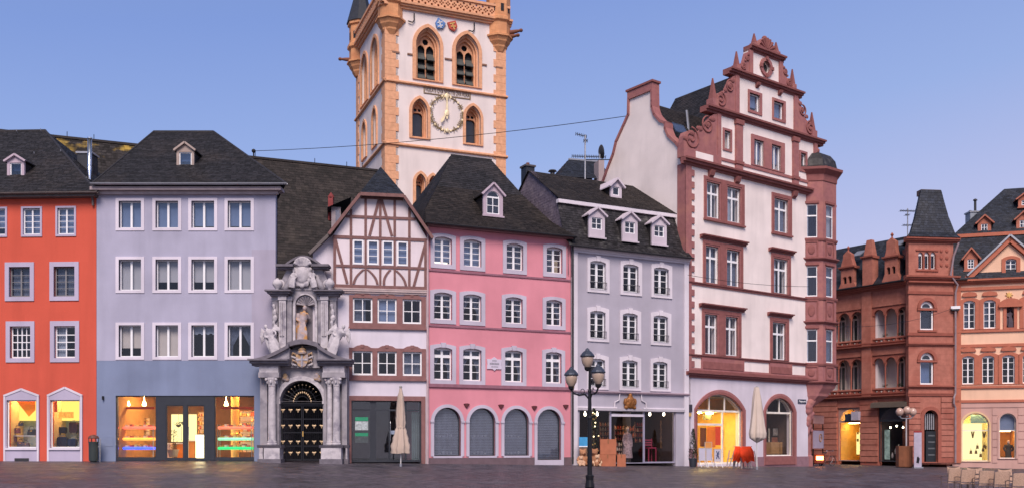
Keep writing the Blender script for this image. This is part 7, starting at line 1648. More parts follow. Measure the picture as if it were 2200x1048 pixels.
for k in range(4): MB().box(door[0]+0.45, door[1]-0.1, 0.18, 0.2, 0.5+k*0.45, 0.6+k*0.45).build('door_panel', mat('dim_door_panel', (0.1, 0.11, 0.12)), s)
# steep slate tower roof, slightly concave, over a plan that narrows to the back
zr0 = zA+0.28; zrt = F.z(2005, 409, 0.8)
base = [(-0.35, -0.4), (W+0.3, -0.4), (W+0.3, 2.8), (1.1, 2.8)]; topp = [(1.35, 0.75), (W-0.45, 0.75), (W-0.45, 1.4), (1.6, 1.4)]
st = [(0.0, 0.0), (0.28, 0.1), (0.62, 0.45), (0.85, 0.77), (1.0, 1.0)]
for (f0, h0), (f1, h1) in zip(st[:-1], st[1:]):
    p = [(b_[0]+(t_[0]-b_[0])*f0, b_[1]+(t_[1]-b_[1])*f0) for b_, t_ in zip(base, topp)]; q = [(b_[0]+(t_[0]-b_[0])*f1, b_[1]+(t_[1]-b_[1])*f1) for b_, t_ in zip(base, topp)]
    z0, z1 = zr0+(zrt-zr0)*h0, zr0+(zrt-zr0)*h1
    for i in range(4): j = (i+1) % 4; roof_face(P, (*p[i], z0), (*p[j], z0), (*q[j], z1), (*q[i], z1), M_SLATEBL, wid=0.22, course=0.2)
MB().box(1.38, W-0.47, 0.76, 1.38, zrt-0.35, zrt+0.03).build('roof_top', stone('rusty_ridge', '#6a5a58'), P)
# --- loggia wing (left, running away to the left)
G = Fac(1725, 75.4, 1952, 68.2, 0.36)
P2 = bpy.data.objects.new('loggia_wing', None)
off = P.matrix_basis if False else None
COL.objects.link(P2); P2.parent = P
dv = Vector((G.a.x-F.a.x, G.a.y-F.a.y)); P2.location = (dv.dot(F.t), dv.dot(F.n), 0); P2.rotation_euler = (0, 0, G.rz-F.rz)
W2 = G.L
Q = P2
b1, b2 = (G.u(1772), G.u(1853)), (G.u(1873), G.u(1952))       # two bays of openings
pier = (G.u(1853), G.u(1873))
zf = [(zz_(1) if False else 0) for zz_ in ()]
lvl = [(G.z(1912, 848), G.z(1912, 833), G.z(1912, 760)), (G.z(1912, 738), G.z(1912, 724), G.z(1912, 655))]     # floor, rail top, opening head
zE2 = (G.z(1801, 637)+G.z(1949, 608))/2
holes = []
for fl, rl, hd in lvl:
    for a, b in (b1, b2): holes.append(R((a, b-0.02, fl+0.15, hd)))
zg = lvl[0][0]
MB().plate([(0, zg-0.2), (W2, zg-0.2), (W2, zE2), (0, zE2)], holes, 0, 0.45).build('loggia_wall', M_RR, Q)
MB().box(0, W2, 1.4, 1.5, zg, zE2).build('loggia_back_wall', plaster('loggia_cream', '#cfc4bc'), Q)
MB().quad((0, 0.4, zg), (W2, 0.4, zg), (W2, 1.4, zg), (0, 1.4, zg)).build('loggia_floor', M_RRD, Q)
for fl, rl, hd in lvl:
    MB().box(0, W2, 0.46, 1.4, hd+0.1, hd+0.35).build('loggia_ceiling', M_RRD, Q)
    for (a, b) in (b1, b2):
        MB().box(a, a+0.15, 0.46, 1.4, fl, hd).build('loggia_side_wall', plaster('loggia_white', '#ddd6d8'), Q)
        n = 3
        for i in range(n):
            x0, x1 = a+(b-a)*(i+0.12)/n, a+(b-a)*(i+0.88)/n
            if i == 0 and a > 3: continue
            w_ = x1-x0
            s = MB().plate(arch(x0, x1, fl+0.1, hd-w_/2-0.1, w_/2, 10), [R((x0+0.1, (x0+x1)/2-0.05, fl+0.5, hd-w_/2-0.2)), R(((x0+x1)/2+0.05, x1-0.1, fl+0.5, hd-w_/2-0.2)), arch(x0+0.1, x1-0.1, hd-w_/2-0.08, hd-w_/2-0.06, w_/2-0.12, 8)], 1.3, 1.39).build('loggia_window', mat('cream_frame', rgb('#d6cabf')), Q)
            MB().box(x0+0.1, x1-0.1, 1.35, 1.36, fl+0.5, hd-0.2).build('pane', mat('loggia_glass', (0.035, 0.04, 0.04), rough=0.15, spec=0.6), s)
        for i in range(1, n):
            x = a+(b-a)*i/n; MB().lathe([(0.08, rl), (0.07, rl+0.1), (0.055, rl+0.15), (0.05, hd-0.85), (0.09, hd-0.72), (0.11, hd-0.6)], x, 0.2, 10).build('colonnette', M_RRD, Q)
        for i in range(n):      # arches over the colonnettes
            x0, x1 = a+(b-a)*i/n, a+(b-a)*(i+1)/n; r = (x1-x0)/2-0.07; z0 = hd-0.62
            pts = [(x1, z0), (x1, hd), (x0, hd), (x0, z0)]+[((x0+x1)/2-r*cos(pi*k/10), z0+min(r, 0.56)*sin(pi*k/10)) for k in range(11)]
            MB().plate(pts, (), 0.08, 0.32).build('loggia_arch', M_RRD, Q)
            # pierced balustrade panel
            holes2 = [[(x0+(x1-x0)*(0.3+0.4*k)+0.13*cos(2*pi*j/8), (fl+rl)/2+0.1+0.13*sin(2*pi*j/8)) for j in range(8)] for k in (0, 1)]
            MB().plate(R((x0+0.04, x1-0.04, fl+0.15, rl-0.06)), holes2, 0.1, 0.25).build('balustrade_panel', M_RRD, Q)
            MB().box(x0-0.06, x0+0.06, 0.05, 0.3, fl+0.15, rl).build('balustrade_post', M_RR, Q)
        MB().box(a, b, 0.02, 0.32, rl-0.06, rl+0.05).build('balustrade_rail', M_RR, Q)
    for z, pr in ((fl-0.05, 0.3), (fl+0.14, 0.15)): cornice(Q, 0, W2, z-0.1, M_RRD, ((0.06, 0.08), (pr, 0.08)), 'string_course', 0.02)
cornice(Q, 0, W2, zE2-0.1, M_RRD, ((0.1, 0.12), (0.3, 0.12), (0.5, 0.12)), 'eaves_cornice', 0.4)
gutter(Q, 0, W2, -0.6, zE2+0.3, 0.09, M_LEAD)
MB().box(pier[0], pier[1], -0.12, 0.05, zg, zE2-0.1).build('pier', M_RR, Q)
# balcony flower boxes
for fl, rl, hd in lvl:
    for i in range(7):
        x = b2[0]+0.3+i*0.6; mb = MB(); rnd = random.Random(i)
        for k in range(26): a = rnd.random()*6.3; r = 0.18*rnd.random(); z = rl+0.08+0.18*rnd.random(); mb.add([(x+cos(a)*r, 0.2+sin(a)*r, z), (x+cos(a)*r+0.09, 0.2+sin(a)*r, z+0.05), (x+cos(a)*r, 0.28+sin(a)*r, z+0.1)], [(0, 1, 2)])
        if i % 2: mb.build('balcony_plant', mat('balcony_leaf', (0.03, 0.04, 0.025)), Q, kind='stuff')
# mansard roof of the wing with stone dormers and chimney
zr2 = (G.z(1805, 541, 3.5)+G.z(1955, 506, 3.5))/2
for k, (y0, z0, y1, z1) in enumerate(((-0.4, zE2+0.25, 0.7, zE2+1.3), (0.7, zE2+1.3, 3.0, zr2))): roof_face(Q, (0, y0, z0), (W2, y0, z0), (W2, y1, z1), (0, y1, z1), M_SLATEBL)
MB().quad((W2, 8, zE2), (0, 8, zE2), (0, 3.0, zr2), (W2, 3.0, zr2)).build('roof', M_SLATEBL, Q)
MB().box(0, W2, 7.8, 8, -0.5, zE2).build('back_wall', M_RR, Q); MB().box(0, 0.3, 2.4, 8, -0.5, zE2).build('side_wall', M_RR, Q)
for (px0, px1, yb, yt, ypk) in ((1811, 1838, 622, 578, 540), (1905, 1932, 602, 556, 512)):
    u0, u1, z0, z1 = G.rect(px0, px1, yt, yb, 0); c = (u0+u1)/2; zp = G.z((px0+px1)/2, ypk)
    hw = (u1-u0)/2; d = MB().plate([(u0-0.3, zE2+0.25), (u1+0.3, zE2+0.25), (u1, z0+0.5), (u1, z1), (u0, z1), (u0, z0+0.5)], [arch(c-hw*0.7, c-0.06, z0+0.45, z1-0.7, None, 8), arch(c+0.06, c+hw*0.7, z0+0.45, z1-0.7, None, 8)], -0.25, 0.1).build('stone_dormer', M_RR, Q)
    MB().box(u0+0.05, u1-0.05, 0.1, 2.2, zE2+0.3, z1).build('dormer_body', M_SLATEBL, d)
    MB().box(c-hw*0.75, c+hw*0.75, 0.0, 0.09, z0+0.4, z1-0.15).build('pane', M_DARKROOM, d)
    cornice(d, u0-0.15, u1+0.15, z1, M_RRD, ((0.3, 0.08), (0.42, 0.1)), 'dormer_cornice', 0.3)
    MB().plate([(u0, z1+0.19), (u1, z1+0.19), (u1-0.1, z1+0.5), (c+0.35, z1+0.75), (c+0.33, zp-0.25), (c, zp), (c-0.33, zp-0.25), (c-0.35, z1+0.75), (u0+0.1, z1+0.5)], (), -0.28, 0.15).build('dormer_gable', M_RR, d)
    MB().lathe([(0.1, zp-0.05), (0.05, zp+0.1), (0.12, zp+0.25), (0.02, zp+0.4)], c, -0.1, 8).build('finial', M_RRD, d)
u0, u1, z0, z1 = G.rect(1859, 1880, 556, 610, 0); c = (u0+u1)/2; zt3 = G.z(1869, 516)
ch = MB().box(u0, u1, -0.35, 0.4, zE2+0.25, z1).build('chimney_gable', M_RR, Q)
cornice(ch, u0-0.1, u1+0.1, z1, M_RRD, ((0.4, 0.08), (0.5, 0.1)), 'chimney_cornice', 0.4)
MB().add([(u0+0.05, -0.3, z1+0.18), (u1-0.05, -0.3, z1+0.18), (u1-0.05, 0.35, z1+0.18), (u0+0.05, 0.35, z1+0.18), (c-0.2, -0.15, zt3), (c+0.2, -0.15, zt3), (c+0.2, 0.2, zt3), (c-0.2, 0.2, zt3)], [(0, 1, 5, 4), (1, 2, 6, 5), (2, 3, 7, 6), (3, 0, 4, 7), (4, 5, 6, 7)]).build('chimney_shaft', M_RR, ch)
for px, py in ((1851, 545), (1938, 523)):
    u, z = G.uz(px, py, 1.6); o = MB().box(u-0.35, u+0.35, 0, 0.06, -0.45, 0.45).build('roof_light', M_ZINC, Q); o.location = (0, 1.2, z); o.rotation_euler = (radians(-58), 0, 0)
# ground floor of the wing: rusticated piers, lit shop, dark shop
zt2 = zg-0.22
ops = [(G.u(1799), G.u(1848)), (G.u(1886), G.u(1949))]
zsp = G.z(1825, 904)
prs = [(0, ops[0][0]), (ops[0][1], ops[1][0]), (ops[1][1], W2)]
ncr = 11
MB().box(0, W2, 0.02, 0.4, G.z(1900, 872), zt2).build('shop_lintel', M_RR, Q)
for a, b in prs:
    MB().box(a, b, 0.02, 0.5, -0.3, zt2).build('shop_pier', M_RRD, Q)
    for i in range(ncr):
        z0 = (zt2)*i/ncr; MB().box(a+0.01, b-0.01, -0.06-0.02*(i % 2), 0.02, z0+0.02, z0+zt2/ncr-0.025).build('rusticated_stone', M_RR, Q)
zh = G.z(1900, 872)
for k, (a, b) in enumerate(ops):
    s = MB().plate(R((a, b, 0.05, zh)), [R((a+0.08, b-0.08, 0.12, zsp-0.08)), arch(a+0.12, b-0.12, zsp+0.06, zsp+0.1, zh-zsp-0.25, 12)], 0.15, 0.22).build('shop_window', mat('salmon_frame', rgb('#a08078')) if k == 0 else M_ANTHR, Q)
    MB().box(a+0.08, b-0.08, 0.18, 0.19, 0.12, zsp-0.08).build('pane', M_SHOPGLASS, s); MB().plate(arch(a+0.12, b-0.12, zsp+0.06, zsp+0.1, zh-zsp-0.25, 12), (), 0.18, 0.19).build('pane', M_GLASS, s)
    room(Q, a, b, 0.05, zh, 0.45, 4, mat('amber_shop_wall', (0.6, 0.35, 0.08), rough=0.8) if k == 0 else mat('dim_shop_wall2', (0.06, 0.05, 0.05)))
    if k == 0:
        for j in range(2): MB().box(a+0.3+j*0.8, a+0.8+j*0.8, 1.0, 1.4, zsp-0.15, zsp-0.1).build('shop_lamp', M_WARM, Q)
        MB().box(a+0.55, b-0.25, 1.6, 1.65, G.z(1830, 975, 1.6), G.z(1830, 928, 1.6)).build('lit_display', lit('display_glow', (1.0, 0.84, 0.3), 1.0), Q)
        MB().box(b-0.6, b-0.15, 0.8, 0.85, G.z(1830, 960), G.z(1830, 918)).build('lit_display', lit('display_glow', (1.0, 0.84, 0.3), 1.0), Q)
        for j in range(8): MB().box(a+0.65+(j % 4)*0.28, a+0.78+(j % 4)*0.28, 1.5, 1.56, 1.5+0.55*(j//4), 1.72+0.5*(j//4)).build('goods', mat('goods_dark', (0.1, 0.07, 0.03)), Q)
        r = G.rect(1815, 1848, 888, 905, -0.1); MB().box(r[0], r[1]-0.6, -0.1, -0.04, r[2], r[3]).build('shop_sign', mat('navy_sign', rgb('#232a3c')), Q); MB().box(r[1]-0.6, r[1], -0.35, -0.05, r[2]+0.1, r[3]+0.15).build('hanging_sign', mat('pale_sign', rgb('#a09aa8')), Q)
    else:
        for j in range(4): u, z = a+0.5+0.5*j, G.z(1905, 917); MB().ell((u, 0.8, z+0.1*(j % 2)), (0.06, 0.06, 0.07), 8, 6).build('shop_bulb', lit('bulb', (1.0, 0.85, 0.6), 10.80), Q)
        MB().box(a+0.15, a+0.55, 0.6, 0.65, 0.2, G.z(1900, 922)).build('shop_banner', mat('mint_banner', rgb('#8fa8a0'), var=0.4, scale=4, emit=0.15), Q)
        r = G.rect(1872, 1950, 861, 874, -0.4); MB().prof_u([(0.0, r[2]), (0.0, r[3]), (-0.5, r[3]-0.1), (-0.55, r[2])][::-1], r[0], r[1]).build('awning_case', mat('awning_case', rgb('#5a5048'), rough=0.5), Q)
        for j in range(9): u = a+0.4+0.25*j; MB().lathe([(0.05, 0.3+0.3*(j % 3)), (0.09, 0.45+0.3*(j % 3)), (0.03, 0.7+0.3*(j % 3))], u, 1.2, 8).build('goods', mat('ware_%d' % (j % 3), (0.4, 0.35, 0.3)), Q)
# rainwater pipe between the red and the peach house
MB().tube([(W+0.1, -0.5, zA-0.1), (W-0.15, -0.3, zA-1.0), (W-0.35, -0.25, zE+0.5), (W+0.15, -0.3, zE-0.2), (W+0.05, -0.2, zE-0.7), (W+0.05, -0.18, zc1-0.5), (W-0.1, -0.25, zc1-0.8), (W-0.1, -0.25, zc1-1.2), (W+0.05, -0.18, zc1-1.5), (W+0.05, -0.18, 0)], 0.07, 8).build('downpipe', mat('mauve_pipe', rgb('#8a7a80'), rough=0.5), P)
# ------------------------------------------------------------------ peach house
F = Fac(2046, 68.3, 2330, 66.0, 0.34)
P = F.empty('peach_house', 'peach plastered house with red trim, triangular gable and arched shop windows at right edge', 'house')
W = F.L
m_pc = plaster('peach_plaster', '#e4bb9f'); M_PT = stone('peach_trim', '#b06a55', var=0.08); m_pg = plaster('dusty_rose_plaster', '#c09a90')
H = F.z(2110, 607)
r2 = F.row([(2070, 2095, 645, 706), (2113, 2139, 643, 704), (2200, 2226, 641, 702)])
r1 = F.row([(2067, 2093, 763, 824), (2110, 2136, 763, 824), (2153, 2180, 762, 823), (2197, 2222, 761, 822)])
aw = []
for a, b, t in ((2067, 2125, 887), (2147, 2183, 887)):
    q = F.rect(a, b, t, 995); aw.append((q[0], q[1], 0.1 if a < 2100 else 0.3, q[3]))
nich = F.rect(2162, 2178, 656, 703)
hs = [arch(q[0], q[1], q[2], q[3]-0.15, 0.15, 8) for q in r1+r2]
zg = (F.z(2060, 860)+F.z(2200, 856))/2
MB().plate([(0, zg), (W, zg), (W, H), (0, H)], hs+[arch(nich[0], nich[1], nich[2], nich[3]-0.28, 0.28, 10)], 0, 0.35).build('wall', m_pc, P)
MB().plate([(0, -0.5), (W, -0.5), (W, zg-0.002), (0, zg-0.002)], [arch(q[0], q[1], q[2], q[3]-(q[1]-q[0])/2, None, 16) for q in aw], 0.01, 0.35).build('ground_floor_wall', m_pg, P)
MB().box(0.3, W, 1.6, 1.65, zg+0.2, H).build('interior_wall', M_DARKROOM, P)
for a in (0, W-0.3): MB().box(a, a+0.3, 0.35, 8, -0.5, H).build('side_wall', m_pc, P)
MB().box(0, W, 8, 8.3, -0.5, H).build('back_wall', m_pc, P)
for q in r1+r2:
    w = window(P, q, 2, (1, 1, 1, 1), fw=0.06, mul=0.09, bar=0.03, depth=0.1, arch_rise=0.15, back='dark' if q[2] < 7 else 'curt')
    MB().plate(arch(q[0]-0.28, q[1]+0.28, q[2]-0.05, q[3]-0.0, 0.2, 8), [arch(q[0], q[1], q[2]-0.02, q[3]-0.15, 0.15, 8)], -0.06, 0.06).build('surround', M_PT, w)
    c = (q[0]+q[1])/2; MB().plate([(c-0.5, q[3]+0.32), (c-0.3, q[3]+0.28), (c+0.3, q[3]+0.28), (c+0.5, q[3]+0.32), (c+0.42, q[3]+0.52), (c, q[3]+0.6), (c-0.42, q[3]+0.52)], (), -0.14, 0.02).build('window_crest', M_PT, w)
for z, pr, h in (((F.z(2062, 710)+F.z(2200, 705))/2, 0.12, 0.16), ((F.z(2062, 741)+F.z(2200, 735))/2, 0.08, 0.2), ((F.z(2060, 829)+F.z(2200, 827))/2, 0.12, 0.16), (zg, 0.1, 0.18), (H-0.3, 0.12, 0.2)): band(P, 0, W, z-h, z, M_PT, pr)
MB().box(0.02, 0.55, -0.1, 0.02, 0, H).build('corner_pilaster', M_PT, P)
for i in range(8):        # courses of the ground floor
    z0 = zg*i/8
    segs = [(0.56, aw[0][0]-0.2), (aw[0][1]+0.2, aw[1][0]-0.12), (aw[1][1]+0.12, W)] if z0 < aw[0][3] else [(0.56, W)]
    for a, b in segs: MB().box(a, b, -0.035, 0.02, z0+0.02, z0+zg/8-0.025).build('rusticated_course', m_pg, P)
for k, q in enumerate(aw):
    r = (q[1]-q[0])/2; zs = q[3]-r
    s = MB().plate(arch(q[0]-0.14, q[1]+0.1, q[2], zs, r+0.12, 16), [arch(q[0], q[1], q[2]+0.02, zs, r, 16)], -0.07, 0.15).build('shop_arch', plaster('cream_arch', '#d8b890') if k == 0 else m_pg, P)
    zd = F.z(2095, 924)
    MB().plate(arch(q[0], q[1], q[2], zs, r, 16), [R((q[0]+0.06, q[1]-0.06, q[2]+0.08, zd-0.03)), arch(q[0]+0.06, q[1]-0.06, max(zd+0.03, 0), zs, r-0.06, 14)], 0.15, 0.21).build('window_frame', mat('cream_shop_frame', (0.75, 0.7, 0.62)), s)
    MB().plate(arch(q[0]+0.05, q[1]-0.05, q[2]+0.05, zs, r-0.05, 14), (), 0.17, 0.18).build('pane', M_SHOPGLASS, s)
    if k == 0:
        room(P, q[0]-0.1, q[1]+0.1, q[2]-0.05, q[3]+0.1, 0.36, 2.2, mat('bright_cream', (0.85, 0.72, 0.4), rough=0.7))
        for j in range(3): MB().box(q[0]+0.2+j*0.5, q[0]+0.5+j*0.5, 0.7, 1.2, q[3]-0.02, q[3]+0.02).build('shop_lamp', lit('white_shop_lamp', (1.0, 0.8, 0.36), 14.0), P)
        MB().box(q[0]+0.25, q[1]-0.1, 2.05, 2.1, q[2]+0.1, zs+0.2).build('lit_display_wall', lit('pale_display_glow', (1.0, 0.86, 0.42), 0.95), P)
        r_ = F.rect(2085, 2120, 890, 908, 0.8); MB().box(r_[0], r_[1], 0.8, 0.83, r_[2], r_[3]).build('shop_sign', mat('teal_sign', rgb('#8fb0a8'), emit=0.2), P)
        for (x0, x1, y0, y1, l) in ((2086, 2094, 926, 940, 'left'), (2110, 2119, 926, 940, 'right')):
            q_ = F.rect(x0, x1, y0, y1, 1.6); c_ = (q_[0]+q_[1])/2; s2 = thing('hat_display', 'dark v shaped shop garment hung on the %s of the bright peach shop window' % l, 'garment', F.world(c_, 1.6, q_[2]), F.rz); w = q_[1]-q_[0]; h = q_[3]-q_[2]
            MB().plate([(-w/2, h), (-w*0.2, h), (0, h*0.5), (w*0.2, h), (w/2, h), (w*0.15, 0), (-w*0.15, 0)][::-1], (), 0, 0.05).build('cloth', mat('brown_cloth', (0.12, 0.07, 0.03)), s2); MB().tube([(0, 0.02, h*0.5), (0, 0.02, h*1.1)], 0.01, 5).build('hanger', M_LEAD, s2)
        for i, (px, py) in enumerate(((2115, 955), (2119, 958), (2112, 963), (2100, 957), (2086, 968), (2107, 975), (2097, 968))):
            q_ = F.rect(px-3, px+3, py-6, py+6, 1.5); s2 = thing('leather_bag', ('small brown bag on the bright peach shop wall, %s' % ('first from top right', 'second from top right', 'third from top right', 'top middle', 'lower left', 'lower right', 'centre')[i]), 'bag', F.world(q_[0], 1.5, q_[2]), F.rz); w = q_[1]-q_[0]; h = q_[3]-q_[2]
            MB().plate([(0, 0), (w, 0), (w*0.85, h*0.6), (w*0.15, h*0.6)], (), 0, 0.06).build('body', mat('brown_cloth', (0.12, 0.07, 0.03)), s2); MB().tube([(w*0.25, 0.03, h*0.6), (w*0.5, 0.03, h), (w*0.75, 0.03, h*0.6)], 0.012, 5).build('strap', mat('brown_cloth', (0.1, 0.05, 0.02)), s2)
    else:
        room(P, q[0]-0.1, q[1]+0.1, q[2]-0.05, zd, 0.36, 2.5, mat('amber_wall2', (0.65, 0.38, 0.1), rough=0.7)); MB().box(q[0]+0.2, q[1]-0.2, 0.8, 1.2, zd-0.06, zd-0.02).build('shop_lamp', lit('amber_lamp', (1.0, 0.6, 0.2), 12.60), P)
        MB().box(q[0], q[1], 0.3, 0.34, zd+0.02, q[3]).build('fanlight_blind', M_BLINDB, P)
        q_ = F.rect(2157, 2176, 945, 992, 1.0); c_ = (q_[0]+q_[1])/2; hh = q_[3]-0.3
        s2 = thing('mannequin', 'dark clothed shop mannequin in the right arch window of the peach house', 'mannequin', F.world(c_, 1.0, 0.28), F.rz)
        blob(MB().tube([(0, 0, 0.05), (0, 0, hh*0.4), (0, 0, hh*0.55), (0, 0, hh*0.75), (0, 0, hh*0.82)], [0.2, 0.2, 0.17, 0.24, 0.08], 12).tube([(-0.2, 0, hh*0.76), (-0.3, -0.03, hh*0.58), (-0.24, -0.12, hh*0.42)], [0.08, 0.07, 0.05], 8).tube([(0.2, 0, hh*0.76), (0.3, -0.03, hh*0.58), (0.24, -0.12, hh*0.42)], [0.08, 0.07, 0.05], 8), 'coat', mat('dark_coat', (0.05, 0.045, 0.035)), s2, 0.03)
        MB().ell((0, 0, hh*0.92), (0.1, 0.11, 0.14)).tube([(0, 0, hh*0.8), (0, 0, hh*0.87)], 0.05, 8).build('head', mat('pale_head', rgb('#c8b8b0')), s2); MB().lathe([(0.2, 0), (0.2, 0.03), (0.03, 0.05)], n=10).build('base', M_ZINC, s2)
# niche statue with arched hood and gold star
c = (nich[0]+nich[1])/2
MB().plate(arch(nich[0]-0.2, nich[1]+0.2, nich[2]-0.1, nich[3]-0.2, 0.4, 10), [arch(nich[0], nich[1], nich[2], nich[3]-0.28, 0.28, 10)], -0.1, 0.05).build('niche_frame', M_PT, P)
MB().plate([(c-0.75, nich[3]-0.1), (c+0.75, nich[3]-0.1)]+[(c+0.75*cos(pi*i/10), nich[3]+0.0+0.5*sin(pi*i/10)) for i in range(11)], (), -0.25, 0.02).build('niche_hood', M_PT, P)
MB().box(nich[0], nich[1], 0.34, 0.38, nich[2], nich[3]).build('niche_back', stone('niche_grey', '#6a5058'), P)
tag(figure('saint_statue', F.world(c, 0.15, nich[2]), (nich[3]-nich[2])*0.85, 0.4, stone('dark_statue', '#544a52'), None, 0.035), 'small dark saint statue in the hooded niche of the peach house', 'statue')
u, z = F.uz(2168, 633); MB().plate([(u+(0.26 if i % 2 == 0 else 0.1)*sin(pi*i/8), z+(0.26 if i % 2 == 0 else 0.1)*cos(pi*i/8)) for i in range(16)][::-1], (), -0.08, 0).build('gold_star', M_GOLD, P)
# cornice, triangular gable, roof
cornice(P, -0.05, W, H-0.1, M_PT, ((0.12, 0.12), (0.28, 0.1), (0.42, 0.12)), 'eaves_cornice', 0.3)
gA, gz0 = F.uz(2076, 606); gB, gz1 = F.uz(2168, 513); gC = 2*gB-gA; gzb = H+0.25
gw = F.rect(2160, 2183, 556, 588)
MB().plate([(gA+0.3, gzb), (gC-0.3, gzb), (gB, gz1-0.35)], [arch(gw[0], gw[1], gw[2], gw[3]-0.1, 0.1, 8)], -0.05, 0.3).build('gable_wall', m_pc, P)
for a, b in (((gA, gzb), (gB, gz1)), ((gC, gzb), (gB, gz1))):
    MB().beam(a, b, 0.42, -0.3, 0.1).build('gable_cornice', M_PT, P); MB().beam((a[0], a[1]+0.25), (b[0], b[1]+0.2), 0.12, -0.42, 0.15).build('gable_coping', M_ZINC, P)
w = window(P, gw, 2, (1, 1, 1), fw=0.05, bar=0.03, depth=0.05, arch_rise=0.1, back='curt'); MB().plate(arch(gw[0]-0.25, gw[1]+0.25, gw[2]-0.05, gw[3], 0.2, 8), [arch(gw[0], gw[1], gw[2]-0.02, gw[3]-0.1, 0.1, 8)], -0.12, 0.06).build('surround', M_PT, w); MB().box(gw[0]-0.4, gw[1]+0.4, -0.16, 0.02, gw[2]-0.18, gw[2]-0.06).build('sill', M_PT, w)
zb_ = F.z(2120, 508, 2.5); zr_ = F.z(2180, 405, 5.5)
ru = F.u(2158, 5.5)
roof_face(P, (-0.1, -0.4, H+0.25), (W, -0.4, H+0.25), (W, 2.3, zb_), (0.4, 2.3, zb_), M_SLATEBL)
MB().box(0.3, W, 2.15, 2.35, zb_-0.05, zb_+0.2).build('roof_break', M_PT, P)
roof_face(P, (0.4, 2.2, zb_+0.2), (W, 2.2, zb_+0.2), (W, 5.5, zr_), (ru, 5.5, zr_), M_SLATEBL)
roof_face(P, (0.4, 8, zb_+0.2), (0.4, 2.2, zb_+0.2), (ru, 5.5, zr_), (ru, 5.5, zr_), M_SLATEBL)
roof_face(P, (-0.1, 8.4, H+0.25), (-0.1, -0.4, H+0.25), (0.4, 2.2, zb_), (0.4, 8, zb_), M_SLATEBL)
for sg, (a, b) in ((0, (gA, gB)), (1, (gB, gC))):
    za_, zb2 = (gzb, gz1+0.1) if sg == 0 else (gz1+0.1, gzb)
    MB().quad((a, -0.2, za_), (b, -0.2, zb2), (b, 3, zb2), (a, 3, za_)).build('roof', M_SLATEBL, P)
m_pd = stone('peach_dormer', '#a86a58')
for (x0, x1, y0, y1, yp, v) in ((2079, 2093, 556, 576, 533, 0.1), (2108, 2122, 481, 496, 463, 2.35), (2191, 2206, 473, 489, 455, 2.4), (2195, 2208, 430, 441, 415, 3.7)):
    q = F.rect(x0, x1, y0, y1, v); c = (q[0]+q[1])/2; d = dormer(P, c, q[1]-q[0]+0.45, q[2]-0.15, q[3]+0.18, F.z((x0+x1)/2, yp, v), v, v+2.2, m_pd, m_pd, q, 2, (1, 1, 1) if y0 > 500 else (1, 1), over=0.2, m_side=M_SLATEBL)
gutter(P, 0, F.u(2076), -0.5, H+0.25, 0.09, M_LEAD)
# white lantern on the pilaster
u0, u1, z0, z1 = F.rect(2043, 2063, 655, 666, -0.6); s = thing('wall_lantern', 'white lamp housing on the pilaster between the red and the peach house', 'lamp', F.world((u0+u1)/2, -0.35, z0), F.rz); w = (u1-u0)/2
MB().box(-w, w, -0.3, 0.15, 0.1, 0.3).build('housing', M_WHITE, s); MB().box(-w+0.05, w-0.05, -0.25, 0.1, 0, 0.1).build('lens', M_ANTHR, s); MB().box(-0.05, 0.05, 0.15, 0.4, 0.12, 0.22).build('bracket', M_LEAD, s)
# chimney with stovepipe behind
p = at(2090, 485, 73); s = thing('zinc_chimney', 'grey metal clad chimney with stovepipe between the steep tower roof and the peach roof', 'chimney', (p.x, p.y, p.z-1.5)); t = at(2090, 459, 73); hh = t.z-p.z+1.5
MB().box(-0.38, 0.38, -0.4, 0.4, 0, hh).build('stack', mat('zinc_clad', (0.25, 0.28, 0.33), rough=0.5), s); MB().box(-0.45, 0.45, -0.46, 0.46, hh, hh+0.1).build('cap', M_ZINC, s); MB().tube([(0.18, 0, hh), (0.18, 0, hh+0.95)], 0.09, 10).build('stovepipe', M_LEAD, s); MB().lathe([(0.16, hh+0.97), (0.14, hh+1.05), (0.02, hh+1.12)], 0.18, 0, 10).build('cowl', M_LEAD, s); MB().lathe([(0.1, hh+0.1), (0.1, hh+0.22)], -0.2, 0, 8).build('pot', M_LEAD, s)
# ------------------------------------------------------------------ house behind the lavender roof, aerials, wires
F = Fac(1205, 66, 1312, 67, 0.4)
P = F.empty('rear_house', 'slate roofed house peeping out behind the lavender roof beside the white gable', 'house')
W = F.L; ze = F.z(1255, 385); zr = F.z(1255, 346, 2.0)
MB().box(0, W, 0, 5, -0.5, ze).build('wall', plaster('rear_plaster', '#b8a8ac'), P)
roof_face(P, (-0.2, -0.3, ze), (W+0.2, -0.3, ze), (W-0.1, 2.0, zr), (F.u(1222, 2.0), 2.0, zr), M_SLATEBL)
roof_face(P, (-0.2, 5.3, ze), (-0.2, -0.3, ze), (F.u(1222, 2), 2.0, zr), (F.u(1222, 2), 2.0, zr), M_SLATEBL)
MB().quad((W, 5.3, ze), (-0.2, 5.3, ze), (F.u(1222, 2), 2.0, zr), (W-0.1, 2.0, zr)).build('roof', M_SLATEBL, P)
MB().box(F.u(1284, -0.4), F.u(1296, -0.4), -0.6, 0.3, ze-1, F.z(1290, 350)).build('chimney', plaster('rear_plaster2', '#a99a9a'), P); MB().box(F.u(1222, 2), W, 1.9, 2.1, zr-0.03, zr+0.08).build('ridge_capping', M_ZINC, P)
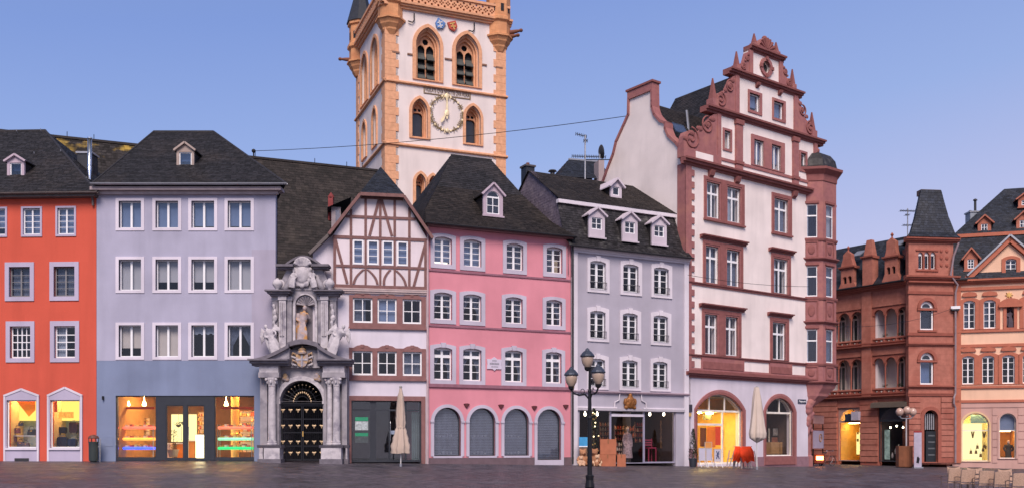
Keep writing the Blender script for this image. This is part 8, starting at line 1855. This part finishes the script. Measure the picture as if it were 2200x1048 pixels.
def aerial(px, yb, yt, d, bars, lbl):
    a, b = at(px, yb, d), at(px, yt, d); h = b.z-a.z+0.6
    s = thing('tv_aerial', lbl, 'aerial', (a.x, a.y, a.z-0.6))
    MB().tube([(0, 0, 0), (0, 0, h)], 0.045, 6).build('mast', M_ZINC, s)
    for (y, x0, x1, dz) in bars:
        z = at(px, y, d).z-a.z+0.6; k = d/FPX
        MB().tube([(x0*k, 0, z+dz*k), (x1*k, 0, z)], 0.025, 5).build('boom', M_LEAD, s)
        n = int(abs(x1-x0)/4)+1
        for i in range(n+1): x = (x0+(x1-x0)*i/n)*k; zz_ = z+dz*k*(1-i/n); MB().tube([(x, -0.3, zz_), (x, 0.3, zz_)], 0.012, 4).tube([(x, 0, zz_-0.1), (x, 0, zz_+0.1)], 0.012, 4).build('element', M_LEAD, s, kind='stuff')
    return s
aerial(1257, 378, 290, 57.5, ((294, -20, 3, 6), (303, -3, 5, 0), (338, -28, 44, 2)), 'tall tv aerial mast with antennas on the lavender house ridge')
aerial(1950, 505, 448, 74, ((454, -16, 16, 1), (462, -5, 3, 0), (484, -10, 9, 0)), 'thin tv aerial on the red sandstone house roof')
p = at(1287, 340, 57.5); s = thing('satellite_dish', 'dark satellite dish seen edge on beside the tv aerial', 'dish', (p.x, p.y, p.z-0.1))
o = MB().lathe([(0.01, 0), (0.2, 0.03), (0.36, 0.11), (0.42, 0.17)], n=16).build('dish', M_LEAD, s); o.rotation_euler = (0, radians(80), radians(15)); o.location = (0, 0, 0.45)
MB().tube([(0.05, 0, 0), (0.05, 0, 0.45)], 0.03, 6).build('arm', M_ZINC, s); MB().tube([(0, 0, 0.4), (0.35, 0, 0.35)], 0.015, 5).build('feed_arm', M_ZINC, s)
MB().tube([(-0.8, 0, 0), (0.7, 0, 0)], 0.03, 5).build('cross_bar', M_LEAD, s)
def wire(a, b, sag, r, lbl, n=16):
    a, b = Vector(a), Vector(b); pts = [a.lerp(b, i/n)-Vector((0, 0, sag*4*(i/n)*(1-i/n))) for i in range(n+1)]
    tag(MB().tube(pts, r, 5).build('cable', M_IRON, None), lbl, 'cable')
wire(WIRE_A, WIRE_B, 0.35, 0.02, 'long thin black cable strung from the nave roof to the white side gable')
wire(at(1478, 590, 51), at(1738, 615, 57), 0.15, 0.012, 'thin grey cable crossing the white house front', 10)
wire(at(1790, 700, 56), at(2046, 662, 62), 0.4, 0.012, 'thin cable across the loggias to the white lamp housing', 10)
# ------------------------------------------------------------------ street furniture
def ground_at(px, d): x = (px-CX)/FPX*d; return Vector((x, d, ground_z(x, d)))
# three armed lamp post in the foreground
d = 29.5; g = ground_at(1267, d)
s = thing('street_lamp', 'black three armed street lamp with amber globes standing in the square', 'street lamp', g)
k = d/FPX; zof = lambda py: EYE+(HY-py)*k-g.z
zb_ = zof(1021)
MB().lathe([(0.2, -0.1), (0.2, 0.08), (0.14, 0.12), (0.13, 0.3), (0.15, 0.33), (0.115, zb_*0.8), (0.13, zb_), (0.1, zb_+0.03)], n=14).build('base', M_IRON, s)
MB().lathe([(0.075, zb_+0.02), (0.065, zof(900)), (0.08, zof(897)), (0.06, zof(892)), (0.05, zof(842)), (0.065, zof(840)), (0.045, zof(835)), (0.035, zof(792)), (0.07, zof(789))], n=12).build('pole', M_IRON, s)
m_globe = mat('amber_globe', rgb('#b09a88'), rough=0.25, var=0.1, spec=0.6)
def head(x, y, zt, zb):
    h = zt-zb
    o = MB().lathe([(0.05, zb-0.04), (0.09, zb), (0.16, zb+h*0.2), (0.19, zb+h*0.45), (0.185, zb+h*0.56)], x, y, 16).build('globe', m_globe, s, smooth=True)
    MB().lathe([(0.215, zb+h*0.54), (0.225, zb+h*0.58), (0.2, zb+h*0.66), (0.12, zb+h*0.82), (0.07, zb+h*0.87), (0.06, zb+h*0.93), (0.02, zb+h)], x, y, 16).build('lamp_cap', mat('lamp_cap_blue', (0.05, 0.06, 0.085), rough=0.4, metal=0.3), o)
    MB().lathe([(0.03, zb-0.12), (0.08, zb-0.08), (0.1, zb-0.0), (0.06, zb+0.01)], x, y, 12).build('globe_holder', M_IRON, o)
head(-0.07, 0.0, zof(747), zof(788))
for (px, yt, yb, yy) in ((1228.5, 785, 828, 0.25), (1283, 782, 826, -0.35)):
    x = (px-1267)*k; z = zof(yb); head(x, yy, zof(yt), z)
    pts = [(0, 0, zof(858)), (x*0.25, yy*0.25, zof(846)), (x*0.55, yy*0.55, z-0.28), (x*0.85, yy*0.85, z-0.22), (x, yy, z-0.1)]
    MB().tube(pts, 0.028, 7).build('arm', M_IRON, s); c = Vector(pts[2])
    MB().tube([(c.x*0.7+0.1*x*cos(t_/3), c.y*0.7, c.z+0.12+0.07*sin(t_/3)) for t_ in range(18)], 0.012, 5).build('arm_scroll', M_IRON, s)
# closed parasols
def parasol(px, d, ytip, ybot, prof, col, lbl, skirt=False, seed=0):
    """prof: (y pixel, half width px) of the furled canopy"""
    k = d/FPX; x = (px-CX)*k; zg = ground_z(x, d); s = thing('closed_parasol', lbl, 'parasol', (x, d, zg)); zf = lambda py: EYE+(HY-py)*k-zg
    m = mat('canvas_'+col, rgb(col), rough=0.95, var=0.05, scale=1.5)
    mb = MB(); n = 28; rnd = random.Random(seed); ph = [rnd.random()*6 for _ in range(4)]
    P_ = prof; rows = []
    for i in range(len(P_)-1):
        for j in range(4): f = j/4; rows.append((P_[i][0]+(P_[i+1][0]-P_[i][0])*f, P_[i][1]+(P_[i+1][1]-P_[i][1])*f))
    rows.append(P_[-1])
    for (py, hw) in rows:
        for a in range(n):
            t = 2*pi*a/n; fold = 1+0.3*sin(8*t+ph[0]+py*0.01)*min(1, hw/8)+0.14*sin(5*t+ph[1]+py*0.03)+0.08*sin(13*t+py*0.1*skirt)
            r = max(0.02, hw*k*fold*0.9); mb.v.append((cos(t)*r, sin(t)*r*0.85, zf(py)+0.02*sin(3*t+ph[2])*(hw > 8)))
    for i in range(len(rows)-1):
        for a in range(n): mb.f.append((i*n+(a+1) % n, i*n+a, (i+1)*n+a, (i+1)*n+(a+1) % n))
    c = mb.build('canopy', m, s, smooth=True)
    MB().tube([(0, 0, -0.05), (0, 0, zf(ytip)+0.02)], 0.028, 8).build('pole', mat('pale_pole', (0.6, 0.57, 0.55), rough=0.4), s)
    MB().lathe([(0.07, zf(ytip)-0.06), (0.07, zf(ytip)), (0.03, zf(ytip)+0.03)], n=10).build('cap', mat('grey_cap', (0.3, 0.29, 0.28)), s)
    MB().lathe([(0.06, 0), (0.06, 0.12), (0.035, 0.14)], n=10).build('ground_socket', M_ZINC, s)
    if skirt: MB().lathe([(P_[skirt][1]*k*1.0, zf(P_[skirt][0]+1.5)), (P_[skirt][1]*k*1.04, zf(P_[skirt][0])), (P_[skirt][1]*k*1.0, zf(P_[skirt][0]-1.5))], n=20, sy=0.85).build('tie_strap', m, c)
parasol(861, 44.0, 829, 1001, ((832, 2), (850, 6), (880, 8.5), (905, 10), (917, 9), (924, 11), (945, 15), (962, 18), (973, 17)), '#b7a598', 'closed beige parasol with loose ruffled hem before the half timbered shop', 4, 1)
parasol(1626, 48.0, 830, 1009, ((831, 5), (860, 9), (890, 12), (915, 15), (930, 17.5), (940, 16), (946, 8), (950, 2)), '#c6b6aa', 'closed cream parasol on a white pole before the white house', 0, 2)
# parcels stacked before the lavender shop
def carton(px0, px1, py0, py1, d, zrest, lbl, col='#a8674c'):
    k = d/FPX; w = (px1-px0)*k; h = (py1-py0)*k; x = ((px0+px1)/2-CX)*k; z = zrest if zrest is not None else ground_z(x, d)
    s = thing('cardboard_box', lbl, 'box', (x, d, z), random.uniform(-0.08, 0.12), 'parcels before the lavender shop'); m = mat('cardboard', rgb(col), rough=0.85, var=0.1, scale=4, bump=0.2)
    MB().box(-w/2, w/2, 0, w*0.8, 0, h-0.004).build('carton', m, s)
    for sg in (-1, 1): MB().box(min(0, sg*w/2)+0.004, max(0, sg*w/2)-0.004, 0.005, w*0.8-0.005, h-0.003, h+0.004).build('flap', m, s)
    MB().box(-0.035, 0.035, -0.003, w*0.8, h+0.004, h+0.007).box(-0.035, 0.035, -0.004, -0.001, h*0.7, h+0.007).build('tape', mat('parcel_tape', rgb('#8a5a3c'), rough=0.4), s)
    return z+h
t = carton(1288, 1323, 980, 1005, 48.8, None, 'bottom large cardboard box of the stack before the lavender shop')
carton(1289.5, 1324, 946, 979, 48.8, t+0.01, 'top large cardboard box of the stack before the lavender shop', '#a8674c')
carton(1326, 1344.5, 979, 1005, 48.9, None, 'small cardboard box standing beside the stacked boxes')
# plush bears and a lit garland tree beside the boxes
def bear(px, py0, py1, d, col, lbl, seated=True):
    k = d/FPX; h = (py1-py0)*k; x = (px-CX)*k; s = thing('plush_bear', lbl, 'toy', (x, d, ground_z(x, d)), random.uniform(-0.5, 0.5)); m = mat('plush_'+col, rgb(col), rough=1.0, var=0.25, scale=25)
    mb = MB().ell((0, 0, h*0.33), (h*0.24, h*0.2, h*0.3), 12, 9).ell((0, -h*0.03, h*0.74), (h*0.2, h*0.18, h*0.19), 12, 9).ell((0, -h*0.2, h*0.7), (h*0.08, h*0.08, h*0.07))
    for k_ in (-1, 1):
        mb.ell((k_*h*0.15, 0, h*0.91), (h*0.07, h*0.04, h*0.07)); mb.tube([(k_*h*0.2, 0, h*0.5), (k_*h*0.33, -h*0.08, h*0.35), (k_*h*0.3, -h*0.2, h*0.22)], [h*0.09, h*0.09, h*0.08], 8)
        mb.tube([(k_*h*0.12, -h*0.05, h*0.12), (k_*h*0.2, -h*0.3, h*0.1), (k_*h*0.22, -h*0.42, h*0.1)], [h*0.12, h*0.11, h*0.1], 8)
    blob(mb, 'body', m, s, h*0.04)
    for k_ in (-1, 1): MB().ell((k_*h*0.07, -h*0.175, h*0.78), (h*0.02,)*3, 6, 5).build('eye', M_LEAD, s)
    MB().ell((0, -h*0.275, h*0.715), (h*0.025,)*3, 6, 5).build('nose', M_LEAD, s)
bear(1252, 962, 1000, 48.6, '#a87858', 'large tan plush bear seated at the left of the lavender shop front')
bear(1277, 962, 1002, 48.4, '#96684c', 'brown plush bear between the lamp post and the boxes')
bear(1283, 976, 1003, 48.3, '#c4a284', 'small pale plush bear against the cardboard boxes')
bear(1248, 978, 1001, 48.1, '#c09c80', 'small pale plush bear in front of the large tan bear')
x = (1276-CX)/FPX*49.3; s = thing('garland_tree', 'slim dark christmas tree with golden baubles by the lavender shop window', 'tree', (x, 49.3, ground_z(x, 49.3))); rnd = random.Random(9); mb = MB(); hT = 2.95
for i in range(420):
    f = rnd.random()**0.8; z = 0.35+f*(hT-0.35); r = 0.42*(1-f)+0.05; a = rnd.random()*6.28; rr_ = r*sqrt(rnd.random()); p_ = Vector((cos(a)*rr_, sin(a)*rr_, z)); dd = Vector((cos(a), sin(a), -0.4)).normalized(); t_ = dd.cross(Vector((0, 0, 1))).normalized()*0.03
    mb.add([p_-t_, p_+dd*0.13-Vector((0, 0, .02)), p_+t_], [(0, 1, 2)])
mb.build('needles', mat('fir_needles', (0.035, 0.045, 0.025), rough=0.8), s, kind='stuff'); MB().tube([(0, 0, 0), (0, 0, hT)], [0.05, 0.01], 7).build('trunk', mat('bark', (0.06, 0.04, 0.03)), s); MB().lathe([(0.14, 0), (0.2, 0.3), (0.17, 0.3)], n=12).build('pot', mat('tree_pot', (0.15, 0.08, 0.05)), s)
for i in range(26):
    f = rnd.random(); z = 0.5+f*(hT-0.7); r = 0.42*(1-f)+0.06; a = -pi*rnd.random(); MB().ell((cos(a)*r, sin(a)*r, z), (0.035,)*3, 8, 6).build('bauble', M_GOLD if i % 3 else lit('fairy_light', (1.0, 0.8, 0.45), 3.0), s)
x = (1254-CX)/FPX*48.9; s = thing('blue_sign_box', 'bright blue square display box behind the tan bear', 'box', (x, 49.2, ground_z(x, 49.2)))
MB().box(-0.2, 0.22, 0, 0.3, 1.0, 1.45).build('panel', mat('bright_blue', rgb('#3f8fc0'), rough=0.5), s); MB().box(-0.22, 0.24, -0.02, 0.32, 0.95, 1.0).build('ledge', M_WHITE, s); MB().box(-0.18, 0.2, 0.02, 0.28, 0, 0.95).build('stand', mat('stand_wood', (0.2, 0.12, 0.08)), s)
# --- before the white house: potted conifer, easel boards, red folded umbrellas
def shrub(px, yb, yt, d, lbl, seed):
    k = d/FPX; x = (px-CX)*k; zg = ground_z(x, d); h = (yb-yt)*k; s = thing('potted_conifer', lbl, 'plant', (x, d, zg)); rnd = random.Random(seed)
    MB().lathe([(0.16, 0), (0.22, 0.38), (0.24, 0.4), (0.24, 0.46), (0.2, 0.46)], n=16).build('pot', mat('dark_planter', (0.04, 0.045, 0.06), rough=0.5), s); MB().tube([(0, 0, 0.3), (0.01, 0, h*0.95)], [0.03, 0.006], 6).build('trunk', mat('bark', (0.06, 0.04, 0.03)), s)
    mb = MB()
    for i in range(900):
        f = rnd.random(); z = 0.45+f*(h-0.45); r = 0.26*(1-f)**0.7*(0.5+0.5*sqrt(rnd.random())); a = rnd.random()*6.28; p_ = Vector((cos(a)*r, sin(a)*r, z)); dd = Vector((cos(a)*0.6, sin(a)*0.6, 0.8)).normalized(); t_ = dd.cross(Vector((0.3, 0.2, 1))).normalized()*0.014
        mb.add([p_-t_, p_+dd*0.11, p_+t_], [(0, 1, 2)])
    mb.build('foliage', mat('conifer_green', rgb('#2e3a22'), rough=0.8, var=0.4, scale=14), s, kind='stuff')
shrub(1489, 1001, 921, 51.5, 'slim potted conifer at the left arch of the white house', 3)
def board(px0, px1, py0, py1, ybase, d, col, lbl, mark=False):
    k = d/FPX; w = (px1-px0)*k; x = ((px0+px1)/2-CX)*k; zg = ground_z(x, d); zf = lambda py: EYE+(HY-py)*k-zg; z0, z1 = zf(py1), zf(py0)
    s = thing('display_board', lbl, 'sign', (x, d, zg), 0.35)
    MB().box(-w/2, w/2, 0, 0.03, z0, z1).build('panel', mat('board_'+col, rgb(col), rough=0.6, var=0.05), s); MB().plate(R((-w/2-0.02, w/2+0.02, z0-0.02, z1+0.02)), [R((-w/2, w/2, z0, z1))], -0.012, 0.035).build('frame', mat('board_frame', (0.45, 0.42, 0.4)), s)
    for sg in (-1, 1): MB().tube([(sg*w*0.4, 0.015, z0), (sg*w*0.45, -0.22, 0)], 0.015, 6).build('leg', M_WHITE, s)
    MB().tube([(0, 0.03, z1*0.9), (0, 0.4, 0)], 0.015, 6).build('leg', M_WHITE, s)
    if mark:
        mb = MB().beam((-w*0.22, z0+(z1-z0)*0.2), (w*0.2, z0+(z1-z0)*0.85), w*0.12, -0.016, 0).beam((w*0.22, z0+(z1-z0)*0.2), (-w*0.2, z0+(z1-z0)*0.85), w*0.12, -0.02, 0).beam((-w*0.3, z0+(z1-z0)*0.5), (w*0.25, z0+(z1-z0)*0.62), w*0.08, -0.024, 0)
        mb.build('blue_emblem', mat('emblem_navy', rgb('#3a4a70')), s, kind='stuff')
    return s
board(1501, 1516, 962, 988, 1002, 50.8, '#b8b4c4', 'left plain pale board of the display stands before the white house')
board(1517, 1530, 963, 988, 1002, 50.9, '#b4b0c2', 'middle plain pale board of the display stands before the white house')
board(1534, 1550, 964, 990, 1002, 50.7, '#c0bcc8', 'pale board with a dark blue crossed emblem before the white house', True)
s = board(1514, 1530, 949, 961, 1002, 51.4, '#c88a4a', 'small orange framed picture board above the pale boards')
def red_umbrella(px, d, lbl, seed, tilt, lean=0.0):
    k = d/FPX; x = (px-CX)*k; zg = ground_z(x, d); s = thing('folded_chair', lbl, 'chair', (x, d, zg), tilt, 'red folded chairs before the white house'); rnd = random.Random(seed)
    m = mat('bright_red_fabric', rgb('#f24a20'), rough=0.8, var=0.15, scale=6, emit=0.0)
    s.rotation_euler = (0, lean, tilt)
    for sg in (-1, 1):
        MB().beam((sg*0.26, 0.0), (sg*0.1, 1.12), 0.05, 0.0, 0.04).build('leg', mat('pale_wood', rgb('#a89a96')), s); MB().beam((sg*0.2, 0.0), (sg*0.22, 0.9), 0.05, 0.3, 0.34).build('leg', mat('pale_wood', rgb('#a89a96')), s)
    mb = MB(); n = 10
    for j in range(9):
        f = j/8; z = 1.14-0.72*f; hw = 0.13+0.2*sin(pi*min(1, f*0.8+0.1)); y = -0.06-0.2*sin(pi*f)
        for i in range(n+1): mb.v.append((-hw+2*hw*i/n+0.02*rnd.random(), y+0.035*sin(i*2.2+j*0.4), z-0.05*abs(i/n-0.5)*(f > 0.9)*4))
    for j in range(8):
        for i in range(n): mb.f.append((j*(n+1)+i+1, j*(n+1)+i, (j+1)*(n+1)+i, (j+1)*(n+1)+i+1))
    mb.build('sling', m, s, smooth=True)
    MB().tube([(-0.24, 0.02, 1.12), (0.24, 0.02, 1.12)], 0.022, 6).build('head_bar', mat('pale_wood', rgb('#a89a96')), s); MB().tube([(-0.22, 0.3, 0.5), (0.22, 0.3, 0.5)], 0.02, 6).build('stretcher', mat('pale_wood', rgb('#a89a96')), s)
for i, (px, d, t, l) in enumerate(((1576, 50.0, 0.4, 'leftmost'), (1588, 50.4, 0.1, 'second from left'), (1604, 49.6, -0.1, 'second from right'), (1617, 49.9, -0.5, 'rightmost'))): red_umbrella(px, d, 'red canvas folding chair before the white house, %s of the four' % l, i, t, (0.22, 0.05, -0.06, -0.25)[i])
# --- passage between the white and the red house: posters, red barrel light, signs
G2 = Fac(1738, 60.8, 1800, 66.0, 0.3)
def poster(px0, px1, py0, py1, col, lbl, emblem=None):
    q = G2.rect(px0, px1, py0, py1); s = thing('wall_poster', lbl, 'poster', G2.world(q[0], 0, q[2]), G2.rz); w, h = q[1]-q[0], q[3]-q[2]
    MB().box(0, w, 0, 0.04, 0, h).build('panel', mat('poster_'+col, rgb(col), rough=0.6, var=0.08), s); MB().plate(R((-0.03, w+0.03, -0.03, h+0.03)), [R((0, w, 0, h))], -0.01, 0.05).build('frame', M_RSD, s)
    if emblem: MB().tube(spiral((w*0.68, h*0.55), w*0.14, w*0.05, 1.2, 0, -0.01, 16), 0.03, 5).build('emblem', mat('gold_print', rgb('#a07040')), s)
    for x in (0.1, w-0.15): MB().box(x, x+0.05, 0.0, 0.06, -(q[2]-0.0), -0.03).build('post', M_IRON, s)
poster(1746, 1770, 924, 962, '#a99cac', 'large pale poster with a gold ornament at the corner pier', True)
poster(1747, 1770, 892, 909, '#b88a80', 'small salmon coloured sign above the pale poster')
p = ground_at(1757, 62); s = thing('fire_basket', 'dark red heater barrel glowing orange below the pale poster', 'heater', p); MB().lathe([(0.3, 0.15), (0.42, 0.2), (0.42, 0.75), (0.38, 0.8)], n=16).build('body', mat('dark_red_barrel', (0.2, 0.04, 0.02), rough=0.5), s); MB().box(-0.22, 0.22, -0.44, -0.38, 0.4, 0.65).build('glow_slot', lit('ember', (1.0, 0.3, 0.08), 9.0), s)
for a in range(3): MB().box(-0.03, 0.03, -0.36, -0.3, 0, 0.16).build('foot', M_IRON, s).rotation_euler = (0, 0, a*2.1)
def bicycle(px, d, lbl, rz):
    p = ground_at(px, d); s = thing('bicycle', lbl, 'bicycle', p, rz); m = mat('bike_frame', (0.25, 0.08, 0.06), rough=0.4)
    for x in (-0.52, 0.52):
        w = MB().tube([(x+0.33*cos(2*pi*i/24), 0, 0.34+0.33*sin(2*pi*i/24)) for i in range(25)], 0.02, 6).build('wheel', M_LEAD, s)
        for i in range(8): MB().tube([(x, 0, 0.34), (x+0.32*cos(pi*i/4), 0, 0.34+0.32*sin(pi*i/4))], 0.004, 4).build('spoke', M_STEEL, w)
    for a, b in (((-0.52, 0.34), (-0.15, 0.3)), ((-0.15, 0.3), (0.3, 0.75)), ((-0.25, 0.8), (0.32, 0.82)), ((-0.25, 0.85), (-0.15, 0.3)), ((-0.52, 0.34), (-0.24, 0.78)), ((0.52, 0.34), (0.32, 0.95))): MB().tube([(a[0], 0, a[1]), (b[0], 0, b[1])], 0.018, 6).build('frame_tube', m, s)
    MB().box(-0.36, -0.12, -0.07, 0.07, 0.85, 0.91).build('saddle', M_LEAD, s); MB().tube([(0.25, -0.28, 1.0), (0.34, -0.2, 0.98), (0.33, 0.2, 0.98), (0.25, 0.28, 1.0)], 0.014, 6).build('handlebar', M_STEEL, s)
bicycle(1777, 62.5, 'old bicycle leaning by the red stone pier', 0.6)
def globe_lamp(px, d, ytop, lbl):
    p = ground_at(px, d); k = d/FPX; s = thing('globe_lamp', lbl, 'street lamp', p); h = EYE+(HY-ytop)*k-p.z
    MB().lathe([(0.12, -0.05), (0.12, 0.1), (0.05, 0.15), (0.045, h-0.75), (0.06, h-0.7)], n=10).build('pole', mat('grey_pole', (0.4, 0.38, 0.4), rough=0.5), s); MB().tube([(-0.42, 0, h-0.62), (-0.3, 0, h-0.72), (0.3, 0, h-0.72), (0.42, 0, h-0.62)], 0.03, 6).build('cross_arm', M_ZINC, s)
    for x in (-0.42, 0.05, 0.42): MB().ell((x, 0, h-0.3+0.1*(x == 0.05)), (0.25, 0.25, 0.27), 14, 9).build('globe', mat('clear_globe', rgb('#b89a8c'), rough=0.15, spec=0.7), s, smooth=True); MB().lathe([(0.08, h-0.62), (0.1, h-0.55)], x, 0, 8).build('globe_holder', M_ZINC, s)
globe_lamp(1947, 63.0, 874, 'pale street lamp with clustered globes before the red sandstone house')
p = ground_at(1972, 61.5); k = 61.5/FPX; s = thing('banner_stand', 'tall narrow white banner stand before the red house door', 'sign', p); h = EYE+(HY-928)*k-p.z
MB().box(-0.24, 0.24, 0, 0.05, 0.08, h).build('panel', mat('banner_white', rgb('#a8a0b0'), rough=0.6), s); MB().box(-0.3, 0.3, -0.12, 0.16, 0, 0.08).build('foot', M_ZINC, s); MB().box(-0.24, 0.24, -0.01, 0.06, h, h+0.1).build('top_cap', mat('red_cap', rgb('#8a3030')), s); MB().plate([(-0.1, 0.35), (0.05, 0.3), (0.12, 0.6), (0.02, 0.75), (-0.06, 0.7)], (), -0.006, 0).build('dark_print', M_IRON, s)
text_part('KUNST', 0.3, 0.0, h*0.62, -0.008, M_IRON, s, 'banner_lettering', rot=-pi/2) if False else None
for px0, px1, lbl in ((1931, 1946, 'left tall brown wooden bin cabinet by the globe lamp'), (1946, 1961, 'right tall brown wooden bin cabinet by the globe lamp')):
    p = ground_at((px0+px1)/2, 62.2); k = 62.2/FPX; w = (px1-px0)*k; s = thing('wooden_cabinet', lbl, 'cabinet', p); m = mat('brown_cabinet', rgb('#7a4c34'), rough=0.7, var=0.15)
    h = EYE+(HY-957)*k-p.z; MB().box(-w/2, w/2, 0, 0.5, 0.05, h).build('body', m, s); MB().box(-w/2+0.04, w/2-0.04, 0.05, 0.45, 0, 0.05).build('plinth', M_IRON, s)
    for i in range(4): MB().box(-w/2+0.02+i*(w-0.04)/4, -w/2+0.02+(i+0.9)*(w-0.04)/4, -0.02, 0, 0.1, h-0.05).build('board', m, s)
# --- café chairs and tables at the lower right
M_RAT = mat('rattan', rgb('#b39480'), rough=0.7, var=0.2, scale=30)
M_CHF = mat('chair_frame', rgb('#7c6c66'), rough=0.4, metal=0.3)
def cafe_chair(px, d, rz, lbl):
    p = ground_at(px, d); s = thing('cafe_chair', lbl, 'chair', p, rz, 'rattan cafe chairs at the lower right')
    w = 0.24
    mb = MB(); n = 8
    for j in range(6):
        f = j/5; z = 0.5+0.4*f; y = 0.2+0.06*f
        for i in range(n+1): t = -1+2*i/n; mb.v.append((t*(w+0.01*f), y+0.05*(1-t*t)-0.02, z+0.02*(1-t*t)*(j == 5)))
    for j in range(5):
        for i in range(n): mb.f.append((j*(n+1)+i, j*(n+1)+i+1, (j+1)*(n+1)+i+1, (j+1)*(n+1)+i))
    o = mb.build('backrest', M_RAT, s); sm_ = o.modifiers.new('thick', 'SOLIDIFY'); sm_.thickness = 0.025
    MB().box(-w+0.01, w-0.01, -0.22, 0.2, 0.43, 0.46).build('seat', M_RAT, s)
    for sx in (-1, 1):
        MB().tube([(sx*w, 0.26, 0.9), (sx*w, 0.2, 0.45), (sx*(w+0.01), 0.25, 0)], 0.014, 6).build('leg', M_CHF, s); MB().tube([(sx*w, -0.22, 0.44), (sx*(w+0.01), -0.25, 0)], 0.014, 6).build('leg', M_CHF, s)
        MB().tube([(sx*w, 0.22, 0.66), (sx*(w+0.03), 0.0, 0.67), (sx*(w+0.02), -0.2, 0.64), (sx*w, -0.22, 0.45)], 0.014, 6).build('armrest', M_CHF, s)
    MB().tube([(-w, 0.26, 0.905), (w, 0.26, 0.905)], 0.014, 6).build('top_rail', M_CHF, s)
chs = [(2044, 33.2, 0.1, 'first'), (2072, 32.8, 0.05, 'second'), (2112, 32.3, 0.0, 'third'), (2146, 31.9, -0.05, 'fourth'), (2184, 31.2, 0.0, 'fifth')]
for px, d, rz, n_ in chs: cafe_chair(px, d, pi+rz, 'rattan cafe chair with its back to the camera, %s from left at the lower right' % n_)
for px, d, rz, n_ in ((2058, 34.8, 0.2, 'left'), (2096, 34.4, -0.3, 'middle'), (2168, 33.8, 0.1, 'right')): cafe_chair(px, d, rz, 'rattan cafe chair facing the camera behind the front row, %s of three' % n_)
for px, d, l in ((2090, 33.4, 'left'), (2165, 32.6, 'right')):
    p = ground_at(px, d); s = thing('cafe_table', 'small dark round cafe table among the rattan chairs, %s one' % l, 'table', p)
    MB().lathe([(0.36, 0.71), (0.37, 0.72), (0.37, 0.74), (0.36, 0.745)], n=24).build('table_top', mat('dark_table', (0.08, 0.06, 0.055), rough=0.4), s); MB().lathe([(0.03, 0.03), (0.03, 0.71)], n=8).build('stem', M_IRON, s); MB().lathe([(0.24, 0), (0.24, 0.02), (0.04, 0.05)], n=16).build('base', M_IRON, s)
